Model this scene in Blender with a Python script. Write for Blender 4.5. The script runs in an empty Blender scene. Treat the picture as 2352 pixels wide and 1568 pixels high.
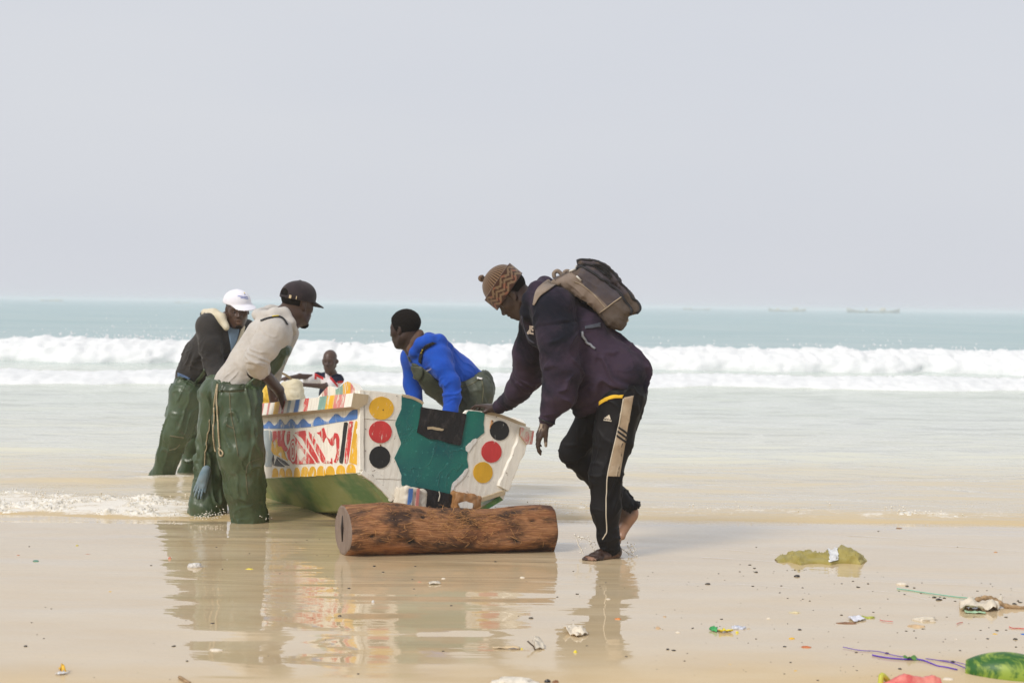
import bpy, bmesh, math, random
import numpy as np
from mathutils import Vector, Matrix
from mathutils.bvhtree import BVHTree

random.seed(7); RNG = np.random.default_rng(7)
SC = bpy.context.scene
COL = SC.collection

# ------------------------------------------------------------------ camera
EYE = np.array([0.0, 0.0, 1.42]); FPX = 3267.0; ROLL = math.radians(0.80); PITCH = math.atan(84 / FPX)
_f = np.array([0, math.cos(PITCH), -math.sin(PITCH)]); _r0 = np.array([1.0, 0, 0]); _u0 = np.cross(_r0, _f)
CR = _r0 * math.cos(ROLL) + _u0 * math.sin(ROLL); CU = np.cross(CR, _f); CF = _f
cam = bpy.data.cameras.new('camera'); cam_o = bpy.data.objects.new('camera', cam); COL.objects.link(cam_o)
cam.lens = 50.0; cam.sensor_width = 36; cam.clip_start = 0.1; cam.clip_end = 30000
cam_o.matrix_world = Matrix(((CR[0], CU[0], -CF[0], EYE[0]), (CR[1], CU[1], -CF[1], EYE[1]), (CR[2], CU[2], -CF[2], EYE[2]), (0, 0, 0, 1)))
cam.dof.use_dof = True; cam.dof.focus_distance = 8.3; cam.dof.aperture_fstop = 3.2
SC.camera = cam_o

# ------------------------------------------------------------------ sky and sun (bright hazy overcast)
SUN_DIR = Vector((-0.60, -0.62, 0.80)).normalized()
SUN_EL = math.asin(SUN_DIR.z); SUN_AZ = math.atan2(SUN_DIR.x, SUN_DIR.y)
W = bpy.data.worlds.new('World'); SC.world = W; W.use_nodes = True
wt = W.node_tree; wt.nodes.clear()
_out = wt.nodes.new('ShaderNodeOutputWorld'); _bg = wt.nodes.new('ShaderNodeBackground')
_sky = wt.nodes.new('ShaderNodeTexSky'); _sky.sky_type = 'NISHITA'; _sky.sun_disc = False
_sky.sun_elevation = SUN_EL; _sky.sun_rotation = SUN_AZ; _sky.dust_density = 6.0; _sky.air_density = 1.0; _sky.ozone_density = 1.5
_mx = wt.nodes.new('ShaderNodeMix'); _mx.data_type = 'RGBA'; _mx.inputs[0].default_value = 0.93
_mx.inputs[7].default_value = (6.95, 7.2, 7.6, 1)          # an even veil of cloud and haze over the sky
_tc = wt.nodes.new('ShaderNodeTexCoord'); _mp = wt.nodes.new('ShaderNodeMapping'); _mp.inputs['Scale'].default_value = (1.2, 1.2, 4.0); wt.links.new(_tc.outputs['Generated'], _mp.inputs[0])
_nz = wt.nodes.new('ShaderNodeTexNoise'); _nz.inputs['Scale'].default_value = 1.6; _nz.inputs['Detail'].default_value = 4; wt.links.new(_mp.outputs[0], _nz.inputs['Vector'])
_cl = wt.nodes.new('ShaderNodeMix'); _cl.data_type = 'RGBA'; _cl.inputs[6].default_value = (6.55, 6.85, 7.6, 1); _cl.inputs[7].default_value = (7.45, 7.6, 7.95, 1)
wt.links.new(_nz.outputs[0], _cl.inputs[0]); wt.links.new(_cl.outputs[2], _mx.inputs[7])
wt.links.new(_sky.outputs[0], _mx.inputs[6]); wt.links.new(_mx.outputs[2], _bg.inputs['Color'])
_bg.inputs['Strength'].default_value = 0.10
wt.links.new(_bg.outputs[0], _out.inputs['Surface'])
sun = bpy.data.lights.new('sun', 'SUN'); sun.energy = 2.4; sun.angle = math.radians(15); sun.color = (1.0, 0.95, 0.88)
sun_o = bpy.data.objects.new('sun', sun); COL.objects.link(sun_o)
sun_o.rotation_euler = SUN_DIR.to_track_quat('Z', 'Y').to_euler()
SC.view_settings.view_transform = 'Standard'; SC.view_settings.look = 'None'
SC.view_settings.exposure = 0.0; SC.view_settings.gamma = 1.0; SC.view_settings.use_curve_mapping = False
SC.render.engine = 'CYCLES'; SC.cycles.use_denoising = True
try: SC.cycles.denoiser = 'OPENIMAGEDENOISE'
except Exception: pass
SC.cycles.max_bounces = 8; SC.cycles.volume_bounces = 1; SC.cycles.caustics_reflective = False; SC.cycles.caustics_refractive = False

# ------------------------------------------------------------------ helpers: placing
def ray(px, py):
    return CF + CR * (px - 1176) / FPX - CU * (py - 784) / FPX
def P(px, py, Y):
    "world point at distance Y (along +Y) seen at a position of the 2352x1568 photograph"
    d = ray(px, py); return EYE + d * (Y / d[1])
def G(px, py, z=0.0):
    "world point on the level z"
    d = ray(px, py); return EYE + d * ((z - EYE[2]) / d[2])
def unit(v):
    v = np.asarray(v, float); return v / np.linalg.norm(v)

# ------------------------------------------------------------------ helpers: noise
def _hash(ix, iy, iz, seed):
    h = (ix.astype(np.int64) * 374761393 + iy.astype(np.int64) * 668265263 + iz.astype(np.int64) * 2147483647 + seed * 974634) & 0xffffffff
    h = ((h ^ (h >> 13)) * 1274126177) & 0xffffffff
    return h ^ (h >> 16)
_G3 = np.array([(1,1,0),(-1,1,0),(1,-1,0),(-1,-1,0),(1,0,1),(-1,0,1),(1,0,-1),(-1,0,-1),(0,1,1),(0,-1,1),(0,1,-1),(0,-1,-1),(1,1,0),(-1,1,0),(0,-1,1),(0,-1,-1)], float)
def pnoise(p, seed=0):
    p = np.asarray(p, float); i = np.floor(p).astype(np.int64); f = p - i
    u = f * f * f * (f * (f * 6 - 15) + 10); r = 0
    for dx in (0, 1):
        wx = u[:, 0] if dx else 1 - u[:, 0]
        for dy in (0, 1):
            wy = u[:, 1] if dy else 1 - u[:, 1]
            for dz in (0, 1):
                wz = u[:, 2] if dz else 1 - u[:, 2]
                g = _G3[_hash(i[:, 0] + dx, i[:, 1] + dy, i[:, 2] + dz, seed) & 15]
                r = r + wx * wy * wz * (g[:, 0] * (f[:, 0] - dx) + g[:, 1] * (f[:, 1] - dy) + g[:, 2] * (f[:, 2] - dz))
    return r
def fbm(p, o=3, seed=0):
    r = 0; a = 1.0
    for k in range(o):
        r = r + a * pnoise(np.asarray(p) * 2 ** k, seed + k); a *= .5
    return r
def sstep(a, b, x):
    t = np.clip((x - a) / (b - a), 0, 1); return t * t * (3 - 2 * t)

# ------------------------------------------------------------------ helpers: signed distance shapes
def rc(a, b, ra, rb=None):
    a = np.asarray(a, float); b = np.asarray(b, float); rb = ra if rb is None else rb
    ba = b - a; L = max(ba @ ba, 1e-12)
    def f(p):
        pa = p - a; h = np.clip(pa @ ba / L, 0, 1)
        d = pa - h[:, None] * ba
        return np.sqrt(np.einsum('ij,ij->i', d, d)) - (ra + (rb - ra) * h)
    return f
def rcs(a, b, ra, rb, n, s):
    "round cone squashed by s along n"
    a = np.asarray(a, float); b = np.asarray(b, float); n = unit(n); k = 1 / s - 1
    g = rc(a, b + k * ((b - a) @ n) * n, ra, rb)
    def f(p):
        return g(p + k * ((p - a) @ n)[:, None] * n) * min(1, s)
    return f
def chain(pts, k=.03):
    "smooth union of round cones through ((x,y,z), r) points"
    s = S()
    for (a, ra), (b, rb) in zip(pts, pts[1:]): s.u(rc(a, b, ra, rb), k)
    return s
def ell(c, r, R=None):
    c = np.asarray(c, float); r = np.asarray(r, float)
    def f(p):
        q = p - c
        if R is not None: q = q @ R.T
        q = q / r; k0 = np.sqrt((q * q).sum(1)) + 1e-9; q = q / r; k1 = np.sqrt((q * q).sum(1)) + 1e-9
        return k0 * (k0 - 1) / k1
    return f
def plane(c, n):
    "inside is behind the plane (opposite n)"
    c = np.asarray(c, float); n = unit(n)
    return lambda p: (p - c) @ n
def rbox(c, h, r=.01, R=None):
    c = np.asarray(c, float); h = np.asarray(h, float) - r
    def f(p):
        q = p - c
        if R is not None: q = q @ R.T
        q = np.abs(q) - h
        return np.linalg.norm(np.maximum(q, 0), axis=1) + np.minimum(q.max(1), 0) - r
    return f
def polyx(pts, Y0, Y1, r=.02):
    "polygon given in world x,z, extruded between two depths, edges rounded by r (polygon is the outer outline)"
    pts = np.asarray(pts, float)
    def f(p):
        x = p[:, 0]; z = p[:, 2]; d = np.full(len(p), 1e9); ins = np.zeros(len(p), bool)
        for (ax, az), (bx, bz) in zip(pts, np.roll(pts, -1, 0)):
            ex, ez = bx - ax, bz - az; wx, wz = x - ax, z - az
            t = np.clip((wx * ex + wz * ez) / (ex * ex + ez * ez + 1e-12), 0, 1)
            d = np.minimum(d, (wx - t * ex) ** 2 + (wz - t * ez) ** 2)
            c = ((az > z) != (bz > z)) & (x < (bx - ax) * (z - az) / (bz - az + 1e-12) + ax)
            ins ^= c
        d = np.sqrt(d); d = np.where(ins, -d, d)
        a = d + r; b = np.abs(p[:, 1] - (Y0 + Y1) / 2) - (Y1 - Y0) / 2 + r
        return np.minimum(np.maximum(a, b), 0) + np.sqrt(np.maximum(a, 0) ** 2 + np.maximum(b, 0) ** 2) - r
    return f
class S:
    def __init__(s, f=None): s.ops = []; s.ops.append(('u', f, 0)) if f else None
    def u(s, f, k=.02): s.ops.append(('u', f, k)); return s
    def sub(s, f, k=.005): s.ops.append(('s', f, k)); return s
    def i(s, f, k=.005): s.ops.append(('i', f, k)); return s
    def __call__(s, p):
        d = None
        for op, f, k in s.ops:
            e = f(p)
            if d is None: d = e; continue
            if op == 'u':
                if k > 0:
                    h = np.maximum(k - np.abs(d - e), 0) / k; d = np.minimum(d, e) - h * h * k * .25
                else: d = np.minimum(d, e)
            else:
                if op == 's': e = -e
                if k > 0:
                    h = np.maximum(k - np.abs(d - e), 0) / k; d = np.maximum(d, e) + h * h * k * .25
                else: d = np.maximum(d, e)
        return d
def off(f, o): return lambda p: f(p) - o

_C8 = np.array([(i, j, k) for i in (0, 1) for j in (0, 1) for k in (0, 1)], np.int64)
_E12 = [(a, b) for a in range(8) for b in range(a + 1, 8) if np.abs(_C8[a] - _C8[b]).sum() == 1]
def nets(f, lo, hi, h, lev=4):
    "sparse surface nets: verts, quads"
    lo = np.asarray(lo, float); hi = np.asarray(hi, float); S0 = h * 2 ** lev
    n = np.ceil((hi - lo) / S0).astype(int) + 1
    g = np.stack(np.meshgrid(*[np.arange(m) for m in n], indexing='ij'), -1).reshape(-1, 3).astype(np.int64)
    s = S0
    for l in range(lev + 1):
        c = lo + (g + .5) * s
        d = f(c); g = g[np.abs(d) < s * (1.35 if l < lev else 1.25)]
        if l < lev:
            g = (g[:, None, :] * 2 + _C8[None]).reshape(-1, 3); s *= .5
    B = 1 << 20
    key = lambda q: ((q[..., 0] + 8) * B + (q[..., 1] + 8)) * B + (q[..., 2] + 8)
    cor = g[:, None, :] + _C8[None]; kc = key(cor)
    uk, inv = np.unique(kc.reshape(-1), return_inverse=True)
    first = np.zeros(len(uk), np.int64); first[inv] = np.arange(len(inv)); up = cor.reshape(-1, 3)[first]
    val = f(lo + up * h); v8 = val[inv].reshape(-1, 8)
    act = (v8.min(1) < 0) & (v8.max(1) >= 0)
    g = g[act]; v8 = v8[act]
    acc = np.zeros((len(g), 3)); cnt = np.zeros(len(g))
    for a, b in _E12:
        m = (v8[:, a] < 0) != (v8[:, b] < 0)
        t = np.where(m, v8[:, a] / np.where(m, v8[:, a] - v8[:, b], 1), 0)
        acc += np.where(m[:, None], _C8[a] + t[:, None] * (_C8[b] - _C8[a]), 0); cnt += m
    V = lo + (g + acc / cnt[:, None]) * h
    kg = key(g); o = np.argsort(kg); ks = kg[o]
    def find(q):
        k = key(q); j = np.clip(np.searchsorted(ks, k), 0, len(ks) - 1)
        return np.where(ks[j] == k, o[j], -1)
    Q = []
    for ax in range(3):
        e = np.zeros(3, np.int64); e[ax] = 1; i1 = int(e @ np.array([4, 2, 1]))
        a, b = v8[:, 0] < 0, v8[:, i1] < 0
        m = a != b; gm = g[m]
        e1 = np.zeros(3, np.int64); e1[(ax + 1) % 3] = 1; e2 = np.zeros(3, np.int64); e2[(ax + 2) % 3] = 1
        q = np.stack([find(gm - e1 - e2), find(gm - e2), find(gm), find(gm - e1)], 1)
        q = np.where(a[m][:, None], q, q[:, ::-1]); Q.append(q[(q >= 0).all(1)])
    return V, np.concatenate(Q)
def vnormals(V, Q):
    a = np.cross(V[Q[:, 2]] - V[Q[:, 0]], V[Q[:, 3]] - V[Q[:, 1]]); N = np.zeros_like(V)
    for k in range(4): np.add.at(N, Q[:, k], a)
    return N / (np.linalg.norm(N, axis=1)[:, None] + 1e-12)
def relax(V, Q, it=1, w=.5):
    for _ in range(it):
        A = np.zeros_like(V); c = np.zeros(len(V))
        for k in range(4):
            np.add.at(A, Q[:, k], V[Q[:, (k + 1) % 4]] + V[Q[:, (k + 3) % 4]]); np.add.at(c, Q[:, k], 2)
        V = V * (1 - w) + w * A / np.maximum(c, 1)[:, None]
    return V
def largest(V, Q):
    "only the largest connected piece"
    lab = np.arange(len(V))
    while True:
        m = lab[Q].min(1); new = lab.copy()
        for k in range(4): np.minimum.at(new, Q[:, k], m)
        new = new[new]
        if (new == lab).all(): break
        lab = new
    u, c = np.unique(lab, return_counts=True); keep = lab == u[c.argmax()]; idx = np.cumsum(keep) - 1
    return V[keep], idx[Q[keep[Q[:, 0]]]]
def aniso(V, along, wa, wc, seed):
    "noise with its own wavelength along one direction and across it"
    al = unit(along); t = V @ al; rest = V - t[:, None] * al
    return pnoise(rest / wc + t[:, None] * al / wa, seed)
def crease(n, p=2.0):
    "sharp furrows out of a noise"
    return -(np.clip(1 - np.abs(n) * 3.2, 0, 1) ** p)

# ------------------------------------------------------------------ helpers: objects
def tag(o, label=None, cat=None, group=None, kind=None):
    if label: o['label'] = label
    if cat: o['category'] = cat
    if group: o['group'] = group
    if kind: o['kind'] = kind
    return o
def empty(name, loc, label, cat, group=None):
    o = bpy.data.objects.new(name, None); o.location = tuple(loc); o.empty_display_size = .1; COL.objects.link(o)
    return tag(o, label, cat, group)
def mesh(name, V, F, m, parent=None, smooth=True, local=False, col=None, attrs=None, mats=None, fm=None):
    """links a mesh object; V is in world coordinates (parents are never rotated unless local=True, where V is in the parent's frame)"""
    V = np.asarray(V, float); org = np.zeros(3)
    if parent is not None and not local:
        q = parent
        while q is not None: org = org + np.array(q.location); q = q.parent
    me = bpy.data.meshes.new(name); me.from_pydata((V - org).tolist(), [], F.tolist() if hasattr(F, 'tolist') else F)
    for mm in (mats or [m]): me.materials.append(mm)
    if smooth: me.polygons.foreach_set('use_smooth', [True] * len(me.polygons))
    if fm is not None: me.polygons.foreach_set('material_index', list(map(int, fm)))
    if col is not None:
        at = me.color_attributes.new('Col', 'FLOAT_COLOR', 'POINT')
        at.data.foreach_set('color', np.concatenate([col, np.ones((len(V), 1))], 1).astype(np.float32).ravel())
    for k, a in (attrs or {}).items():
        at = me.attributes.new(k, 'FLOAT', 'POINT'); at.data.foreach_set('value', np.asarray(a, np.float32))
    me.update()
    o = bpy.data.objects.new(name, me); COL.objects.link(o)
    if parent is not None: o.parent = parent
    return o
def free_top(V, m, name, label, cat, F, group=None, **kw):
    "a single-mesh thing with its origin at the foot of its shape"
    V = np.asarray(V, float); c = (V.min(0) + V.max(0)) / 2; c[2] = V[:, 2].min()
    o = mesh(name, V - c, F, m, **kw); o.location = tuple(c)
    return tag(o, label, cat, group)
def tube(pts, r, n=6, cap=True):
    "verts, faces of a tube along points; r a number or one per point"
    pts = np.asarray(pts, float); m = len(pts); r = np.full(m, r) if np.isscalar(r) else np.asarray(r, float)
    T = np.gradient(pts, axis=0); T /= np.linalg.norm(T, axis=1)[:, None] + 1e-12
    ref = np.array([0, 0, 1.0]) if abs(T[0][2]) < .9 else np.array([1.0, 0, 0]); V = []
    for i in range(m):
        s = unit(np.cross(T[i], ref)); ref = unit(np.cross(s, T[i])); 
        for k in range(n):
            a = 2 * math.pi * k / n; V.append(pts[i] + r[i] * (s * math.cos(a) + ref * math.sin(a)))
    F = [[i * n + k, i * n + (k + 1) % n, (i + 1) * n + (k + 1) % n, (i + 1) * n + k] for i in range(m - 1) for k in range(n)]
    if cap: F += [list(range(n))[::-1], [(m - 1) * n + k for k in range(n)]]
    return np.array(V), F
def join(parts):
    V = []; F = []; o = 0
    for v, f in parts:
        V.append(np.asarray(v)); F += [[i + o for i in q] for q in f]; o += len(v)
    return np.concatenate(V), F
def smoothline(pts, n=40):
    "Catmull-Rom through points"
    p = np.asarray(pts, float); p = np.vstack([2 * p[0] - p[1], p, 2 * p[-1] - p[-2]]); out = []
    m = len(p) - 3
    for t in np.linspace(0, m - 1e-6, n):
        i = int(t); u = t - i; a, b, c, d = p[i:i + 4]
        out.append(.5 * ((2 * b) + (-a + c) * u + (2 * a - 5 * b + 4 * c - d) * u * u + (-a + 3 * b - 3 * c + d) * u ** 3))
    return np.array(out)
def gridquads(nr, nc):
    return [[r * nc + c, r * nc + c + 1, (r + 1) * nc + c + 1, (r + 1) * nc + c] for r in range(nr - 1) for c in range(nc - 1)]
class Cloth:
    "a built surface on which patches, seams and straps can be laid"
    def __init__(s, V, Q): s.V, s.Q = V, Q; s.t = BVHTree.FromPolygons([tuple(v) for v in V], [tuple(q) for q in Q])
    def hit(s, px, py, off=.003):
        d = Vector(ray(px, py)).normalized(); h = s.t.ray_cast(Vector(EYE), d)
        if h[0] is None: h = s.t.find_nearest(Vector(P(px, py, s.V[:, 1].mean())))
        n = Vector(h[1])
        if n.dot(d) > 0: n = -n
        return np.array(h[0] + n * off)
    def near(s, p, off=.003):
        h = s.t.find_nearest(Vector(p)); q = np.array(h[0]); n = np.array(h[1])
        return q + n * off
def lay(cloths, left, right, nr=24, nc=6, off=.003, th=.004):
    "a strip between two drawn edges, laid on the nearest of the surfaces, with thickness: verts, faces"
    L = smoothline(left, nr) if len(left) > 2 else np.linspace(left[0], left[1], nr)
    R = smoothline(right, nr) if len(right) > 2 else np.linspace(right[0], right[1], nr)
    top = []
    for l, r in zip(L, R):
        for t in np.linspace(0, 1, nc):
            q = l + (r - l) * t; hs = [c.hit(q[0], q[1], off) for c in cloths]
            top.append(min(hs, key=lambda h: np.linalg.norm(h - EYE)))
    top = np.array(top); F = gridquads(nr, nc)
    back = top + (top - EYE) / np.linalg.norm(top - EYE, axis=1)[:, None] * th
    m = len(top); F2 = [q[::-1] for q in [[i + m for i in q] for q in F]]
    rim = [r * nc for r in range(nr)] + [(nr - 1) * nc + c for c in range(1, nc)] + [r * nc + nc - 1 for r in range(nr - 2, -1, -1)] + list(range(nc - 2, 0, -1))
    F3 = [[a, b, b + m, a + m] for a, b in zip(rim, rim[1:] + rim[:1])]
    return np.vstack([top, back]), F + F2 + F3
def hull_col(c): return np.asarray(c, float)

# ------------------------------------------------------------------ helpers: materials
class M:
    def __init__(s, name, base=(.5, .5, .5), rough=.6, spec=.5, **kw):
        s.m = bpy.data.materials.new(name); s.m.use_nodes = True; s.t = s.m.node_tree
        s.b = s.t.nodes['Principled BSDF']; s.set('Base Color', (*base, 1)); s.set('Roughness', rough); s.set('Specular IOR Level', spec)
        for k, v in kw.items(): s.set(k.replace('_', ' '), v)
    def set(s, k, v):
        i = s.b.inputs[k]
        if isinstance(v, bpy.types.NodeSocket): s.t.links.new(v, i)
        else: i.default_value = v
        return s
    def n(s, typ, out=0, **kw):
        nd = s.t.nodes.new('ShaderNode' + typ)
        for k, v in kw.items():
            if k.startswith('_'): setattr(nd, k[1:], v); continue
            k2 = int(k[1:]) if k[0] == 'i' and k[1:].isdigit() else k.replace('_', ' ')
            i = nd.inputs[k2]
            if isinstance(v, bpy.types.NodeSocket): s.t.links.new(v, i)
            else: i.default_value = v
        return nd.outputs[out]
    def co(s, scale=(1, 1, 1), kind='Object'):
        c = s.t.nodes.new('ShaderNodeTexCoord').outputs[kind]
        return s.n('Mapping', Vector=c, Scale=scale)
    def geo(s, out='Position'): return s.t.nodes.new('ShaderNodeNewGeometry').outputs[out]
    def noise(s, sc, v=None, det=4, rough=.55, dist=0):
        return s.n('TexNoise', Vector=v if v is not None else s.co(), Scale=sc, Detail=det, Roughness=rough, Distortion=dist)
    def ramp(s, f, *stops):
        nd = s.t.nodes.new('ShaderNodeValToRGB'); s.t.links.new(f, nd.inputs[0]); e = nd.color_ramp.elements
        while len(e) < len(stops): e.new(.5)
        for el, (p, c) in zip(e, stops):
            el.position = p; el.color = (c, c, c, 1) if np.isscalar(c) else (*c, 1)
        return nd.outputs[0]
    def mix(s, f, a, b, mode='MIX'):
        nd = s.t.nodes.new('ShaderNodeMix'); nd.data_type = 'RGBA'; nd.blend_type = mode
        for i, v in ((0, f), (6, a), (7, b)):
            if isinstance(v, bpy.types.NodeSocket): s.t.links.new(v, nd.inputs[i])
            else: nd.inputs[i].default_value = v if i == 0 else (*v, 1)
        return nd.outputs[2]
    def math(s, op, a, b=0.0, c=0.0):
        nd = s.t.nodes.new('ShaderNodeMath'); nd.operation = op
        for i, v in enumerate((a, b, c)):
            if isinstance(v, bpy.types.NodeSocket): s.t.links.new(v, nd.inputs[i])
            else: nd.inputs[i].default_value = v
        return nd.outputs[0]
    def attr(s, name, out='Color'):
        nd = s.t.nodes.new('ShaderNodeAttribute'); nd.attribute_name = name; return nd.outputs[out]
    def bump(s, h, st=.3, d=.01, nrm=None):
        nd = s.t.nodes.new('ShaderNodeBump'); nd.inputs['Strength'].default_value = st; nd.inputs['Distance'].default_value = d
        s.t.links.new(h, nd.inputs['Height'])
        if nrm is not None: s.t.links.new(nrm, nd.inputs['Normal'])
        s.t.links.new(nd.outputs[0], s.b.inputs['Normal']); return nd.outputs[0]
    def __call__(s): return s.m
def simple(name, base, rough=.6, var=.25, sc=30, spec=.4, bump=.2, bd=.003):
    "a plain material with mottled colour and a fine relief"
    a = M(name, base, rough, spec); n = a.noise(sc, det=5)
    a.set('Base Color', a.mix(a.ramp(n, (.3, 0), (.7, 1)), [c * (1 - var) for c in base], [min(1, c * (1 + var)) for c in base]))
    a.bump(a.noise(sc * 4, det=3), bump, bd); return a.m
# ================================================================== SETTING
# ---- wet sand
def sand_z(x, y):
    z = np.where(y > 9.0, -0.035 * (y - 9.0), 0.0)
    z = z + 0.006 * pnoise(np.stack([x / 1.9, y / .8, 0 * x], 1), 5) + 0.0030 * pnoise(np.stack([x / .55, y / .17, 0 * x + 4], 1), 6) + .0042 * pnoise(np.stack([x / 1.1, y / .36, 0 * x + 9], 1), 7)
    z = np.where(np.abs(y - 8.1) + 0 * x < .3, z * .4, z)
    return np.maximum(z, -2.5)
def sheet(xs, ys, fz):
    X, Y = np.meshgrid(xs, ys); x = X.ravel(); y = Y.ravel()
    return np.stack([x, y, fz(x, y)], 1), gridquads(len(ys), len(xs))
def sym(a): return np.unique(np.concatenate([-np.asarray(a), np.asarray(a)]))
sa = M('wet_sand_material', (.5, .36, .19), .85, .25)
pos = sa.geo()
sx = sa.n('SeparateXYZ', Vector=pos); sy = sx.node.outputs['Y']; sxx = sx.node.outputs['X']
g1 = sa.noise(900, pos, 2); g2 = sa.noise(2.2, sa.n('Mapping', Vector=pos, Scale=(.5, 1.4, 1)), 5); g3 = sa.noise(60, pos, 3)
cc = sa.mix(sa.ramp(g2, (.3, 0), (.72, 1)), (.60, .45, .255), (.66, .53, .345))
cc = sa.mix(sa.math('MULTIPLY', sa.ramp(g1, (.35, 0), (.65, 1)), .25), cc, (.36, .25, .13))
sa.set('Base Color', cc)
# the film of water: thick where the last wave ran out, gone on the drier sand close to the camera
edge = sa.math('ADD', sy, sa.math('MULTIPLY', sa.math('SUBTRACT', sa.noise(.9, pos, 3), .5), 1.3))
dry = sa.ramp(sa.math('MULTIPLY_ADD', sxx, .2, .5), (.25, .0), (.62, .42))
wet = sa.ramp(sa.math('MULTIPLY', sa.math('SUBTRACT', edge, dry), .1), (.500, .15), (.550, 1.0))
sa.set('Coat Weight', wet); sa.set('Coat IOR', 1.92)
sa.set('Coat Roughness', sa.math('MULTIPLY_ADD', wet, -.235, .26))
rp = sa.n('Mapping', Vector=pos, Scale=(.42, 2.6, 1)); rp2 = sa.n('Mapping', Vector=pos, Scale=(1.3, 9.0, 1))
h = sa.math('ADD', sa.math('MULTIPLY', sa.noise(1.15, rp, 3, .5, .6), 1.0), sa.math('MULTIPLY', sa.noise(1.5, rp2, 2, .5, .4), .06))
# livelier film around the boat and the two men
mask = sa.math('MULTIPLY', sa.ramp(sa.math('MULTIPLY_ADD', sxx, .1, .5), (.24, .25), (.36, 1), (.50, 1), (.60, .25)), sa.ramp(sa.math('MULTIPLY', sy, .1), (.6, .35), (.75, 1)))
bn = sa.t.nodes.new('ShaderNodeBump'); bn.inputs['Distance'].default_value = .016
sa.t.links.new(h, bn.inputs['Height']); sa.t.links.new(sa.math('MULTIPLY_ADD', mask, .75, .20), bn.inputs['Strength'])
sa.t.links.new(bn.outputs[0], sa.b.inputs['Coat Normal'])
sa.bump(g1, .25, .002)
V, F = sheet(np.unique(np.concatenate([sym(np.arange(0, 5, .06)), sym(np.geomspace(5, 400, 26))])),
             np.concatenate([-np.geomspace(300, 1, 20), np.arange(0, 5.2, .3), np.arange(5.2, 11, .045), np.geomspace(11, 60, 30)]), sand_z)
tag(mesh('sand', V, F, sa.m), kind='structure')

# ---- sea
def front(x):
    "where the last run of water ends on the sand"
    p = np.stack([x / 1.6, 0 * x, 0 * x], 1)
    return 9.42 + .16 * pnoise(p, 11) + .05 * pnoise(p * 4, 12) + .25 * sstep(-.3, .6, x) - .12 * np.exp(-((x + 1.7) / .8) ** 2)
OUT_Y, IN_Y = 32.3, 24.6
def in_y(x): return IN_Y + 1.9 * sstep(-9, 8, x) + .7 * pnoise(np.stack([x / 5, 0 * x, 0 * x], 1), 21)
def out_y(x): return OUT_Y + .7 * pnoise(np.stack([x / 6, 0 * x, 0 * x], 1), 22)
def sea_z(x, y):
    e = y - front(x)
    z = .020 * sstep(0, .25, e) - .05 * sstep(.05, -.25, e)
    pw = np.stack([x / 1.5, y / .45, 0 * x], 1)
    z = z + sstep(9.5, 11, y) * (.022 * pnoise(pw, 31) + .014 * pnoise(pw * 2.3, 32)) * sstep(60, 20, y)
    ps = np.stack([x / 26, y / 5.0, 0 * x], 1)
    z = z + sstep(34, 46, y) * (.16 * pnoise(ps, 33) + .07 * pnoise(ps * 2.1, 34)) * np.minimum(1, 260 / np.maximum(y, 1))
    z = z + .09 * np.exp(-((y - in_y(x) - 1.6) / 1.5) ** 2) + .38 * np.exp(-((y - out_y(x) - 1.9) / 1.9) ** 2)
    # the little bore that curls round the men's legs
    z = z + .030 * np.exp(-((y - 11.2 + .35 * np.sin(x * 1.3)) / .16) ** 2) * sstep(-1.0, -2.2, x) * sstep(-4.6, -3.2, x)
    return z
se = M('sea_water_material', (.3, .4, .4), .1, .5); se.set('IOR', 1.33)
pos = se.geo(); sp = se.n('SeparateXYZ', Vector=pos).node; Yo = sp.outputs['Y']
yy = se.math('ADD', Yo, se.math('MULTIPLY', se.math('SUBTRACT', se.noise(.35, se.n('Mapping', Vector=pos, Scale=(.3, 1, 1)), 4), .5), se.math('MULTIPLY_ADD', Yo, .35, -1.5)))
lg = se.math('LOGARITHM', se.math('MAXIMUM', yy, 5.0), 10.0)       # log10 of the distance from the beach: turbid near, turquoise far
col = se.ramp(se.math('MULTIPLY_ADD', lg, .5, -.4), (.083, (.56, .42, .22)), (.125, (.60, .49, .31)), (.16, (.67, .645, .50)), (.24, (.63, .66, .56)), (.31, (.58, .63, .52)), (.36, (.36, .47, .46)), (.46, (.30, .43, .43)), (.70, (.26, .41, .42)), (1, (.24, .40, .42)))
st = se.noise(1.0, se.n('Mapping', Vector=pos, Scale=(.05, .45, 1)), 5, .6)
col = se.mix(se.math('MULTIPLY', se.ramp(st, (.42, 0), (.66, 1)), .32), col, (.66, .68, .64))
ee = se.attr('e', 'Fac'); fm_ = se.attr('fm', 'Fac')
fn1 = se.noise(5.5, se.n('Mapping', Vector=pos, Scale=(.7, 1.5, 1)), 6, .68, .8); fn2 = se.noise(38, se.n('Mapping', Vector=pos, Scale=(.8, 1.4, 1)), 4, .7, .5)
lace = se.ramp(se.math('ADD', se.math('ADD', se.math('MULTIPLY', fn1, .75), se.math('MULTIPLY', fn2, .45)), se.math('MULTIPLY', fm_, .42)), (.82, 0), (1.0, 1))
lace = se.math('MULTIPLY', lace, se.ramp(fm_, (.02, 0), (.2, 1)))
col = se.mix(se.math('MULTIPLY', lace, .85), col, (.84, .81, .75))
se.set('Base Color', col)
se.set('Roughness', se.math('MAXIMUM', se.ramp(se.math('MULTIPLY_ADD', lg, .5, -.4), (.08, .05), (.2, .10), (.5, .32)), se.math('MULTIPLY', lace, .6)))
w1 = se.noise(1.0, se.n('Mapping', Vector=pos, Scale=(.9, 3.4, 1)), 4, .55, .3)
w2 = se.noise(1.0, se.n('Mapping', Vector=pos, Scale=(.16, 1.0, 1)), 4, .6, .3)
w3 = se.noise(1.0, se.n('Mapping', Vector=pos, Scale=(2.2, 7.5, 1)), 3, .5, .3)
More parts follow.
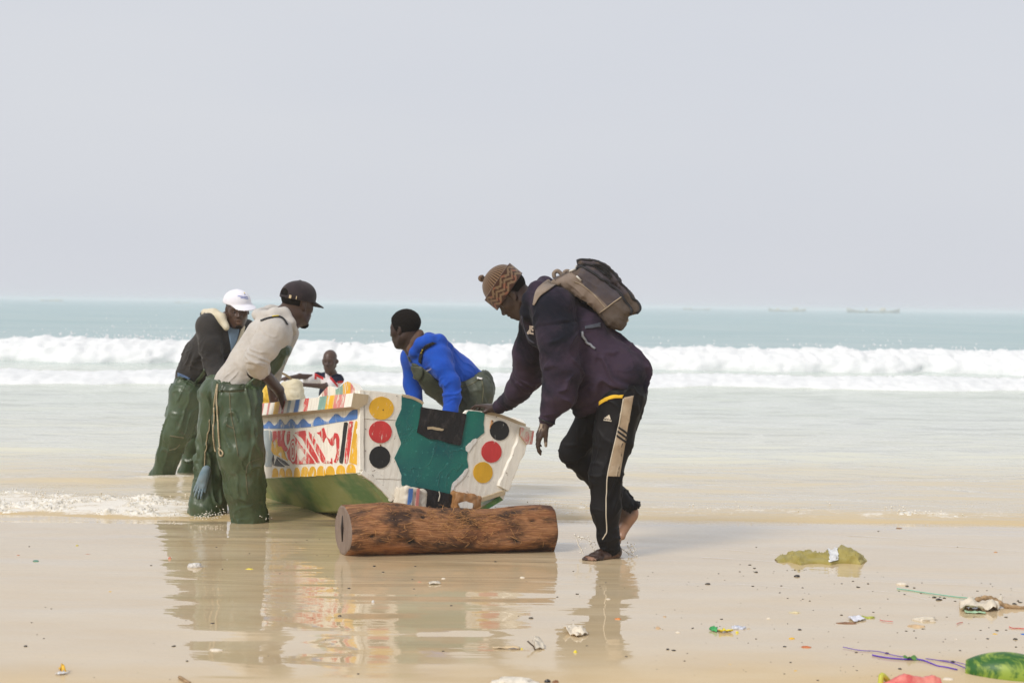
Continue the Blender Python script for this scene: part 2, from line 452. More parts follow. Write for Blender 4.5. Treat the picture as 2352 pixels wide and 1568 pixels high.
se.bump(se.math('ADD', se.math('ADD', se.math('MULTIPLY', w1, .42), w2), se.math('MULTIPLY', w3, .16)), .60, .085)
xs = np.unique(np.concatenate([sym(np.arange(0, 5.2, .07)), sym(np.geomspace(5.2, 40, 60)), sym(np.geomspace(40, 9000, 24))]))
ys = np.concatenate([np.arange(8.9, 14, .05), np.arange(14, 42, .18), np.geomspace(42, 400, 110), np.geomspace(410, 12000, 26)])
V, F = sheet(xs, ys, sea_z); e_ = V[:, 1] - front(V[:, 0]); xx = V[:, 0]
fmk = sstep(-.08, .10, e_) * np.maximum(sstep(1.15, .35, e_) * sstep(-1.7, -2.3, xx), np.maximum(sstep(.75, .15, e_) * sstep(-.5, .1, xx) * .52, sstep(.25, .02, e_) * .40))
fmk = np.maximum(fmk, .55 * np.exp(-((V[:, 1] - 11.05) / .22) ** 2) * sstep(-1.0, -2.2, xx) * sstep(-4.6, -3.4, xx)); fmk = np.maximum(fmk, .55 * sstep(23.4, 24.4, V[:, 1] - (in_y(xx) - IN_Y)) * sstep(45, 37, V[:, 1]))
tag(mesh('sea', V, F, se.m, attrs={'e': e_, 'fm': fmk}), kind='structure')

# ---- breaking waves: rolls of foam
fo = M('foam_material', (.9, .9, .9), .95, .2)
n = fo.noise(2.5, fo.geo(), 6, .65); fo.set('Base Color', fo.mix(fo.ramp(n, (.35, 0), (.65, 1)), (.72, .735, .735), (.80, .805, .805)))
fo.bump(fo.noise(9, fo.geo(), 6, .7), .22, .04)
def roll(name, yc, hgt, front_w, back_w, xs, ns, amp, seed, low=0):
    u = np.linspace(0, 1, ns); X, U = np.meshgrid(xs, u); x = X.ravel(); u = U.ravel()
    p1 = np.stack([x / 2.2, 0 * x, 0 * x], 1); hx = hgt * (1 + .22 * pnoise(p1, seed) + .16 * pnoise(p1 * 3.7, seed + 1) + .10 * pnoise(p1 * 11, seed + 2))
    toe = .45 * pnoise(p1 * 1.3, seed + 3) + .22 * pnoise(p1 * 4, seed + 4)
    a = np.clip(u / .5, 0, 1); b = np.clip((u - .5) / .5, 0, 1)
    y = yc(x) + np.where(u < .5, -front_w + toe * (1 - a) + front_w * (1 - np.cos(a * math.pi / 2)) * 1.0, back_w * b)
    z = np.where(u < .5, hx * np.sin(a * math.pi / 2) ** .8, hx * (1 - b) ** 1.3) - .06 * (1 - a) - .05 * b
    q = np.stack([x, y, z], 1); k = 1 / (.5 * hgt + .12)
    d = amp * (1 - 2 * np.abs(fbm(q * k, 4, seed + 7))) * sstep(0, .12, u) * sstep(1, .75, u)
    Q = gridquads(ns, len(xs)); N = vnormals(q, np.array(Q)); N[N[:, 2] < 0] *= 1
    s = np.sign(N[:, 2].mean()); return q + s * N * d[:, None], Q
parts = [roll('o', out_y, .50, 1.25, 2.8, np.arange(-26, 26, .07), 46, .065, 51)]
V0 = parts[0][0]; drops = []
ICO = bpy.data.meshes.new('t'); _b = bmesh.new(); bmesh.ops.create_icosphere(_b, subdivisions=1, radius=1); _b.to_mesh(ICO); _b.free()
IV = np.array([v.co for v in ICO.vertices]); IF = [list(p.vertices) for p in ICO.polygons]; bpy.data.meshes.remove(ICO)
for _ in range(420):
    x = RNG.uniform(-14, 14) if RNG.random() < .55 else RNG.normal(-8.2, 1.6)
    e = RNG.exponential(.12); r = RNG.uniform(.008, .020) * (1.2 if e < .15 else .8)
    c = np.array([x, OUT_Y + RNG.uniform(-.4, .7), .50 + e]); drops.append((IV * r * np.array([1, 1, 1.2]) + c, IF))
V, F = join(parts + drops); tag(mesh('breaking_wave_foam', V, F, fo.m), 'long white roll of the outer breaking wave', kind='stuff')
V, F = roll('i', in_y, .17, 1.3, 2.0, np.arange(-22, 22, .06), 34, .04, 71)
tag(mesh('spilling_wave_foam', V, F, fo.m), 'low white line of spilling foam in front of the outer breaker', kind='stuff')

# ---- foam and bubbles along the front of the run-up
sf = M('shore_foam_material', (.80, .76, .68), .3, .5); nn = sf.noise(40, sf.geo(), 4)
sf.set('Base Color', sf.mix(sf.ramp(nn, (.35, 0), (.65, 1)), (.68, .61, .48), (.87, .84, .78)));
parts = []
def foam_patch(x0, x1, e0, e1, dens, amp, thr, seed):
    xs = np.arange(x0, x1, .014); es = np.arange(e0, e1, .014); X, E = np.meshgrid(xs, es); x = X.ravel(); e = E.ravel()
    y = front(x) + e
    p = np.stack([x, y * 1.5, 0 * x], 1); big = fbm(p / .33, 3, seed); lump = 1 - 2.2 * np.abs(fbm(p / .040, 3, seed + 5))
    m = sstep(e0, e0 + .16, e) * sstep(e1, e1 - .45, e) * sstep(x0, x0 + .4, x) * sstep(x1, x1 - .4, x)
    z = sea_z(x, y) - .030 + amp * np.clip(m * (1.1 + 1.6 * big) - thr, 0, 1.4) * (.35 + .9 * lump) + .010
    keep = z > sea_z(x, y) - .012
    F = [q for q in gridquads(len(es), len(xs)) if keep[q[0]] or keep[q[1]] or keep[q[2]] or keep[q[3]]]
    parts.append((np.stack([x, y, z], 1), F))
    for _ in range(dens):
        xx = RNG.uniform(x0, x1); ee = e0 + .1 + RNG.beta(1.6, 2.4) * (e1 - e0 - .1)
        b = fbm(np.array([[xx, (front(np.array([xx]))[0] + ee) * 1.5, 0]]) / .33, 3, seed)[0]
        if b < thr - .75 + RNG.random() * .3: continue
        r = RNG.uniform(.0025, .0065); yv = front(np.array([xx]))[0] + ee
        c = np.array([xx, yv, sea_z(np.array([xx]), np.array([yv]))[0] + RNG.uniform(0, .018)]); parts.append((IV * r + c, IF))
foam_patch(-4.3, -2.0, -.12, 1.05, 1500, .036, .62, 81)
foam_patch(-.15, 4.4, -.10, .62, 900, .022, .95, 91)
def foam_line(pts, w):
    p = smoothline([G(*q) for q in pts], 70); w_ = w * .6 * (.1 + .9 * np.abs(pnoise(p * 3.1, 17))); V = []
    for q, k in zip(p, w_):
        z = sand_z(q[0:1], q[1:2])[0] + .004; V += [(q[0], q[1] - k, z), (q[0], q[1] + k, z)]
    parts.append((np.array(V), [[2 * i, 2 * i + 2, 2 * i + 3, 2 * i + 1] for i in range(69)]))
for pts, w in (([(1610, 1280), (1700, 1285), (1790, 1291)], .010), ([(1655, 1262), (1730, 1268), (1790, 1275)], .008), ([(1945, 1229), (2040, 1236), (2100, 1241)], .012), ([(2100, 1250), (2220, 1256), (2340, 1266)], .012), ([(1980, 1336), (2090, 1340), (2230, 1346), (2352, 1360)], .006), ([(1990, 1357), (2060, 1362), (2130, 1378)], .006), ([(1690, 1341), (1760, 1346), (1820, 1352)], .005)): foam_line(pts, w)
V, F = join(parts); tag(mesh('shore_foam', V, F, sf.m), 'bubbly foam along the front of the water on the beach', kind='stuff')

# ---- haze over the sea
hz = bpy.data.materials.new('haze_material'); hz.use_nodes = True; hz.node_tree.nodes.clear()
_o = hz.node_tree.nodes.new('ShaderNodeOutputMaterial'); _v = hz.node_tree.nodes.new('ShaderNodeVolumePrincipled')
_v.inputs['Color'].default_value = (.93, .945, .96, 1); _v.inputs['Density'].default_value = .0014; _v.inputs['Anisotropy'].default_value = 0.0
hz.node_tree.links.new(_v.outputs[0], _o.inputs['Volume'])
hx, y0, y1, z0, z1 = 9500, -420, 12600, -3.6, 2.4
V = [(x, y, z) for x in (-hx, hx) for y in (y0, y1) for z in (z0, z1)]
ho = mesh('haze', V, [[0, 1, 3, 2], [4, 6, 7, 5], [0, 4, 5, 1], [2, 3, 7, 6], [0, 2, 6, 4], [1, 5, 7, 3]], hz, smooth=False); tag(ho, 'thin pale haze over the sea', kind='stuff')
# ---- far fishing boats
fb = simple('haze_paled_boat_paint', (.52, .47, .36), .7, .5, .5); fb2 = simple('boat_canopy', (.62, .55, .38), .7, .3, .6)  # light tan paint made paler, so part of the haze fade is colour
def far_boat(px, w, Y, label, seed, n=1):
    c = G(px, 0, 0) if False else P(px, 700 + (px - 1176) * .014, Y); L = w * Y / FPX; r = np.random.default_rng(seed); z0 = 0
    root = empty('fishing_boat', (c[0], Y, 0), label, 'boat', 'fishing boats far out on the horizon')
    us = np.linspace(-1, 1, 25); V = []; H = L * .045
    for u in us:
        b = L * .05 * (1 - abs(u) ** 2.4) + .05; z = H * (.8 + 1.3 * abs(u) ** 3)
        V += [(c[0] + u * L / 2, Y - b, z), (c[0] + u * L / 2, Y - b * .5, -.3), (c[0] + u * L / 2, Y + b * .5, -.3), (c[0] + u * L / 2, Y + b, z)]
    F = [[i * 4 + k, i * 4 + k + 1, i * 4 + 5 + k, i * 4 + 4 + k] for i in range(24) for k in range(3)]
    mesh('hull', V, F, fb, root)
    for _ in range(n):
        x = c[0] + r.uniform(-.3, .3) * L; w_ = L * r.uniform(.04, .12); h_ = H * r.uniform(1.3, 2.1)
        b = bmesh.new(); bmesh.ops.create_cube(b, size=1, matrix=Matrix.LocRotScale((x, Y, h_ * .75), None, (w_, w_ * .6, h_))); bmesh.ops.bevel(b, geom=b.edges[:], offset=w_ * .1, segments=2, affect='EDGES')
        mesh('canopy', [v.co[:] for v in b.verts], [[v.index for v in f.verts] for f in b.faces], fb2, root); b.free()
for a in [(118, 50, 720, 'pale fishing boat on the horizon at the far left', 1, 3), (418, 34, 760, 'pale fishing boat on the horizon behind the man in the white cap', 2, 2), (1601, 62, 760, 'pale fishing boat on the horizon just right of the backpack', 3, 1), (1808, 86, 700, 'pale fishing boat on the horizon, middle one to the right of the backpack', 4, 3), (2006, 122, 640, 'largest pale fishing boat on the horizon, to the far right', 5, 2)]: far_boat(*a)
# ================================================================== LOG ROLLER
lg_ = M('log_material', (.3, .13, .05), .62, .4)
lu = lg_.attr('lu', 'Fac'); lt = lg_.attr('lt', 'Fac')
vec = lg_.n('CombineXYZ', X=lu, Y=lt)
fib = lg_.noise(1.0, lg_.n('Mapping', Vector=vec, Scale=(9, 150, 1)), 5, .7, .4)
blo = lg_.noise(1.0, lg_.n('Mapping', Vector=vec, Scale=(5.0, 9, 1)), 5, .62, .3)
blo2 = lg_.noise(1.0, lg_.n('Mapping', Vector=vec, Scale=(2.2, 4, 1), Location=(3, 1, 0)), 3)
c = lg_.ramp(fib, (.22, (.07, .024, .010)), (.42, (.23, .095, .038)), (.58, (.42, .20, .085)), (.82, (.64, .40, .22)))
c = lg_.mix(lg_.ramp(blo, (.44, 0), (.60, .92)), c, (.032, .014, .008))
c = lg_.mix(lg_.math('MULTIPLY', lg_.ramp(blo2, (.52, 0), (.75, 1)), .5), c, (.42, .15, .05))
dk = lg_.attr('dark', 'Fac'); c = lg_.mix(dk, c, (.012, .009, .008)); lg_.set('Base Color', c)
lg_.bump(lg_.math('ADD', fib, lg_.math('MULTIPLY', blo, .5)), .9, .012)
A0 = np.array([-0.935, 7.985, 0]); AX = unit([math.cos(.22), math.sin(.22), 0]); LEN = 1.215
na, nl = 96, 150
U, A = np.meshgrid(np.linspace(0, 1, nl), np.arange(na) / na * 2 * math.pi, indexing='ij'); u = U.ravel(); a = A.ravel()
PV = np.array([-AX[1], AX[0], 0]); R0 = .142 - .012 * u + .006 * np.sin(u * 9) - .006 * sstep(.5, .75, u)
q = np.stack([u * LEN / .35, np.cos(a) * 1.2, np.sin(a) * 1.2], 1)
R_ = R0 + .016 * pnoise(q, 101) + .010 * pnoise(q * 2.3, 102) + .0022 * pnoise(np.stack([u * 16, np.cos(a) * 9, np.sin(a) * 9], 1), 103)
spots = [(.545, 2.30, .075, .26), (.555, 2.55, .05, .15), (.62, 2.85, .03, .10), (.355, 2.45, .022, .09), (.11, 3.25, .055, .07), (.22, 2.6, .018, .06), (.72, 3.1, .02, .05), (.88, 2.6, .03, .12), (.30, 3.5, .05, .2), (.8, 3.5, .04, .2)]
dark = np.zeros_like(u); tt = (a - math.pi * .0) % (2 * math.pi)
for su, sa_, du, da in spots:
    w = np.exp(-((u - su) / (du * .5)) ** 2 - ((tt - sa_) / (da * .8)) ** 2); dark = np.maximum(dark, w * (1 if su < .6 else .75)); R_ = R_ - .012 * w
dark = np.clip(dark * (1.1 + 1.4 * pnoise(np.stack([u * 60, a * 20, 0 * a], 1), 104)), 0, 1)
end = np.minimum(u, 1 - u) * LEN; R_ = R_ - .006 * np.exp(-end / .01)
Zc = .140
V = A0 + AX * (u * LEN - .034 * np.cos(a) * (1 - u) ** 6)[:, None] + PV * (np.cos(a) * R_)[:, None] + np.array([0, 0, 1]) * (np.sin(a) * R_ + R0 - .006)[:, None]
V[:, 2] = np.maximum(V[:, 2], -.012)
F = [[i * na + j, i * na + (j + 1) % na, (i + 1) * na + (j + 1) % na, (i + 1) * na + j] for i in range(nl - 1) for j in range(na)]
root = empty('log', (A0 + AX * LEN / 2) * [1, 1, 0], 'thick reddish brown barkless log lying on the wet sand under the boat stern', 'log')
mesh('bark', V, F, lg_.m, root, attrs={'lu': u * LEN, 'lt': a * .14, 'dark': dark})
ec = M('log_end_material', (.27, .21, .17), .8, .3); nn = ec.noise(14, det=6)
ring = ec.noise(22, ec.n('Mapping', Vector=ec.co(), Scale=(1, 1, .25)), 6, .7)
ec.set('Base Color', ec.mix(ec.ramp(ring, (.2, 0), (.8, 1)), (.15, .11, .09), (.27, .21, .17))); ec.bump(nn, .5, .006)
for k, uu in ((0, 0), (nl - 1, 1)):
    rim = V[k * na:(k + 1) * na]; cen = rim.mean(0); vs = [rim]; sgn = -1 if k == 0 else 1
    for s_ in (.93, .7, .45, .2):
        r2 = cen + (rim - cen) * s_ + AX * sgn * .004
        vs.append(r2)
    vv = np.vstack(vs + [cen[None] + AX * sgn * .003]); fs = [[i * na + j, i * na + (j + 1) % na, (i + 1) * na + (j + 1) % na, (i + 1) * na + j] for i in range(4) for j in range(na)] + [[4 * na + j, 4 * na + (j + 1) % na, 5 * na] for j in range(na)]
    if k == 1: pass
    fs = fs if k else [f[::-1] for f in fs]
    mesh('cut_end', vv, fs, ec.m, root, smooth=False)
cen = V[:na].mean(0)
v, f = tube([cen + np.array([-.006, .004, .085]), cen + np.array([-.007, -.01, .02]), cen + np.array([-.006, -.004, -.06])], [.004, .008, .003], 6)
mesh('crack', v, f, simple('crack_material', (.03, .022, .018)), root)
fp = []
for _ in range(560):
    if RNG.random() < .6: uu = RNG.normal(.55, .09); aa = RNG.normal(2.55, .35)
    else: uu = RNG.uniform(.03, .97); aa = RNG.uniform(1.9, 3.6)
    uu = np.clip(uu, .02, .98); i = int(uu * (nl - 1)) * na + int(aa / (2 * math.pi) * na) % na
    p0 = V[i]; nrm = unit(p0 - (A0 + AX * uu * LEN + [0, 0, Zc])); L = RNG.uniform(.015, .06)
    dr = unit(AX * RNG.choice([-1, 1]) + RNG.normal(0, .45, 3) + [0, 0, -.2]); ln = [p0 + dr * L * t + nrm * (.001 + .010 * math.sin(t * 2.6) * RNG.random()) for t in (0, .35, .7, 1)]
    fp.append(tube(ln, [.0012, .0011, .0009, .0004], 3, False))
v, f = join(fp); o = mesh('fibre', v, f, simple('fibre_material', (.50, .26, .10), .8, .5)); o.parent = root; o.location = -root.location; o['kind'] = 'stuff'

# ================================================================== BOAT
def C2(cx, cy): return 574.22 + cx * .29296, 832.6 + cy * .29296     # photo detail of the stern -> photo
def C7(cx, cy): return 585.7 + cx * .16117, 861.3 + cy * .16117      # photo detail of the painted side -> photo
TA = P(835, 895, 8.50); TB = P(1210, 976, 9.0)
ef = unit([-math.sin(math.radians(28)), math.cos(math.radians(28)), -.115])
er = TB - TA; er = unit(er - ef * (er @ ef)); eu = np.cross(er, ef)
BR = np.array([er, ef, eu])                                          # world -> boat
def onto(px, py, p0, n):
    d = ray(px, py); return EYE + d * (((p0 - EYE) @ n) / (d @ n))
B0 = onto(1000, 1166, TA, ef)
def loc(p): return (np.asarray(p) - B0) @ BR.T
def TP(cx, cy): return loc(onto(*C2(cx, cy), TA, ef))
boat = empty('fishing_boat', B0, 'painted wooden fishing boat with its white and teal stern towards the log', 'boat')
boat.matrix_world = Matrix(((er[0], ef[0], eu[0], B0[0]), (er[1], ef[1], eu[1], B0[1]), (er[2], ef[2], eu[2], B0[2]), (0, 0, 0, 1)))
def part(name, V, F, m, parent=None, **kw):
    o = mesh(name, V, F, m, None, **kw); o.parent = parent or boat; return o
def paint(name, base, wear=.45, chip=(.74, .70, .60), sc=1.0, rough=.5):
    a = M(name, base, rough, .4); v = a.co((1, 1, 1))
    n1 = a.noise(26 * sc, a.n('Mapping', Vector=v, Scale=(1, 1, .35)), 7, .75, .5); n2 = a.noise(5 * sc, v, 4); n3 = a.noise(90, a.n('Mapping', Vector=v, Scale=(1, 1, .1)), 4)
    c = a.mix(a.ramp(n2, (.3, 0), (.7, 1)), [x * .82 for x in base], [min(1, x * 1.12) for x in base])
    c = a.mix(a.ramp(a.math('ADD', a.math('MULTIPLY', n1, .75), a.math('MULTIPLY', n2, .25)), (.465 + .14 * (1 - wear), 0), (.50 + .14 * (1 - wear), 1)), c, chip)
    c = a.mix(a.math('MULTIPLY', a.ramp(n3, (.35, 0), (.75, 1)), .22), c, [x * .5 for x in base])
    a.set('Base Color', c); a.bump(a.math('ADD', n1, a.math('MULTIPLY', n3, .5)), .35, .004); return a.m
def whitewood(name, base=(.88, .84, .75)):
    a = M(name, base, .6, .35); v = a.co()
    n1 = a.noise(3, v, 5); n2 = a.noise(40, a.n('Mapping', Vector=v, Scale=(1, 1, .12)), 5); n3 = a.noise(13, v, 8, .74, .8)
    c = a.mix(a.ramp(n1, (.35, 0), (.7, 1)), base, [x * .84 for x in base])
    c = a.mix(a.math('MULTIPLY', a.ramp(n2, (.5, 0), (.8, 1)), .5), c, (.45, .37, .27))
    c = a.mix(a.ramp(n3, (.63, 0), (.68, .85)), c, (.20, .12, .07))
    a.set('Base Color', c); a.bump(a.math('ADD', n3, n2), .5, .006); return a.m
MB = {'white': whitewood('white_paint'), 'wood': whitewood('bare_wood', (.50, .40, .26)),
      'disc_yellow': paint('disc_yellow_paint', (.80, .45, .03), .12), 'disc_red': paint('disc_red_paint', (.64, .05, .05), .22),
      'yellow': paint('yellow_paint', (.80, .45, .03), .35), 'red': paint('red_paint', (.66, .055, .055), .62), 'black': paint('black_paint', (.016, .016, .017), .12, (.4, .4, .38)),
      'blue': paint('blue_paint', (.09, .22, .56), .35), 'green': paint('pale_green_paint', (.25, .42, .36), .5), 'rose': paint('faded_red_paint', (.66, .22, .20), .6),
      'grey': paint('grey_paint', (.36, .42, .44), .35)}
def prism(outline, y0, y1, bev=.006):
    "outline in boat x,z; between two y; bevelled"
    b = bmesh.new(); vs = [b.verts.new((x, y0, z)) for x, z in outline]; f = b.faces.new(vs)
    e = bmesh.ops.extrude_face_region(b, geom=[f]); nv = [g for g in e['geom'] if isinstance(g, bmesh.types.BMVert)]
    for v in nv: v.co.y = y1
    bmesh.ops.recalc_face_normals(b, faces=b.faces)
    if bev: bmesh.ops.bevel(b, geom=[e for e in b.edges], offset=bev, segments=2, affect='EDGES', clamp_overlap=True)
    b.verts.index_update(); V = np.array([v.co[:] for v in b.verts]); F = [[v.index for v in f.verts] for f in b.faces]; b.free(); return V, F
def flat(pts3, n, th=.0015, off=.0022):
    "a painted patch: polygon in a plane, extruded outwards along n"
    from mathutils.geometry import tessellate_polygon
    pts3 = np.asarray(pts3); T = [list(t) for t in tessellate_polygon([[Vector(p) for p in pts3]])]; m = len(pts3)
    c = lambda t: np.cross(pts3[t[1]] - pts3[t[0]], pts3[t[2]] - pts3[t[0]]) @ n
    T = [t if c(t) > 0 else t[::-1] for t in T]
    top = pts3 + n * (off + th); bot = pts3 + n * (off - .002)
    return np.vstack([top, bot]), T + [t for t in [[a, (a + 1) % m, (a + 1) % m + m, a + m] for a in range(m)]]
def wob(pts, n, amp, seed, closed=True):
    "resample an outline and roughen it a little"
    pts = np.asarray(pts, float); q = np.vstack([pts, pts[:1]]) if closed else pts
    d = np.r_[0, np.cumsum(np.linalg.norm(np.diff(q, axis=0), axis=1))]; s = np.linspace(0, d[-1], n, endpoint=not closed)
    r = np.stack([np.interp(s, d, q[:, 0]), np.interp(s, d, q[:, 1])], 1)
    k = np.stack([r[:, 0] * .05, r[:, 1] * .05, 0 * s], 1); return r + amp * np.stack([pnoise(k, seed), pnoise(k, seed + 1)], 1)
# --- stern board
top_l = [(868, 212), (1000, 222), (1100, 236), (1190, 250), (1280, 275), (1335, 300), (1362, 318), (1352, 348)]
notch = [(1420, 362), (1560, 380), (1690, 400)]
top_r = [(1700, 376), (1720, 368), (1850, 384), (1930, 400), (2000, 420), (2090, 452), (2165, 490)]
low_r = [(2178, 540), (2150, 640), (2080, 810), (2010, 985), (1980, 1030), (1880, 1065), (1770, 1100), (1700, 1140)]
low_l = [(1130, 1140), (1110, 1080), (1080, 1030), (980, 930), (880, 862), (862, 820), (862, 500)]
OUT = [TP(*p)[[0, 2]] for p in top_l + notch + top_r + low_r + low_l]
V, F = prism(OUT, 0, .05); part('stern_board', V, F, MB['white'], smooth=False)
NT = np.array([0, -1.0, 0])
def tdecal(name, poly, m, off=.002, n=None, amp=0, seed=0, label=None):
    q = wob(poly, n, amp, seed) if n else poly
    V, F = flat([TP(*p) for p in q], NT, off=off); o = part(name, V, F, m, smooth=False)
    if label: o['label'] = label
    return o
te = M('teal_paint', (.015, .19, .16), .42, .5); v = te.co(); n1 = te.noise(4, v, 5); n2 = te.noise(5, v, 4, .5, .8); n3 = te.noise(45, v, 5)
c = te.mix(te.ramp(n1, (.3, 0), (.7, 1)), (.004, .085, .100), (.016, .195, .145)); c = te.mix(te.ramp(n3, (.60, 0), (.72, .7)), c, (.06, .30, .26))
te.set('Base Color', c); te.bump(te.math('ADD', te.ramp(n2, (.485, 0), (.5, 1), (.515, 0)), te.math('MULTIPLY', n3, .6)), .45, .006)
teal = [(1190, 256), (1187, 362), (1160, 420), (1136, 482), (1160, 560), (1186, 632), (1158, 690), (1131, 746), (1160, 812), (1186, 880), (1186, 962), (1300, 978), (1430, 1002), (1566, 1030),
        (1582, 1000), (1604, 960), (1640, 922), (1680, 866), (1712, 820), (1700, 760), (1706, 700), (1682, 674), (1710, 640), (1745, 615), (1790, 585), (1836, 548), (1830, 480), (1840, 396), (1790, 382), (1712, 376), (1690, 405), (1560, 386), (1420, 366), (1345, 352), (1352, 318), (1280, 282)]
tdecal('teal_panel', teal, te.m, .0018, 150, 3.0, 5, 'glossy teal painted centre of the stern board')
wp = whitewood('peeled_paint', (.86, .85, .82))
tdecal('peeled_patch', [(1586, 1000), (1575, 1030), (1562, 1050), (1580, 960), (1592, 935), (1640, 895), (1690, 830), (1715, 822), (1690, 880), (1640, 935), (1605, 965)], wp, .0026, 60, 6, 9)
tdecal('peeled_patch', [(1690, 660), (1705, 640), (1730, 620), (1745, 600), (1775, 594), (1770, 625), (1740, 660), (1710, 700), (1692, 690)], wp, .0026, 50, 7, 19)
bk = M('black_rubber', (.014, .013, .014), .5, .4); n = bk.noise(30, bk.co((1, 1, .5)), 7, .7); bk.set('Base Color', bk.mix(bk.ramp(n, (.5, 0), (.75, 1)), (.010, .009, .010), (.055, .045, .045))); bk.bump(n, .8, .012)
def plate(name, poly, th, m, n=70, amp=2.5, seed=3):
    q = [TP(*p)[[0, 2]] for p in wob(poly, n, amp, seed)]; V, F = prism(q, -th, -.001, 0); return part(name, V, F, m, smooth=False)
plate('motor_pad', [(1338, 348), (1420, 361), (1560, 380), (1692, 401), (1680, 480), (1662, 570), (1648, 650), (1560, 632), (1480, 606), (1400, 598), (1306, 545), (1325, 450)], .010, bk.m)
tdecal('bare_patch', [(1385, 505), (1420, 502), (1480, 512), (1515, 522), (1508, 534), (1450, 530), (1420, 520), (1388, 524)], MB['wood'], .012, 30, 3, 77)
def disc(cx, cy, rx, ry, m, seed, lab):
    a = np.linspace(0, 2 * math.pi, 56, endpoint=False)
    tdecal('painted_disc', np.stack([cx + rx * np.cos(a), cy + ry * np.sin(a)], 1), m, .0022, 56, 2.0, seed, lab)
disc(1029, 357, 96, 90, MB['disc_yellow'], 1, 'yellow disc, top of the left column'); disc(1021, 543, 90, 87, MB['disc_red'], 2, 'red disc, middle of the left column'); disc(1016, 741, 82, 87, MB['black'], 3, 'black disc, bottom of the left column')
disc(1955, 532, 75, 77, MB['black'], 4, 'black disc, top of the right column'); disc(1892, 698, 79, 85, MB['disc_red'], 5, 'red disc, middle of the right column'); disc(1825, 860, 76, 83, MB['disc_yellow'], 6, 'yellow disc, bottom of the right column')
rust = paint('rust_stain', (.50, .22, .05), .3, (.70, .62, .48)); nail_m = simple('rusty_nail', (.06, .028, .015), .7, .4, 200)
tdecal('rust_streak', [(1893, 450), (1906, 452), (1902, 480), (1892, 510), (1884, 530), (1880, 505), (1888, 475)], rust, .0019, 30, 2, 31)
tdecal('rust_streak', [(1016, 640), (1026, 640), (1027, 655), (1018, 656)], rust, .0019, 16, 1, 32)
for cx, cy, r in ((1042, 370, 5), (1021, 648, 4), (1900, 458, 5), (905, 300, 3), (906, 520, 3), (904, 690, 3), (1150, 262, 3), (1430, 378, 3), (1660, 412, 3), (1660, 560, 3), (1340, 500, 3), (1330, 990, 3), (1540, 1040, 3), (1930, 425, 3), (2110, 560, 3), (2040, 780, 3), (1960, 960, 3), (1700, 1010, 3), (1040, 960, 3), (960, 880, 3)):
    a = np.linspace(0, 2 * math.pi, 10, endpoint=False); V, F = flat([TP(cx + r * math.cos(t), cy + r * math.sin(t)) for t in a], NT, .002, .0035 if not (1300 < cx < 1680 and cy < 600) else .0105); part('nail', V, F, nail_m, smooth=False)
for y0, y1 in ((440, 452), (905, 915)):
    p = [TP(880 + t * 300, y0 + (y1 - y0) * t) + [0, -.0008, .001 * math.sin(t * 19)] for t in np.linspace(0, 1, 14)]; part('plank_seam', *tube(p, .0016, 4), simple('plank_seam', (.42, .36, .28), .9))
# rough planks that frame the stern board
def plank(pts, w, th, m, y0=-.012, seed=1, name='edge_plank'):
    p = np.array([TP(*q) for q in pts]); p = smoothline(p, 24) if len(p) > 2 else np.linspace(p[0], p[1], 24)
    T = np.gradient(p, axis=0); T /= np.linalg.norm(T, axis=1)[:, None]; side = np.cross(T, [0, 1.0, 0]); V = []
    for i in range(len(p)):
        k = 1 + .25 * pnoise(np.array([[i * .35, seed, 0]]))[0]
        for s_, y_ in ((-1, y0), (-.8, y0 - th), (.8, y0 - th), (1, y0), (1, .04), (-1, .04)):
            V.append(p[i] + side[i] * s_ * w * k * .5 + np.array([0, y_ - p[i][1], 0]))
    nn = 6; F = [[i * nn + k, i * nn + (k + 1) % nn, (i + 1) * nn + (k + 1) % nn, (i + 1) * nn + k] for i in range(len(p) - 1) for k in range(nn)] + [list(range(nn)), [(len(p) - 1) * nn + k for k in range(nn)][::-1]]
    part(name, V, F, m, smooth=False)
plank([(872, 215), (874, 400), (872, 600), (876, 840)], .030, .006, MB['white'], -.002, 1)
plank([(872, 856), (975, 930), (1075, 1026), (1112, 1078)], .034, .010, MB['white'], -.004, 2)
plank([(1852, 392), (1935, 408), (2010, 432), (2160, 492)], .020, .004, MB['wood'], 0, 3)
plank([(2150, 500), (2122, 640), (2050, 815), (1980, 985)], .085, .012, MB['white'], -.004, 4)
plank([(1990, 1015), (1880, 1052), (1772, 1086)], .030, .012, MB['wood'], -.002, 5)
plank([(1196, 258), (1270, 275), (1330, 302), (1356, 322)], .020, .006, MB['wood'], 0, 6)
# --- painted side
S0 = TP(858, 300); S1 = TP(858, 864)
fB = 1.78
def station(px, py, f):
    p0 = B0 + ef * f; return loc(onto(px, py, p0, ef))
S2 = station(596, 936, fB); ns = np.cross(S1 - S0, S2 - S0); ns = unit(ns); ns = ns if ns[0] < 0 else -ns
def SP(px, py, off=0): return loc(onto(px, py, B0 + BR.T @ S0, BR.T @ ns)) + ns * off
S3 = SP(611, 1098)
xc = (OUT[0][0] + TP(2165, 490)[0]) / 2
def mirror(p): q = np.array(p, float); q[0] = 2 * xc - q[0]; return q
keelL = TP(1128, 1138); kz = keelL[2]
stern = [S0, S1, np.array([xc - .27, 0, kz])]
mid = [S2, S3, np.array([xc - .30, fB, S3[2] - .22])]
def lerp(a, b, t): return np.asarray(a) * (1 - t) + np.asarray(b) * t
bow_top = np.array([xc, 4.3, S2[2] + .42]); bow_ch = np.array([xc, 4.0, S3[2] + .25]); bow_k = np.array([xc, 3.8, S3[2] + .05])
secs = [[lerp(a, b, t) for a, b in zip(stern, mid)] for t in np.linspace(0, 1, 7)]
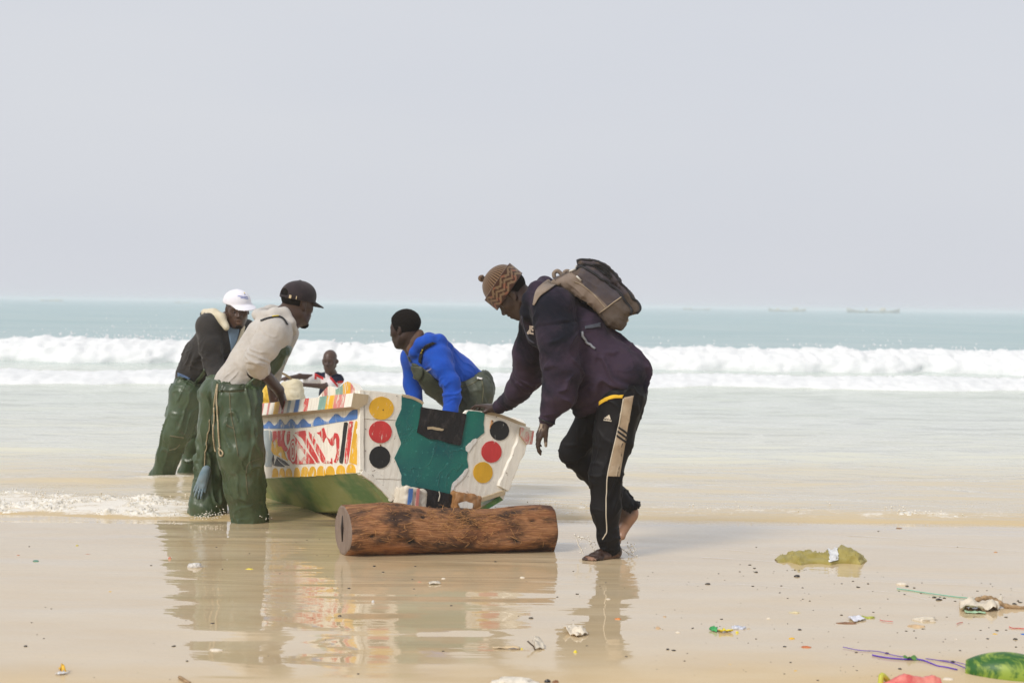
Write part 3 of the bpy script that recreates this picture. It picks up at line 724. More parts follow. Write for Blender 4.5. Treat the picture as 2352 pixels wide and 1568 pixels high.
for t in np.linspace(0, 1, 9)[1:]:
    c = math.cos(t * math.pi / 2)
    secs.append([np.array([xc + (m[0] - xc) * c, m[1] + (b[1] - m[1]) * t, m[2] + (b[2] - m[2]) * t * t]) for m, b in zip(mid, (bow_top, bow_ch, bow_k))])
gr = M('green_hull_paint', (.17, .23, .055), .35, .5); v = gr.co(); n1 = gr.noise(2.2, v, 5, .6); n2 = gr.noise(14, v, 6, .7); n3 = gr.noise(30, gr.n('Mapping', Vector=v, Scale=(1, .25, 1), Rotation=(0, .7, 0)), 5)
c = gr.mix(gr.ramp(n1, (.46, 0), (.60, 1)), (.205, .245, .075), (.035, .15, .03)); c = gr.mix(gr.ramp(n2, (.68, 0), (.72, .8)), c, (.02, .035, .012)); c = gr.mix(gr.math('MULTIPLY', gr.ramp(n3, (.5, 0), (.8, 1)), .4), c, (.30, .33, .16))
gr.set('Base Color', c); gr.bump(n2, .3, .006)
def skin(i0, i1, flip, th):
    "plank skin between two lines of the sections, with thickness inwards"
    V = []; 
    for s in secs:
        a, b = (s[i0], s[i1]); a, b = (mirror(a), mirror(b)) if flip else (a, b); V += [a, b]
    V = np.array(V); n = len(V); inn = V.copy(); inn[:, 0] += np.where(V[:, 0] < xc, 1, -1) * np.minimum(th, np.abs(V[:, 0] - xc)); inn[:, 2] += th * .6
    F = [[2 * i, 2 * i + 1, 2 * i + 3, 2 * i + 2] for i in range(len(secs) - 1)]; F = F if flip else [f[::-1] for f in F]
    G_ = [[k + n for k in f[::-1]] for f in F]; E = [[2 * i + k, 2 * i + 2 + k, 2 * i + 2 + k + n, 2 * i + k + n] for i in range(len(secs) - 1) for k in (0, 1)] + [[0, 1, 1 + n, n]]
    return np.vstack([V, inn]), F + G_ + E
part('side_planking', *skin(0, 1, False, .03), MB['white'], smooth=False); part('side_planking', *skin(0, 1, True, .03), MB['white'], smooth=False)
part('bottom_planking', *skin(1, 2, False, .03), gr.m, smooth=False); part('bottom_planking', *skin(1, 2, True, .03), gr.m, smooth=False)
V = []
for s in secs: V += [s[2], mirror(s[2])]
part('keel_plank', V, [[2 * i, 2 * i + 1, 2 * i + 3, 2 * i + 2] for i in range(len(secs) - 1)], gr.m, smooth=False)
# gunwale rail with painted blocks of colour
def rail(flip):
    fs = []; stripes = [(0, 'white'), (.10, 'rose'), (.27, 'yellow'), (.40, 'green'), (.52, 'white'), (.70, 'red'), (.78, 'white'), (.86, 'blue'), (.94, 'white'), (1.02, 'grey'), (1.07, 'white'), (1.13, 'rose'), (1.23, 'yellow'), (1.33, 'white'), (1.42, 'rose'), (1.46, 'white'), (1.54, 'rose'), (1.60, 'white'), (1.68, 'rose'), (1.73, 'white'), (1.80, 'white')]
    keys = list(dict.fromkeys([k for _, k in stripes] + ['wood'])); mats = [MB[k] for k in keys]
    fl = sorted(set([s for s, _ in stripes] + list(np.linspace(0, 1.78, 40)) + [x[0][1] for x in secs[7:]]))
    fa = np.array([s[0][1] for s in secs]); pa = np.array([s[0] for s in secs]); V = []; F = []; fm = []
    for f in fl:
        p = np.array([np.interp(f, fa, pa[:, k]) for k in range(3)]); tb = min(1, max(0, (f - 1.78) / 2.4)); w = .052 * (1 - .6 * tb)
        j = .004 * pnoise(np.array([[f * 4, 1.0, 0]]))[0]; out = -1; sh = .028 * sstep(.25, 0, f)
        prof = [(w * .2, -.080 - j), (w, -.072), (w, .012 + j - sh * 0), (-w * .9, .020), (-w * .9, -.03)]
        for dx, dz in prof:
            q = p + np.array([out * dx, 0, dz + .026 * max(0, 1 - f / 1.78)]); V.append(mirror(q) if flip else q)
    n = 5; V = np.array(V); V[:n, 1] = -.015 if not flip else -.03
    for i in range(len(fl) - 1):
        k = [c for s, c in stripes if s <= fl[i] + 1e-6][-1] if fl[i] < 1.8 else 'white'
        for a in range(n):
            q = [i * n + a, i * n + (a + 1) % n, (i + 1) * n + (a + 1) % n, (i + 1) * n + a]; F.append(q if flip else q[::-1]); fm.append(keys.index(k if a in (1, 2) else 'wood'))
    F.append(list(range(n)) if not flip else list(range(n))[::-1]); fm.append(keys.index('rose' if flip else 'wood'))
    part('gunwale_rail', V, F, None, mats=mats, fm=fm, smooth=False)
rail(False); rail(True)
# scalloped board on the gunwale
def crest(flip):
    pts = [(500, 300), (540, 284), (580, 236), (618, 194), (642, 184), (664, 194), (690, 212), (720, 192), (752, 162), (778, 150), (800, 158), (822, 184), (850, 222)]
    bas = 305; cs = [(500, 'white'), (528, 'blue'), (548, 'white'), (578, 'rose'), (622, 'white'), (684, 'green'), (742, 'yellow'), (802, 'rose'), (836, 'white')]
    keys = list(dict.fromkeys(k for _, k in cs)); V = []; F = []; fm = []; xs_ = sorted(set(list(np.linspace(500, 850, 60)) + [c for c, _ in cs]))
    px = [p[0] for p in pts]; py = [p[1] for p in pts]
    for x in xs_:
        yt = np.interp(x, px, py); yb = 308 - (x - 500) * .12
        yt = min(yt, yb - 4)
        for (y_, dx) in ((yb, 0), (yt, 0)):
            q = SP(*C2(x, y_)); t_ = unit(np.array([1.0, 0, 0])); o_ = q + np.array([-.012, 0, 0]); i_ = q + np.array([.045, 0, .0])
            V += [mirror(o_) if flip else o_, mirror(i_) if flip else i_]
    for i in range(len(xs_) - 1):
        k = [c for s, c in cs if s <= xs_[i] + 1e-6][-1]; a = i * 4; b = a + 4
        for q, m_ in (([a, b, b + 2, a + 2], k), ([a + 2, b + 2, b + 3, a + 3], 'white'), ([a + 3, b + 3, b + 1, a + 1], 'white')): F.append(q[::-1] if flip else q); fm.append(keys.index(m_))
    for a in (0, (len(xs_) - 1) * 4): F.append([a, a + 2, a + 3, a + 1]); fm.append(keys.index('white'))
    part('scalloped_board', V, F, None, mats=[MB[k] for k in keys], fm=fm, smooth=False)
crest(False); crest(True)
# painting on the side
def sdecal(name, poly, key, off=.002, n=None, amp=1.6, seed=0, label=None):
    q = wob(poly, n or max(24, len(poly) * 3), amp, seed); V, F = flat([SP(*C7(*p)) for p in q], ns, off=off); o = part(name, V, F, MB[key], smooth=False)
    if label: o['label'] = label
sdecal('wave_band', [(40, 640), (60, 640), (85, 655), (110, 700), (130, 715), (160, 690), (190, 655), (200, 650), (225, 665), (260, 710), (285, 722), (320, 690), (345, 640), (365, 625), (390, 655), (420, 700), (445, 710), (480, 660), (510, 625), (530, 625), (560, 660), (590, 700), (615, 705), (640, 670), (670, 630), (695, 620), (720, 640), (760, 685), (800, 695), (835, 660), (870, 610), (905, 590), (930, 600), (980, 645), (1030, 662), (1070, 640), (1110, 590), (1150, 550), (1185, 555), (1230, 595), (1275, 608), (1310, 585), (1350, 530), (1400, 495), (1462, 488), (1465, 620), (1380, 640), (1200, 665), (1000, 700), (800, 735), (600, 752), (400, 762), (200, 762), (45, 755)], 'blue', n=230, label='blue painted band with a wavy upper edge')
for i, (cx, hw, t_, b_) in enumerate([(290, 45, 1322, 1452), (388, 38, 1322, 1450), (485, 46, 1325, 1450), (600, 42, 1312, 1450), (715, 56, 1300, 1445), (825, 52, 1298, 1440), (945, 58, 1290, 1432), (1075, 64, 1290, 1420), (1225, 64, 1278, 1405), (1372, 66, 1262, 1392)]):
    a = np.linspace(0, math.pi, 16); sdecal('painted_scallop', [(cx - hw * math.cos(t), b_ - (b_ - t_) * math.sin(t) ** .75) for t in a], 'yellow', seed=i)
sdecal('painted_bar', [(1275, 672), (1330, 668), (1310, 800), (1290, 950), (1270, 1150), (1255, 1262), (1215, 1255), (1205, 1220), (1225, 1080), (1250, 900), (1262, 760)], 'black', label='black upright painted bar')
sdecal('painted_bar', [(1345, 660), (1405, 652), (1390, 760), (1375, 900), (1355, 1050), (1335, 1180), (1320, 1262), (1280, 1262), (1275, 1230), (1290, 1080), (1315, 900), (1330, 780)], 'red', label='red upright painted bar')
sdecal('painted_bar', [(1415, 780), (1435, 650), (1465, 640), (1462, 900), (1460, 1100), (1452, 1290), (1420, 1255), (1350, 1255), (1355, 1180), (1385, 960)], 'yellow', label='yellow upright painted bar beside the corner')
sdecal('painted_patch', [(95, 800), (170, 780), (240, 790), (245, 950), (240, 1070), (260, 1130), (240, 1200), (240, 1305), (150, 1300), (130, 1100)], 'grey', .0016, label='blue grey painted patch')
RED = [[(260, 795), (330, 793), (435, 785), (415, 860), (415, 930), (430, 990), (470, 1050), (445, 1090), (400, 1060), (370, 1020), (340, 1010), (320, 960), (300, 910), (270, 960), (255, 930), (250, 850)],
       [(548, 850), (600, 910), (660, 1000), (740, 1090), (800, 1160), (865, 1258), (720, 1262), (570, 1270), (590, 1210), (605, 1120), (600, 1000), (580, 900)],
       [(570, 820), (640, 795), (730, 788), (722, 830), (760, 930), (830, 1050), (935, 1250), (890, 1255), (800, 1130), (730, 1000), (680, 900)],
       [(760, 790), (830, 860), (880, 960), (960, 1100), (1020, 1215), (1100, 1235), (1098, 1255), (970, 1255), (900, 1140), (840, 1000), (790, 900)],
       [(960, 760), (985, 745), (1000, 800), (1025, 880), (1000, 900), (985, 960), (965, 960), (955, 900), (920, 850), (880, 815), (930, 810)],
       [(1030, 880), (1070, 920), (1110, 880), (1140, 820), (1180, 830), (1205, 900), (1200, 1100), (1200, 1180), (1165, 1250), (1120, 1235), (1150, 1190), (1170, 1080), (1165, 980), (1160, 880), (1130, 920), (1135, 990), (1090, 1005), (1060, 960)],
       [(455, 1098), (490, 1050), (522, 950), (512, 1060), (530, 1236), (480, 1195)], [(470, 800), (498, 795), (500, 860), (485, 960), (465, 990), (455, 930), (458, 850)], [(1088, 1180), (1102, 1180), (1106, 1260), (1092, 1268)]]
for i, p in enumerate(RED): sdecal('painted_flourish', p, 'red', .0021, seed=40 + i)
for k, (rx, ry, key) in enumerate([(50, 180, 'red'), (40, 150, 'white'), (30, 125, 'red'), (20, 95, 'white'), (11, 62, 'red')]):
    a = np.linspace(0, 2 * math.pi, 36, endpoint=False); sdecal('painted_ring', np.stack([550 + rx * np.cos(a), 1085 + ry * np.sin(a)], 1), key, .0024 + .0006 * k, 40, 1.0, k)
sdecal('painted_leaf', [(640, 1040), (615, 1100), (630, 1180), (650, 1225), (690, 1170), (730, 1155), (690, 1090), (660, 1050)], 'white', .003)
sdecal('painted_flame', [(250, 930), (275, 1010), (290, 940), (312, 905), (330, 960), (330, 1020), (380, 1010), (420, 1090), (440, 1160), (475, 1225), (400, 1180), (330, 1150), (275, 1130), (235, 1070)], 'yellow', .0028)
sdecal('painted_leaf', [(340, 1130), (365, 1095), (385, 1165)], 'white', .0036)
for p in ([(310, 1160), (420, 1220), (500, 1290), (430, 1280), (360, 1220)], [(315, 1180), (330, 1215), (430, 1305), (350, 1300), (275, 1290), (300, 1220)], [(265, 1135), (275, 1200), (262, 1290), (245, 1200)]): sdecal('painted_leaf', p, 'black', .0026, label='black painted leaf')
# --- timbers under the stern
def beam(p0, p1, w, hh, m, name, seed, y0, y1):
    f = S(rbox(np.zeros(3), (w / 2, (y1 - y0) / 2, hh / 2), .02))
    V, Q = nets(f, (-w, -(y1 - y0), -hh), (w, (y1 - y0), hh), .008, 3); V = V + .010 * fbm(V / .05, 3, seed)[:, None] * vnormals(V, Q)
    c = (np.asarray(p0) + np.asarray(p1)) / 2; V = V + c + np.array([0, (y0 + y1) / 2, 0]); return part(name, V, Q, m)
sk = whitewood('skid_paint', (.66, .60, .50))
o = beam(TP(1150, 1062), TP(1300, 1062), .155, .125, sk, 'keel_timber', 3, -.15, .25); o['label'] = 'rounded white keel timber with blue and red strokes'
for x0, x1, key in ((1150, 1180, 'blue'), (1212, 1232, 'rose')):
    q = [TP(x0 + 14, 985), TP(x1 + 14, 985), TP(x1 + 2, 1130), TP(x0, 1130)]; V, F = flat([p + np.array([0, -.150, 0]) for p in q], NT, .006, .006); part('brush_stroke', V, F, MB[key], smooth=False)
rw = whitewood('rotten_wood', (.36, .17, .06))
beam(TP(1590, 1092), TP(1750, 1092), .185, .105, rw, 'keel_timber', 8, -.085, .25)['label'] = 'rotten brown keel timber with flaking white paint'
tdecal('flaking_patch', [(1580, 1100), (1640, 1085), (1700, 1100), (1690, 1150), (1610, 1155)], wp, .090, 40, 5, 4); tdecal('flaking_patch', [(1600, 1050), (1690, 1030), (1750, 1020), (1760, 1060), (1700, 1080), (1620, 1078)], wp, .03, 40, 6, 14)
plate('rubber_apron', [(1296, 975), (1430, 1000), (1568, 1032), (1560, 1110), (1558, 1165), (1300, 1165), (1290, 1080)], .03, bk.m, seed=21)
v, f = tube(smoothline([TP(1462, 1008) + [0, -.036, 0], TP(1466, 1040) + [0, -.04, 0], TP(1456, 1086) + [0, -.038, 0]], 12), .004, 5); part('string', v, f, simple('string_material', (.5, .46, .38)))
# stern knee and a thwart inside
V, F = prism([(xc - .5, S0[2] - .30), (xc + .5, S0[2] - .30), (xc + .5, S0[2] - .25), (xc - .5, S0[2] - .25)], .9, 1.15); part('thwart', V, F, MB['wood'], smooth=False)
# ================================================================== PEOPLE
def head_shape(c, Rm, s=1.0, jaw=1.0, ears=True, mouth=0.0):
    "head in its own frame: x to the nose, y to the left ear, z to the crown; Rm rows = those axes"
    c = np.asarray(c, float)
    a = np.array
    g = S(ell((-.014, 0, .045), (.100, .0745, .083)))
    g.u(ell((.030, 0, -.030), (.058, .058, .080)), .05)
    g.u(rc((-.006, .050, -.050), (.062, .016, -.098), .022, .016), .035)
    g.u(ell((.066, 0, -.094), (.022, .024, .018)), .03)
    g.u(rc((.074, .010, .030), (.068, .042, .026), .0125, .011), .022)
    g.u(ell((.056, .043, -.010), (.026, .020, .020)), .03)
    g.u(ell((.066, 0, -.052), (.034, .034, .030)), .03)
    g.sub(ell((.096, .031, .008), (.020, .018, .0135)), .018)
    g.u(ell((.0735, .031, .008), (.0125, .0150, .0105)), .006)
    g.u(rc((.083, 0, .020), (.103, 0, -.017), .0075, .0115), .016)
    g.u(ell((.108, 0, -.021), (.0105, .0125, .010)), .010)
    g.u(ell((.097, .0145, -.024), (.012, .0085, .0085)), .008)
    g.sub(ell((.104, .0075, -.033), (.006, .0035, .004)), .003)
    g.u(ell((.094, 0, -.050), (.0115, .024, .0085)), .010)
    g.u(ell((.091, 0, -.066 - mouth), (.0115, .0215, .0095)), .010)
    g.sub(ell((.106, 0, -.0572 - mouth * .5), (.014, .022, .0018 + mouth * .7)), .004)
    if ears:
        g.u(ell((-.006, .077, .004), (.017, .0085, .029)), .008)
        g.sub(ell((.000, .086, .006), (.008, .006, .017)), .006)
        g.u(ell((.004, .079, -.022), (.008, .006, .008)), .006)
    def f(p):
        q = ((p - c) @ Rm.T) / s; q = q.copy(); q[:, 1] = np.abs(q[:, 1]); return g(q) * s
    return f
def skull_shape(c, Rm, s=1.0, grow=0.0):
    g = S(ell((-.014, 0, .045), (.100 + grow, .0745 + grow, .083 + grow))); g.u(ell((.030, 0, -.030), (.058 + grow, .058 + grow, .080 + grow)), .05)
    def f(p):
        q = ((p - c) @ Rm.T) / s; return g(q) * s
    return f
def frame(fwd, up):
    f = unit(fwd); u = np.asarray(up, float); u = unit(u - f * (u @ f)); l = np.cross(u, f); return np.array([f, l, u])
class Loc:
    "a local frame to write clothing in: w(x,y,z) -> world"
    def __init__(s, c, Rm, sc=1.0): s.c = np.asarray(c, float); s.R = Rm; s.s = sc
    def w(s, *v): return s.c + s.s * (np.asarray(v, float) @ s.R)
    def l(s, p): return ((np.asarray(p) - s.c) @ s.R.T) / s.s
    def f(s, g): return lambda p: g(s.l(p)) * s.s
def hand_shape(wrist, d, palm, side, curls=None, spread=.10, thumb=(.62, .72, .25), tcurl=.45, s=1.0):
    """five fingers: d wrist->knuckles, palm = the way the palm faces, side = +1/-1 for which side the thumb leaves (along d x palm)"""
    d = unit(d); n = np.asarray(palm, float); n = unit(n - d * (n @ d)); t = np.cross(d, n) * side; w = np.asarray(wrist, float)
    curls = curls or [(.3, .4, .3)] * 4
    g = S(); offs = (.031, .0105, -.0105, -.030); ln = ((.044, .026, .021), (.049, .030, .022), (.045, .028, .022), (.035, .021, .019)); kl = (.092, .095, .091, .083)
    ks = [w + s * (d * k + t * o) for k, o in zip(kl, offs)]
    for i, k in enumerate(ks):
        g.u(rc(w + s * t * offs[i] * .62, k, .0155 * s, .0115 * s), .018 * s)
    g.u(rc(w + s * (d * .03 - t * .014 + n * .006), w + s * (d * .075 - t * .012 + n * .006), .016 * s, .012 * s), .015 * s)
    tips = []
    for i, k in enumerate(ks):
        a = 0; sp = spread * (1.4, .4, -.5, -1.5)[i]; p = k; dd0 = unit(d + t * sp); r = .0098 * s
        for j, (L, c_) in enumerate(zip(ln[i], curls[i])):
            a += c_; q = p + s * L * (dd0 * math.cos(a) + n * math.sin(a)); r2 = r * (.92 if j < 2 else .80)
            g.u(rc(p, q, r, r2), .004 * s); p = q; r = r2
        tips.append(p)
    b = w + s * (d * .022 + t * .022 + n * .006); td = unit(d * thumb[0] + t * thumb[1] + n * thumb[2])
    m = b + s * .046 * td; td2 = unit(td * math.cos(tcurl) + unit(d * .9 + n * .5 - t * .2) * math.sin(tcurl)); k2 = m + s * .034 * td2; td3 = unit(td2 + n * .25 * tcurl); e = k2 + s * .027 * td3
    g.u(rc(b, m, .0165 * s, .0125 * s), .014 * s); g.u(rc(m, k2, .0118 * s, .0105 * s), .005 * s); g.u(rc(k2, e, .0105 * s, .0085 * s), .003 * s)
    g.tips = tips + [e]; return g
def foot_shape(heel, d, up, side, s=1.0, lift=0):
    "foot from the heel along d, up = instep; side +1/-1: which way (d x up) the big toe lies"
    d = unit(d); u = np.asarray(up, float); u = unit(u - d * (u @ d)); t = np.cross(d, u) * side; h = np.asarray(heel, float); W = lambda x, y, z: h + s * (d * x + t * y + u * z)
    g = S(ell(W(.025, 0, .030), np.array([.034, .030, .031]) * s, np.array([d, t, u])))
    g.u(rc(W(.03, -.004, .045), W(.15, .004, .036), .036 * s, .026 * s), .03 * s)
    g.u(rc(W(.03, -.012, .024), W(.165, -.024, .018), .024 * s, .017 * s), .02 * s); g.u(rc(W(.10, .018, .026), W(.185, .024, .020), .020 * s, .019 * s), .02 * s)
    g.u(rc(W(.18, .022, .019), W(.172, -.030, .015), .018 * s, .013 * s), .02 * s); g.u(rc(W(.055, 0, .05), W(.045, 0, .12), .038 * s, .034 * s), .03 * s)
    for y, x0, x1, r in ((.029, .185, .243, .0125), (.010, .190, .243, .0095), (-.006, .186, .234, .0088), (-.020, .180, .222, .0084), (-.033, .170, .207, .0082)):
        g.u(rc(W(x0, y, .018), W((x0 + x1) / 2 + .006, y, .020), r * s * .88, r * s * .92), .005 * s); g.u(rc(W((x0 + x1) / 2 + .006, y, .020), W(x1, y, .011), r * s * .92, r * s * .9), .003 * s)
    g.W = W; return g
def skin_mat(name, base, rough=.42):
    a = M(name, base, rough, .45); v = a.geo(); n = a.noise(35, v, 5); n2 = a.noise(9, v, 3); tone = a.attr('tone', 'Fac')
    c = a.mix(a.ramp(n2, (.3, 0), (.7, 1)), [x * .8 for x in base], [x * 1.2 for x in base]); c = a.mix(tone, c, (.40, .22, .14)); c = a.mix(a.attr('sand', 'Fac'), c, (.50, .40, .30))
    a.set('Base Color', c); a.set('Roughness', a.math('MULTIPLY_ADD', n, .25, rough - .12)); a.bump(a.noise(260, v, 3), .18, .0015); return a.m
SKIN = {'deep': skin_mat('skin_deep', (.044, .023, .016)), 'dark': skin_mat('skin_dark', (.062, .033, .022)), 'brown': skin_mat('skin_brown', (.072, .038, .026))}
def make_body(root, f, lo, hi, m, h=.005, tones=(), sands=(), rel=1):
    V, Q = nets(f, lo, hi, h); V = relax(V, Q, rel, .4)
    tone = np.zeros(len(V)); sand = np.zeros(len(V))
    for c, r, v in tones: tone = np.maximum(tone, v * sstep(r, r * .5, np.linalg.norm(V - c, axis=1)))
    for c, r, v in sands:
        w = sstep(r, r * .6, np.linalg.norm(V - c, axis=1)); sand = np.maximum(sand, v * w * sstep(-.12, .12, fbm(V / .022, 3, 5) + .06))
    return mesh('body', V, Q, m, root, attrs={'tone': tone, 'sand': sand})
def garment(name, root, f, lo, hi, m, h=.007, folds=(), rel=1, keep=False, **kw):
    V, Q = largest(*nets(f, lo, hi, h)); V = relax(V, Q, rel, .5); N = vnormals(V, Q); d = np.zeros(len(V))
    for g in folds: d = d + g(V)
    V = V + N * d[:, None]; V = relax(V, Q, 1, .25); o = mesh(name, V, Q, m, root, **{k: (v(V) if callable(v) else v) for k, v in kw.items()})
    o_c = Cloth(V, Q); return (o, o_c)
def near_w(c, r):
    c = np.asarray(c, float); return lambda V: sstep(r, r * .35, np.linalg.norm(V - c, axis=1))
def ridge(n, w=.085): return np.exp(-(n / w) ** 2)
def _fold(V, al, wa, wc, seed, amp, w):
    Vw = V + .03 * np.stack([pnoise(V / .12, seed + 3), pnoise(V / .12, seed + 4), pnoise(V / .12, seed + 5)], 1)
    n = aniso(Vw, al, wa, wc, seed); pt = sstep(-.18, .20, pnoise(V / .15, seed + 9))
    return amp * w * (pt * (ridge(n) - .30) + .35 * n)
def f_ring(a, b, wl, amp, seed, c=None, r=.2):
    "folds that run round a limb from a to b"
    al = unit(np.asarray(b) - np.asarray(a)); w = near_w(c, r) if c is not None else (lambda V: 1)
    return lambda V: _fold(V, al, wl, .20, seed, amp, w(V))
def f_drape(al, wl, amp, seed, wc=.055, c=None, r=.3):
    "long folds that run along al"
    w = near_w(c, r) if c is not None else (lambda V: 1)
    return lambda V: _fold(V, al, wl, wc, seed, amp, w(V))
def f_lump(wl, amp, seed): return lambda V: amp * fbm(V / wl, 3, seed)
def box_of(pts, pad=.2):
    p = np.array(pts); return p.min(0) - pad, p.max(0) + pad
def cloth_mat(name, base, alt, stain=(.12, .08, .05), rough=.85, sc=5, st=.25, sheen=.15, weave=500, spec=.25):
    a = M(name, base, rough, spec); v = a.geo(); n = a.noise(sc, v, 5, .6, .3); n2 = a.noise(sc * 3.2, v, 6, .7); n3 = a.noise(weave, v, 2)
    c = a.mix(a.ramp(n, (.36, 0), (.66, 1)), base, alt); c = a.mix(a.math('MULTIPLY', a.ramp(n2, (.56, 0), (.74, 1)), st), c, stain)
    a.set('Base Color', c); a.set('Sheen Weight', sheen); a.set('Sheen Roughness', .5); a.bump(a.math('ADD', a.math('MULTIPLY', n3, .5), n2), .35, .003); return a.m
def eyes(root, hd, R_, s, look=0):
    wm = simple('eye_white', (.26, .22, .19), .3, .05, 50, .5); pm = simple('eye_iris', (.012, .008, .006), .2, .05, 50, .5)
    for y in (.031, -.031):
        L_ = Loc(hd, R_, s); c = L_.w(.0735, y, .0075); r = .0115 * s
        o = mesh('eye', IV2 * r * np.array([1, 1, 1]) + c, IF2, wm, root); mesh('iris', (IV2 * .0060 * s * 1) + c + (L_.w(1, look, -.1) - L_.w(0, 0, 0)) * .0072, IF2, pm, o)
_m = bpy.data.meshes.new('t'); _b = bmesh.new(); bmesh.ops.create_icosphere(_b, subdivisions=2, radius=1); _b.to_mesh(_m); _b.free(); IV2 = np.array([v.co for v in _m.vertices]); IF2 = [list(p.vertices) for p in _m.polygons]; bpy.data.meshes.remove(_m)
def rope_tube(pts, r, n=80, k=None): return tube(smoothline(pts, n), r, 6)
# ------------------------------------------------------------------ the man with the backpack
DA = 8.06
A_ = empty('person', (P(1400, 1283, 7.97)[0], 7.97, 0), 'barefoot man with a backpack, brown bobble hat and dark purple hoodie bending over the stern', 'person')
hdR = frame((-.62, .05, -.78), (-.78, 0, .62)); HA = P(1179, 679, 8.17); sA = 1.06
hip_n, kn_n, an_n = P(1426, 925, 8.02), P(1391, 1088, 7.97), P(1401, 1250, 7.99)
hip_f, kn_f, an_f = P(1398, 915, 8.20), P(1316, 1037, 8.24), P(1451, 1172, 8.34)
sh_n, el_n, wr_n = P(1268, 703, 7.98), P(1292, 868, 7.93), P(1253, 969, 7.95)
sh_f, el_f, wr_f = P(1240, 745, 8.40), P(1213, 860, 8.58), P(1141, 937, 8.86)
heel = P(1420, 1271, 8.045); heel[2] = -.004
bd = S(head_shape(HA, hdR, sA)); nb = P(1258, 695, 8.17)
bd.u(rc(HA + Loc(HA, hdR).w(-.03, 0, -.03) - HA, nb, .056, .062), .03)
bd.u(rc(nb, P(1330, 790, 8.14), .10, .12), .05).u(rc(P(1330, 790, 8.14), P(1420, 890, 8.1), .12, .12), .05)
for a, b, r1, r2 in ((sh_n, el_n, .05, .042), (el_n, wr_n, .042, .030), (sh_f, el_f, .05, .042), (el_f, wr_f, .042, .030), (hip_n, kn_n, .085, .058), (kn_n, an_n, .056, .036), (hip_f, kn_f, .085, .058), (kn_f, an_f, .056, .036)): bd.u(rc(a, b, r1, r2), .03)
hn = hand_shape(wr_n, P(1239, 1005, 7.93) - wr_n, np.array([.80, -.35, -.1]), 1, [(.25, .35, .25), (.30, .42, .25), (.36, .45, .3), (.42, .5, .3)], .03, (.80, .45, .30), .15, 1.0)
t_ = np.cross(unit(P(1239, 1005, 7.93) - wr_n), [.8, -.35, -.1])
hn = hand_shape(wr_n, P(1237, 1004, 7.95) - wr_n, np.array([.93, .25, .1]), 1 if t_[1] < 0 else -1, [(.20, .40, .3), (.25, .45, .3), (.30, .5, .35), (.36, .5, .35)], .02, (.93, .26, .34), .22, 1.0)
bd.u(hn, .02)
hf_d = P(1112, 931, 8.93) - wr_f; hf = hand_shape(wr_f, hf_d, np.array([.05, .0, -1]), 1, [(.30, .55, .35), (.35, .6, .35), (.35, .6, .35), (.4, .6, .35)], .12, (.75, .50, .45), .35, 1.04)
tt_ = np.cross(unit(hf_d), [.05, 0, -1.0]); sgn = 1 if tt_[1] < 0 else -1
hf = hand_shape(wr_f, hf_d, np.array([.05, .0, -1]), sgn, [(.10, .50, .45), (.15, .6, .45), (.2, .65, .4), (.25, .65, .4)], .13, (.80, .55, .55), .35, 1.04)
bd.u(hf, .02)
fn = foot_shape(heel, P(1342, 1283, 7.90) - heel, (0, 0, 1), 1, .98); ff_h = P(1463, 1180, 8.36)
fd_ = unit(np.array([P(1342, 1283, 7.9)[0] - heel[0], 7.88 - heel[1], 0])); bt = np.cross(fd_, [0, 0, 1]); fn = foot_shape(heel, fd_, (0, 0, 1), -1 if bt[1] < 0 else 1, .98)
ffd = P(1418, 1246, 8.30) - ff_h; ff = foot_shape(ff_h, ffd, (-.75, -.5, .35), 1, 1.0)
bd.u(fn, .02).u(ff, .02)
ton = [(fn.W(.225, y, .014), .020, .65) for y in (.03, .01, -.006, -.02, -.033)] + [(fn.W(x, -.035, .004), .035, .25) for x in (.02, .05, .09, .13)] + [(ff_h + ffd * t + np.array([.04, -.03, 0]), .10, .95) for t in (0, .35, .7)] + [(t, .018, .45) for t in hf.tips]  # far foot: pale sole, plus its lit orange look painted into the tone
san = [(wr_n + (P(1237, 1004, 7.95) - wr_n) * t, .045, .75) for t in (-.1, .35)] + [(hn.tips[4], .03, .5)]
lo, hi = box_of([heel, HA, ff_h, wr_f, wr_n, P(1080, 950, 9.1), P(1330, 1283, 7.85)], .22)
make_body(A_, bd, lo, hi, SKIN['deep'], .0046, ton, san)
eyes(A_, HA, hdR, sA)
LA = Loc(HA, hdR, sA)
hair = S(skull_shape(HA, hdR, sA, .003)).i(plane(LA.w(-.02, 0, .005), LA.w(1, 0, -.25) - LA.w(0, 0, 0)), .01).i(plane(LA.w(0, 0, -.045), LA.w(0, 0, -1) - LA.w(0, 0, 0)), .01).sub(LA.f(lambda q: np.linalg.norm((q * [1, .4, 1]) - [.004, 0, 0], axis=1) - .040), .008)
HAIR = simple('short_black_hair', (.010, .008, .007), .95, .3, 400, .15, .8, .004)
V, Q = nets(hair, *box_of([HA], .2), .005); mesh('hair', V, Q, HAIR, A_)
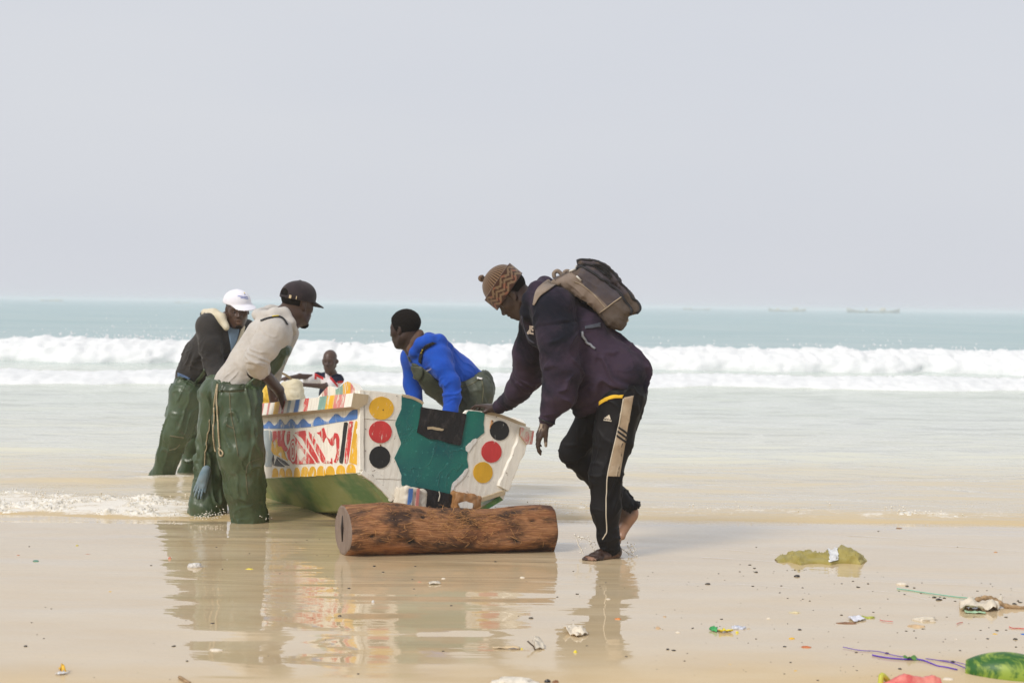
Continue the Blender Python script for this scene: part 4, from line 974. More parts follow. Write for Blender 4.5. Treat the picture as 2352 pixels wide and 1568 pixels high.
# trousers
tr = S(chain([(hip_n + [.0, 0, .02], .135), (P(1410, 1005, 8.0), .112), (kn_n, .093), (P(1392, 1165, 7.97), .083), (P(1397, 1232, 7.98), .060), (P(1399, 1250, 7.985), .056)], .03))
tr.u(rc(P(1399, 1247, 7.985), P(1404, 1256, 7.99), .054, .056), .01)
tr.u(chain([(hip_f, .125), (kn_f, .080), (P(1378, 1103, 8.28), .072), (P(1430, 1155, 8.33), .070)], .03), .04).u(rc(P(1430, 1155, 8.33), P(1450, 1168, 8.34), .068, .064), .01)
tr.u(ell(P(1437, 897, 8.11), (.125, .16, .14)), .05)
tr.i(plane(P(1447, 1176, 8.34), P(1460, 1196, 8.34) - P(1430, 1150, 8.34)), .004) if False else None
cutc = P(1448, 1174, 8.34); cn = unit(P(1462, 1200, 8.34) - P(1440, 1160, 8.34)); sel = near_w(cutc, .16)
_tr = tr
def trf(p):
    d = _tr(p); m = np.linalg.norm(p - cutc, axis=1) < .13; e = (p - cutc) @ cn; d = np.where(m, np.maximum(d, e), d); return np.maximum(d, .012 - p[:, 2])
tm = M('black_track_suit', (.011, .011, .012), .5, .14); v = tm.geo(); n = tm.noise(7, v, 5); n2 = tm.noise(30, v, 6, .7)
c = tm.mix(tm.ramp(n, (.35, 0), (.7, 1)), (.005, .005, .006), (.012, .011, .012)); c = tm.mix(tm.math('MULTIPLY', tm.ramp(n2, (.66, 0), (.75, 1)), .25), c, (.10, .085, .07)); tm.set('Base Color', c); tm.set('Roughness', tm.math('MULTIPLY_ADD', n, .3, .40)); tm.bump(tm.noise(700, v, 2), .15, .001)
lo, hi = box_of([hip_n, hip_f, kn_f, kn_n, an_n, an_f, heel], .25); lo[2] = -.02
tro, trc = garment('trousers', A_, trf, lo, hi, tm.m, .0065, [f_drape(kn_n - hip_n, .5, .010, 201, .075), f_ring(kn_n, an_n, .055, .010, 202, an_n + [0, 0, .06], .22), f_ring(kn_f, an_f, .05, .011, 203, kn_f + [.05, 0, .0], .18), f_ring(kn_f, an_f, .045, .010, 204, an_f, .16), f_ring(hip_n, kn_n, .09, .006, 205)])
tan = cloth_mat('dirty_tan_cloth', (.44, .35, .25), (.34, .25, .165), (.16, .10, .06), .8, 9, .5); blk = simple('black_stripe', (.012, .012, .012)); cream = simple('cream_print', (.62, .55, .44), .7, .1, 60)
VF = lay([trc], [(1433, 913), (1420, 985), (1405, 1050), (1396, 1093)], [(1455, 908), (1442, 985), (1431, 1045), (1423, 1094)], 60, 10, .003, .005); mesh('side_panel', *VF, tan, A_)
for i in range(3):
    y = 978 + i * 9.6; x = 1420 - i * 2; VF = lay([trc], [(x, y), (x - .6, y + 5)], [(x + 22, y + 15.5), (x + 21, y + 20.5)], 3, 14, .0065, .003); mesh('stripe', *VF, blk, A_)
pip = [trc.hit(px, py, .003) for px, py in smoothline([(1432, 915), (1419, 985), (1404, 1050), (1395, 1093), (1393, 1130), (1392, 1180), (1394, 1218), (1390, 1228), (1384, 1238)], 80)]; mesh('piping', *tube(pip, .0032, 5), cream, A_)
# printed emblem on the thigh: a mountain of three bars over the maker's lettering
def C9(cx, cy): return 1349.4 + cx * .10979, 918.7 + cy * .10979
def onlay(name, poly, cl, m, off=.004):
    from mathutils.geometry import tessellate_polygon
    p3 = np.array([cl.hit(*q, off) for q in poly]); T = [list(t) for t in tessellate_polygon([[Vector((q[0], -q[1], 0)) for q in poly]])]
    mid_ = p3.mean(0); T = [t if np.cross(p3[t[1]] - p3[t[0]], p3[t[2]] - p3[t[0]]) @ (EYE - mid_) > 0 else t[::-1] for t in T]; mesh(name, p3, T, m, A_, smooth=False)
for q in ([(446, 308), (464, 308), (492, 402), (456, 398), (424, 328)], [(408, 336), (420, 330), (452, 396), (424, 390), (396, 350)], [(376, 362), (390, 354), (420, 388), (396, 384), (356, 378), (366, 366)]): onlay('emblem', [C9(*p) for p in q], trc, cream)
def letters(txt, x0, y0, x1, y1, cl, hgt, m, name, off=.005, bold=.0):
    "lettering laid on a cloth between two photo points"
    cu = bpy.data.curves.new('t', 'FONT'); cu.body = txt; cu.size = 1; cu.offset = bold; cu.resolution_u = 3; o = bpy.data.objects.new('t', cu); COL.objects.link(o); dg = bpy.context.evaluated_depsgraph_get(); dg.update()
    me = o.evaluated_get(dg).to_mesh(); V = np.array([v.co[:] for v in me.vertices]); F = [list(p.vertices) for p in me.polygons]; o.evaluated_get(dg).to_mesh_clear(); bpy.data.objects.remove(o); bpy.data.curves.remove(cu)
    u = (V[:, 0] - V[:, 0].min()) / np.ptp(V[:, 0]); w = (V[:, 1] - V[:, 1].min()) / np.ptp(V[:, 1]); dx, dy = x1 - x0, y1 - y0; L = math.hypot(dx, dy); nx, ny = dy / L, -dx / L
    pts = np.array([cl.hit(x0 + dx * a + nx * b * hgt, y0 + dy * a + ny * b * hgt, off) for a, b in zip(u, w)]); return mesh(name, pts, F, m, A_, smooth=False)
letters('adidas', *C9(342, 424), *C9(506, 448), trc, 4.2, cream, 'lettering', .004, .03)
yl = simple('yellow_shirt', (.72, .44, .03), .8, .15, 20)
# hoodie
ho_ = S(chain([(P(1275, 728, 8.15), .165), (P(1330, 785, 8.13), .190), (P(1382, 843, 8.11), .183), (P(1408, 873, 8.10), .175), (P(1420, 905, 8.10), .165)], .06))
ho_.u(ell(P(1432, 852, 8.10), (.145, .165, .15)), .06).u(ell(P(1352, 905, 8.12), (.12, .15, .10)), .06).u(rc(P(1330, 880, 8.13), P(1340, 940, 8.12), .09, .06), .06)
hp1, hp2 = P(1493, 893, 8.1), P(1338, 957, 8.1); hd_ = unit(hp2 - hp1); hnrm = unit(np.cross(hd_, [0, -1, 0])); hnrm = hnrm if hnrm[2] < 0 else -hnrm
ho_.i(plane(hp1, hnrm), .012)
ho_.u(chain([(sh_n + [.02, .06, .0], .12), (sh_n + [.0, .0, -.01], .118), (P(1282, 780, 7.93), .116), (P(1291, 850, 7.92), .110), (P(1285, 905, 7.92), .094), (P(1268, 935, 7.93), .066)], .03), .05).u(rc(P(1268, 932, 7.93), P(1262, 945, 7.94), .058, .052), .015).u(rc(P(1263, 945, 7.94), P(1257, 962, 7.945), .048, .046), .006)
ho_.u(chain([(sh_f + [.04, -.1, 0], .13), (sh_f, .115), (P(1216, 810, 8.48), .098), (el_f, .094), (P(1190, 896, 8.68), .072), (P(1168, 920, 8.78), .056)], .03), .05).u(rc(P(1170, 918, 8.77), P(1147, 934, 8.84), .052, .045), .008)
hood = chain([(P(1252, 655, 8.17), .048), (P(1234, 664, 8.05), .044), (P(1218, 688, 8.02), .042), (P(1212, 716, 8.06), .040), (P(1214, 736, 8.15), .036), (P(1216, 720, 8.27), .042), (P(1232, 676, 8.30), .046), (P(1252, 655, 8.17), .048)], .03)
ho_.u(hood, .025); ho_.u(rc(P(1225, 730, 8.15), P(1245, 760, 8.2), .06, .10), .05)
def hcol(V):
    d = (V - hp1) @ hnrm; return -.004 * np.exp(-((d + .055) / .006) ** 2) + .003 * sstep(-.05, -.045, d)
ax_n = unit(el_n - sh_n)
def seam(V):   # dropped shoulder seam
    t = (V - P(1290, 742, 7.9)) @ unit(np.array([.15, 0, -1.0])); w = sstep(.16, .1, np.linalg.norm(V - P(1290, 742, 7.85), axis=1)); return -.005 * w * np.exp(-(t / .006) ** 2) + .002 * w * sstep(0, -.01, t)
hm = M('faded_purple_hoodie', (.03, .02, .035), .9, .2); v = hm.geo(); n = hm.noise(2.6, v, 5, .6, .6); n2 = hm.noise(16, v, 6, .7); n3 = hm.noise(450, v, 2)
c = hm.mix(hm.ramp(n, (.42, 0), (.58, 1)), (.008, .009, .017), (.043, .028, .048)); c = hm.mix(hm.math('MULTIPLY', hm.ramp(n2, (.56, 0), (.75, 1)), .30), c, (.075, .055, .05)); hm.set('Base Color', c); hm.set('Sheen Weight', .06); hm.set('Sheen Roughness', .4); hm.bump(hm.math('ADD', hm.math('MULTIPLY', n3, .4), n2), .35, .003)
lo, hi = box_of([sh_n, el_n, wr_n, sh_f, wr_f, hp1, hp2, P(1250, 640, 8.17)], .22)
hoo, hoc = garment('hoodie', A_, ho_, lo, hi, hm.m, .007, [f_ring(sh_n, el_n, .06, .022, 211, P(1287, 890, 7.9), .24), f_ring(sh_n, el_n, .12, .010, 212, P(1278, 780, 7.9), .3), f_ring(el_f, wr_f, .05, .022, 213, P(1180, 900, 8.65), .30), f_drape(P(1480, 880, 8) - P(1300, 720, 8), .45, .024, 214, .12, P(1420, 830, 8.0), .45), f_drape(np.array([.3, 0, 1]), .3, .014, 215, .06, P(1350, 890, 7.95), .25), f_ring(P(1400, 700, 8), P(1440, 860, 8), .10, .009, 216, P(1440, 800, 8), .25), f_lump(.05, .003, 217), hcol, seam])
sh = [hoc.hit(x, y, -.012) for x, y in smoothline([(1391, 912), (1376, 920), (1360, 932), (1350, 945)], 20)]
VF = lay([trc], [(1432, 907), (1405, 908), (1380, 920), (1358, 942)], [(1430, 914), (1408, 915.5), (1385, 926), (1352, 951)], 24, 4, .006, .01); mesh('shirt_hem', *VF, yl, A_)
dcm = simple('drawstring', (.03, .03, .045)); ds = [hoc.near(P(x, y, 8.0), .006) for x, y in smoothline([(1199, 722), (1203, 745), (1212, 770), (1222, 787)], 16)]; mesh('drawstring', *tube([P(1199, 716, 8.04), P(1200, 735, 8.04), P(1206, 760, 8.06), P(1215, 780, 8.03), P(1226, 788, 7.98)], .005, 6), dcm, A_)
prt = simple('chest_print', (.60, .52, .46), .8, .15, 60)
letters('E', *(1211, 764), *(1215, 767), hoc, 17, prt, 'chest_print', .006, .03)
for q in ([(1217, 746), (1227, 748), (1227, 752), (1221, 751), (1221, 762), (1227, 763), (1227, 767), (1215, 764.5), (1215, 761), (1217.5, 761)], [(1223, 754), (1227, 754.5), (1227, 759.5), (1223, 759)]): onlay('chest_print', q, hoc, prt, .006)
rb = simple('black_bracelet', (.012, .012, .012), .4); th = np.linspace(0, 2 * math.pi, 25); wd = unit(wr_n - el_n); s1 = unit(np.cross(wd, [0, 1, 0])); s2 = np.cross(wd, s1); bc = P(1256, 966, 7.945)
mesh('bracelet', *tube([bc + .046 * (s1 * math.cos(t) + s2 * math.sin(t)) for t in th], .005, 6, False), rb, A_)
# bobble hat
bh = S(LA.f(ell((-.004, 0, .088), (.108, .090, .088)))).u(LA.f(ell((-.012, 0, .120), (.085, .078, .060))), .04).i(plane(LA.w(0, 0, .06), LA.w(0, 0, -1) - LA.w(0, 0, 0)), .01)
def cuff(q):
    x = q[:, 0] + .004; z = q[:, 2] - .072 - .09 * (-x); a = np.sqrt((x / .117) ** 2 + (q[:, 1] / .095) ** 2); return np.maximum((a - 1) * .095 , np.abs(z - .0) - .041)
bh2 = S(LA.f(cuff))
def hatf(p): d1 = bh(p); d2 = off(bh2, .004)(p); h = np.maximum(.006 - np.abs(d1 - d2), 0) / .006; return np.minimum(d1, d2) - h * h * .0015
def hatcol(V):
    q = LA.l(V); an = np.arctan2(q[:, 1] / .095, q[:, 0] / .117); z = q[:, 2] - .072 + .09 * (q[:, 0] + .004) * 1.0; z = q[:, 2] - .072 - .09 * (-(q[:, 0] + .004))
    iscuff = (np.abs(z) < .0445) & (np.sqrt(((q[:, 0] + .004) / .117) ** 2 + (q[:, 1] / .095) ** 2) > .965)
    dk = np.array([.055, .024, .015]); lt = np.array([.27, .185, .105]); rd = np.array([.30, .06, .04])
    rib = sstep(-.3, .3, np.sin(an * 46)); c = dk * .7 + (np.array([.20, .125, .07]) - dk * .7) * rib[:, None]
    zz = z / .043; tri = np.abs(((an * 5 / math.pi) % 1) - .5) * 2; m = np.zeros(len(V))
    for o_ in (-.62, .0, .62): m = np.maximum(m, sstep(.20, .12, np.abs(zz - o_ - (tri - .5) * .62)))
    m = np.maximum(m, sstep(.13, .07, np.abs(((an * 10 / math.pi) % 1) - .5) * .5 + np.abs(np.abs(zz) - .48) * .5)); m *= sstep(.98, .86, np.abs(zz))
    m *= .62 + .45 * np.sin(an * 110) * np.sin(z * 700); m = np.clip(m, 0, 1); cc = dk + (lt - dk) * m[:, None]
    r_ = sstep(.22, .32, pnoise(q / .03, 9)) * m; cc = cc + (rd - cc) * (r_ * .7)[:, None]; return np.where(iscuff[:, None], cc, c)
km = M('brown_knit', (.2, .1, .06), .95, .15); km.set('Base Color', km.attr('Col')); km.set('Sheen Weight', .3); km.bump(km.noise(420, km.geo(), 3), .6, .004)
hat, _ = garment('bobble_hat', A_, hatf, *box_of([HA], .28), km.m, .0032, [], 0, col=hatcol)
V, Q = nets(S(ell(LA.w(.036, 0, .192), (.020, .020, .020))), *box_of([LA.w(.036, 0, .192)], .05), .003, 3); V = V + vnormals(V, Q) * (.004 * pnoise(V / .006, 3))[:, None]
mesh('bobble', V, Q, km.m, hat, local=False, col=np.where((pnoise(V / .006, 3) > 0)[:, None], np.array([[.20, .12, .07]]), np.array([[.03, .018, .014]])))
# ------------------------------------------------------------------ the backpack
def CB(cx, cy): return 1251.8 + cx * .117188, 580 + cy * .117188
def pz(pts, D): return [P(*CB(*p), D)[[0, 2]] for p in pts]
DB = 8.12
BP = empty('backpack', P(1400, 764, DB), "worn brown and grey backpack with black piping on the bent man's back", 'backpack')
main_o = [(110, 610), (170, 520), (330, 440), (500, 380), (620, 330), (640, 290), (800, 260), (960, 300), (1180, 480), (1300, 640), (1460, 800), (1560, 960), (1690, 1120), (1700, 1190), (1620, 1250), (1560, 1400), (1480, 1520), (1330, 1490), (1180, 1420), (1060, 1250), (870, 1050), (600, 880), (350, 740), (180, 660)]
frt_o = [(640, 290), (640, 160), (700, 135), (900, 140), (1050, 175), (1180, 230), (1290, 320), (1400, 440), (1480, 580), (1580, 690), (1720, 830), (1760, 930), (1840, 990), (1870, 1070), (1850, 1160), (1790, 1200), (1700, 1215), (1640, 1100), (1520, 900), (1380, 700), (1150, 480), (960, 320), (800, 270)]
bf = S(polyx(pz(main_o, DB), DB - .155, DB + .155, .055)).u(polyx(pz(frt_o, DB), DB - .125, DB + .125, .04), .012)
def bcol(V):
    q = np.array([[p[0], p[1]] for p in V_px(V)]); cx = (q[:, 0] - 1251.8) / .117188; cy = (q[:, 1] - 580) / .117188
    edge = np.interp(cx, [100, 500, 640, 800, 1000, 1230], [600, 380, 480, 680, 830, 1050]) ; be = sstep(-15, 15, cy - edge); low = sstep(-15, 15, cy - (1180 - (cx - 1060) * .72))
    gd = np.array([.070, .060, .070]); tn = np.array([.22, .172, .140]); br = np.array([.090, .066, .052]); c = gd + (br - gd) * sstep(-.1, .3, fbm(V / .12, 3, 3))[:, None]
    c = c + (tn - c) * (be * sstep(1260, 1200, cx))[:, None]; bb = np.array([.088, .068, .055]); return c + (bb - c) * low[:, None]
def V_px(V):
    d = V - EYE; z = d @ CF; return np.stack([1176 + FPX * (d @ CR) / z, 784 - FPX * (d @ CU) / z], 1)
bm = M('worn_backpack_cloth', (.1, .08, .07), .8, .3); v = bm.geo(); n = bm.noise(10, v, 6, .7, .3); n2 = bm.noise(600, v, 2); bm.set('Base Color', bm.mix(bm.math('MULTIPLY', bm.ramp(n, (.50, 0), (.75, 1)), .30), bm.attr('Col'), (.17, .115, .075))); bm.bump(bm.math('ADD', n, bm.math('MULTIPLY', n2, .4)), .35, .004)
lo, hi = box_of([P(1260, 640, DB - .2), P(1475, 765, DB + .2), P(1330, 590, DB)], .06)
bpo, bpc = garment('bag', BP, bf, lo, hi, bm.m, .006, [f_drape(P(1440, 740, 8) - P(1300, 640, 8), .22, .006, 231, .045), f_ring(P(1300, 640, 8), P(1440, 740, 8), .07, .005, 232), f_lump(.06, .005, 233)], 1, col=bcol)
pm_ = simple('black_piping', (.014, .014, .017), .6)
def bline(pts, r=.006, name='piping', m=None, off=.002):
    p = [bpc.hit(*CB(*q), off) for q in smoothline(pts, 50)]; mesh(name, *tube(p, r, 6), m or pm_, BP)
bline([(640, 160), (720, 140), (900, 150), (1060, 190), (1200, 265), (1330, 390), (1440, 520), (1480, 600), (1600, 720), (1660, 800), (1720, 910), (1790, 950), (1850, 1030), (1860, 1110), (1800, 1185)], .0075)
bline([(600, 350), (660, 295), (740, 285), (860, 350), (1000, 440), (1100, 520), (1220, 580), (1290, 660), (1420, 760), (1500, 850), (1560, 960), (1650, 1060), (1690, 1140), (1680, 1200)], .0085)
VF = lay([bpc], [(CB(900, 240)), CB(1050, 320), CB(1180, 420), CB(1290, 500)], [CB(920, 236), CB(1120, 270), CB(1230, 350), CB(1310, 480)], 20, 5, .002, .003); mesh('zip_opening', *VF, simple('dark_zip_opening', (.006, .006, .007)), BP)
bline([(660, 240), (870, 236), (1000, 300), (1150, 400), (1280, 500)], .005); bline([(880, 232), (1050, 240), (1180, 300), (1260, 380), (1310, 480)], .005)
bline([(180, 660), (350, 735), (600, 870), (860, 1040), (1040, 1230)], .016, 'gap_shadow', simple('gap_shadow_black', (.010, .010, .012), .9), -.012); lt = simple('stitching', (.36, .29, .21)); bline([(1070, 1178), (1200, 1085), (1330, 985), (1490, 872)], .003, 'seam', lt); bline([(560, 560), (700, 620), (850, 730), (1000, 870), (1110, 1000), (1185, 1085)], .003, 'seam', lt)  # black tube stands in for the shadow gap between bag and back
met = simple('zip_metal', (.55, .53, .48), .35, .1, 50, .6)
for p in ([(625, 455), (660, 500), (700, 550)], [(640, 240), (610, 280), (585, 320)], [(610, 348), (550, 366), (500, 382)]):
    q = [bpc.hit(*CB(*x), .008) for x in p]; mesh('zip_puller', *tube(q, [.005, .006, .0065], 6), met, BP)
q = [P(*CB(1600, 1250), DB - .06), P(*CB(1598, 1290), DB - .06)]; mesh('zip_puller', *tube(q, .006, 6), simple('red_tab', (.16, .05, .04)), BP); mesh('zip_puller', *tube([P(*CB(1590, 1320), DB - .06) + .012 * np.array([math.cos(t), 0, math.sin(t)]) for t in np.linspace(0, 6.28, 15)], .004, 5, False), met, BP)
stm = cloth_mat('tan_strap_cloth', (.26, .205, .16), (.19, .145, .11), (.10, .07, .05), .85, 12, .4)
VF = lay([hoc, bpc], [(1268, 640), (1250, 648), (1234, 668), (1226, 700)], [(1288, 650), (1262, 668), (1243, 682), (1230, 702)], 24, 7, .010, .014); mesh('shoulder_strap', *VF, stm, BP)
mesh('grab_loop', *tube([P(*CB(*p), DB - .02) for p in smoothline([(190, 500), (175, 410), (240, 360), (300, 400), (350, 470)], 24)], [.012] * 24, 8), stm, BP); mesh('grab_loop', *tube([P(*CB(*p), DB + .06) for p in smoothline([(360, 450), (390, 380), (450, 365), (500, 410)], 16)], .012, 8), stm, BP)
wb = simple('grey_webbing', (.06, .065, .085), .7)
VF = lay([hoc, bpc], [(1342, 750), (1360, 746), (1378, 742)], [(1343, 757.5), (1360, 755), (1378, 752)], 14, 4, .008, .006); mesh('webbing', *VF, wb, BP)
q = [hoc.near(P(x, y, 7.9), .008) for x, y in smoothline([(1342, 756), (1347, 770), (1353, 786), (1360, 792), (1366, 798)], 14)]; mesh('webbing', *tube(q, [.008] * 14, 4), simple('pale_webbing', (.22, .23, .26), .7), BP)
# ------------------------------------------------------------------ shared clothing
def C1(cx, cy): return 321.6 + cx * .38086, 620.2 + cy * .38086
def C6(cx, cy): return 493.8 + cx * .12453, 643.1 + cy * .12453
def C3(cx, cy): return 849.8 + cx * .19046, 677.6 + cy * .19046
def C8(cx, cy): return 643.1 + cx * .09889, 798.2 + cy * .09889
def rubber(name, a_, b_, stain=(.10, .075, .045), rough=.30):
    a = M(name, a_, rough, .5); v = a.geo(); n = a.noise(4.5, v, 5, .6, .4); n2 = a.noise(17, v, 7, .72, .5); n3 = a.noise(60, a.n('Mapping', Vector=v, Scale=(1, 1, .15)), 4)
    c = a.mix(a.ramp(n, (.36, 0), (.66, 1)), a_, b_); c = a.mix(a.math('MULTIPLY', a.ramp(n2, (.57, 0), (.70, 1)), .6), c, stain); c = a.mix(a.math('MULTIPLY', a.ramp(n3, (.6, 0), (.8, 1)), .35), c, (.16, .15, .11))
    a.set('Base Color', c); a.set('Roughness', a.math('MULTIPLY_ADD', n2, .5, rough - .18)); a.bump(a.math('ADD', n2, a.math('MULTIPLY', n3, .4)), .3, .006); return a.m
W_G = rubber('green_waders', (.034, .058, .022), (.068, .100, .050)); W_D = rubber('dark_green_waders', (.024, .040, .018), (.046, .064, .030)); W_O = rubber('olive_waders', (.040, .050, .030), (.075, .085, .055), (.14, .12, .09), .5)
SEAM = simple('seam_tape', (.13, .125, .07), .7, .3); CORD = simple('waxed_cord', (.40, .32, .20), .8, .3, 120); STRAP = simple('black_strap', (.012, .012, .012), .6); YEL = simple('yellow_label', (.65, .47, .03), .6, .15)
def seamline(pts, cl, root, r=.004, m=None, name='seam'):
    p = [cl.hit(x, y, .001) for x, y in smoothline(pts, 40)]; mesh(name, *tube(p, r, 5), m or SEAM, root)
def cap_shape(L, tilt=0.0, yaw=0.0, drop=.030, opening=False):
    "a baseball cap on the head frame L"
    ca, sa2 = math.cos(yaw), math.sin(yaw)
    def rot(q): x = q[:, 0] * ca + q[:, 1] * sa2; y = -q[:, 0] * sa2 + q[:, 1] * ca; return np.stack([x, y, q[:, 2]], 1)
    dome = S(ell((-.012, 0, .050), (.113, .090, .098))).u(ell((.03, 0, .07), (.075, .07, .07)), .04).i(lambda q: drop + .10 * q[:, 0] * 0 - q[:, 2] - .0, .006)
    if opening: dome.sub(ell((-.125, 0, .058), (.05, .040, .030)), .004)
    def brim(q):
        x = q[:, 0] - .095; z = q[:, 2] - drop - .012 + 3.2 * q[:, 1] ** 2 + .25 * x + 1.2 * np.maximum(x, 0) ** 2
        a = np.sqrt((np.maximum(x, -.02) / .085) ** 2 + (q[:, 1] / .082) ** 2) - 1; return np.maximum(np.maximum(a * .06, np.abs(z) - .0035), -q[:, 0] + .055)
    def f(q):
        q = rot(q); d1 = dome(q); d2 = brim(q); h = np.maximum(.010 - np.abs(d1 - d2), 0) / .010; return np.minimum(d1, d2) - h * h * .0025
    btn = L.w(-.012 * ca, 0, .150)
    return S(L.f(f)).u(ell(btn, (.009, .009, .006)), .002)
def limbs(bd, segs, k=.03):
    for a, b, r1, r2 in segs: bd.u(rc(a, b, r1, r2), k)
def clipz(f, z=-.10): return lambda p: np.maximum(f(p), z - p[:, 2])

# ------------------------------------------------------------------ the man in the grey hoodie
B_ = empty('person', (P(545, 1190, 9.3)[0], 9.3, 0), 'man in a pale grey hoodie and black cap gripping the painted side of the boat', 'person')
DBm = 9.25
RB = frame((.70, .70, -.14), (.12, 0, 1)); HB = P(683, 701, 9.35); sB = 1.08; LB = Loc(HB, RB, sB)
hR, kR, aR = P(548, 900, 9.20), P(553, 1040, 9.13), P(572, 1200, 9.18); hL, kL, aL = P(507, 905, 9.40), P(486, 1075, 9.46), P(470, 1200, 9.40)
sR, eR, wR = P(626, 765, 9.08), P(583, 832, 9.00), P(641, 896, 9.44); sL, eL, wL = P(652, 765, 9.55), P(622, 850, 9.75), P(630, 925, 9.80)
nB = P(652, 738, 9.33)
bd = S(head_shape(HB, RB, sB)); bd.u(rc(LB.w(-.03, 0, -.03), nB, .058, .066), .03).u(rc(nB, P(600, 800, 9.3), .10, .12), .05).u(rc(P(600, 800, 9.3), P(535, 885, 9.28), .12, .12), .05)
limbs(bd, [(sR, eR, .052, .046), (eR, wR, .050, .034), (sL, eL, .052, .044), (eL, wL, .045, .032), (hR, kR, .08, .055), (kR, aR, .055, .04), (hL, kL, .08, .055), (kL, aL, .055, .04)])
hd1 = P(655, 918, 9.54) - wR; pal = np.array([-.15, .75, -.65]); td = np.cross(unit(hd1), pal); sg = 1 if td[0] > 0 else -1
hB = hand_shape(wR, hd1, pal, sg, [(.05, .15, .1), (.30, .55, .3), (.42, .62, .3), (.5, .65, .3)], .18, (.72, .66, .1), .12, 1.16)
# the fingers hang over the rail: bend the world-down way
bd.u(hB, .02); hB2 = hand_shape(wL, (0.05, .15, -1), (1, 0, 0), 1); bd.u(hB2, .02)
lo, hi = box_of([HB, aR, aL, wR, wL, P(420, 1190, 9.4), P(700, 950, 9.7)], .2); lo[2] = -.14
make_body(B_, bd, lo, hi, SKIN['dark'], .005, [(t, .016, .5) for t in hB.tips])
V, Q = nets(S(skull_shape(HB, RB, sB, .003)).i(plane(LB.w(-.025, 0, -.01), LB.w(1, 0, .15) - LB.w(0, 0, 0)), .01).i(plane(LB.w(0, 0, -.03), LB.w(0, 0, -1) - LB.w(0, 0, 0)), .015), *box_of([HB], .2), .005); mesh('hair', V, Q, HAIR, B_)
beard = S(head_shape(HB, RB, sB, ears=False)); _bh = S(LB.f(ell((.070, 0, -.108), (.032, .032, .026)))).u(LB.f(rc((.06, .03, -.09), (.02, .052, -.07), .012, .010)), .02).u(LB.f(rc((.06, -.03, -.09), (.02, -.052, -.07), .012, .010)), .02)
V, Q = nets(_bh, *box_of([HB], .2), .004); V += vnormals(V, Q) * (.003 * pnoise(V / .008, 2))[:, None]; mesh('beard', V, Q, HAIR, B_)
# cap
cpm = cloth_mat('dark_cap_cloth', (.020, .015, .018), (.040, .027, .032), rough=.85, sc=9, st=.15); capf = cap_shape(LB, drop=.030, opening=True)
cap, _ = garment('cap', B_, capf, *box_of([HB], .3), cpm, .0042, [], 0)
ph = np.linspace(-.75, .75, 15); mesh('cap_strap', *tube([LB.w(-.012 - .106 * math.cos(t), .090 * math.sin(t), .040) for t in ph], [.007] * 15, 6), cpm, cap)
gold = simple('brass_buckle', (.60, .47, .28), .35, .1, 50, .6); gold_ps = []
for t, hgt in ((-.62, .012), (-.98, .010)):
    c = LB.w(-.012 - .112 * math.cos(t), .095 * math.sin(t), .042); b = bmesh.new(); bmesh.ops.create_cube(b, size=1, matrix=Matrix.Translation(Vector(c)) @ Matrix((*[(*[float(x) for x in r], 0) for r in np.stack([RB.T @ [math.cos(t), -math.sin(t), 0] * 1.0, RB.T @ [math.sin(t), math.cos(t), 0], RB.T @ [0, 0, 1.0]], 1)], (0, 0, 0, 1))) @ Matrix.Diagonal((.006, .016 if t > -.8 else .006, .022, 1))); bmesh.ops.bevel(b, geom=b.edges[:], offset=.002, segments=1, affect='EDGES')
    mesh('buckle', [v.co[:] for v in b.verts], [[v.index for v in f.verts] for f in b.faces], gold, cap, smooth=False); b.free()
# hoodie
tB = S(chain([(P(541, 884, 9.28), .142), (P(581, 826, 9.28), .130), (P(614, 780, 9.30), .138), (P(632, 760, 9.33), .12)], .06))
gB = S(tB); gB.u(chain([(sR + [.01, .06, 0], .11), (sR, .098), (P(606, 800, 9.03), .086), (P(588, 828, 9.0), .070), (P(592, 843, 9.05), .064), (P(604, 856, 9.14), .059)], .03), .05).u(chain([(sL, .10), (eL, .075), (P(625, 868, 9.77), .06)], .03), .05)
gB.i(plane(P(606.5, 860, 9.365), P(640, 896, 9.52) - P(590, 842, 9.28)), .004) if False else None
cB = P(600, 852, 9.12); nBc = unit(wR - eR); _gB = gB
def gBf(p):
    d = _gB(p); m = (np.linalg.norm(p - cB, axis=1) < .095) & ((p - cB) @ nBc > -.02) & (p[:, 1] < 9.20); return np.where(m, np.maximum(d, (p - cB) @ nBc), d)
hoodB = chain([(P(592, 723, 9.42), .036), (P(606, 728, 9.30), .044), (P(630, 724, 9.23), .048), (P(652, 720, 9.24), .040), (P(668, 742, 9.22), .030), (P(676, 760, 9.30), .026)], .02); gB.u(hoodB, .02).u(chain([(P(592, 722, 9.42), .036), (P(622, 716, 9.5), .045), (P(650, 716, 9.5), .04)], .02), .02)
ghm = cloth_mat('grey_marl', (.45, .42, .385), (.55, .52, .48), (.36, .28, .19), .9, 6, .35)
lo, hi = box_of([sR, eR, wR, sL, eL, P(590, 715, 9.3), P(500, 880, 9.3), P(532, 905, 9.28)], .2)
gBo, gBc = garment('hoodie', B_, gBf, lo, hi, ghm, .007, [f_ring(sR, eR, .055, .012, 301, eR, .26), f_ring(sR, eR, .09, .008, 302, sR + [-.02, 0, -.08], .22), f_drape(P(530, 870, 9) - P(620, 760, 9), .5, .010, 303, .07, P(560, 830, 9.1), .35), f_ring(P(620, 720, 9.2), P(560, 720, 9.2), .08, .007, 304, P(620, 724, 9.25), .15), f_lump(.05, .003, 305)])
VF = lay([gBc], [C6(835, 742), C6(950, 705), C6(1060, 680), C6(1180, 668), C6(1270, 715), C6(1345, 830)], [C6(850, 770), C6(950, 732), C6(1065, 702), C6(1180, 690), C6(1245, 735), C6(1315, 830)], 30, 4, .006, .006); mesh('brace', *VF, STRAP, B_)
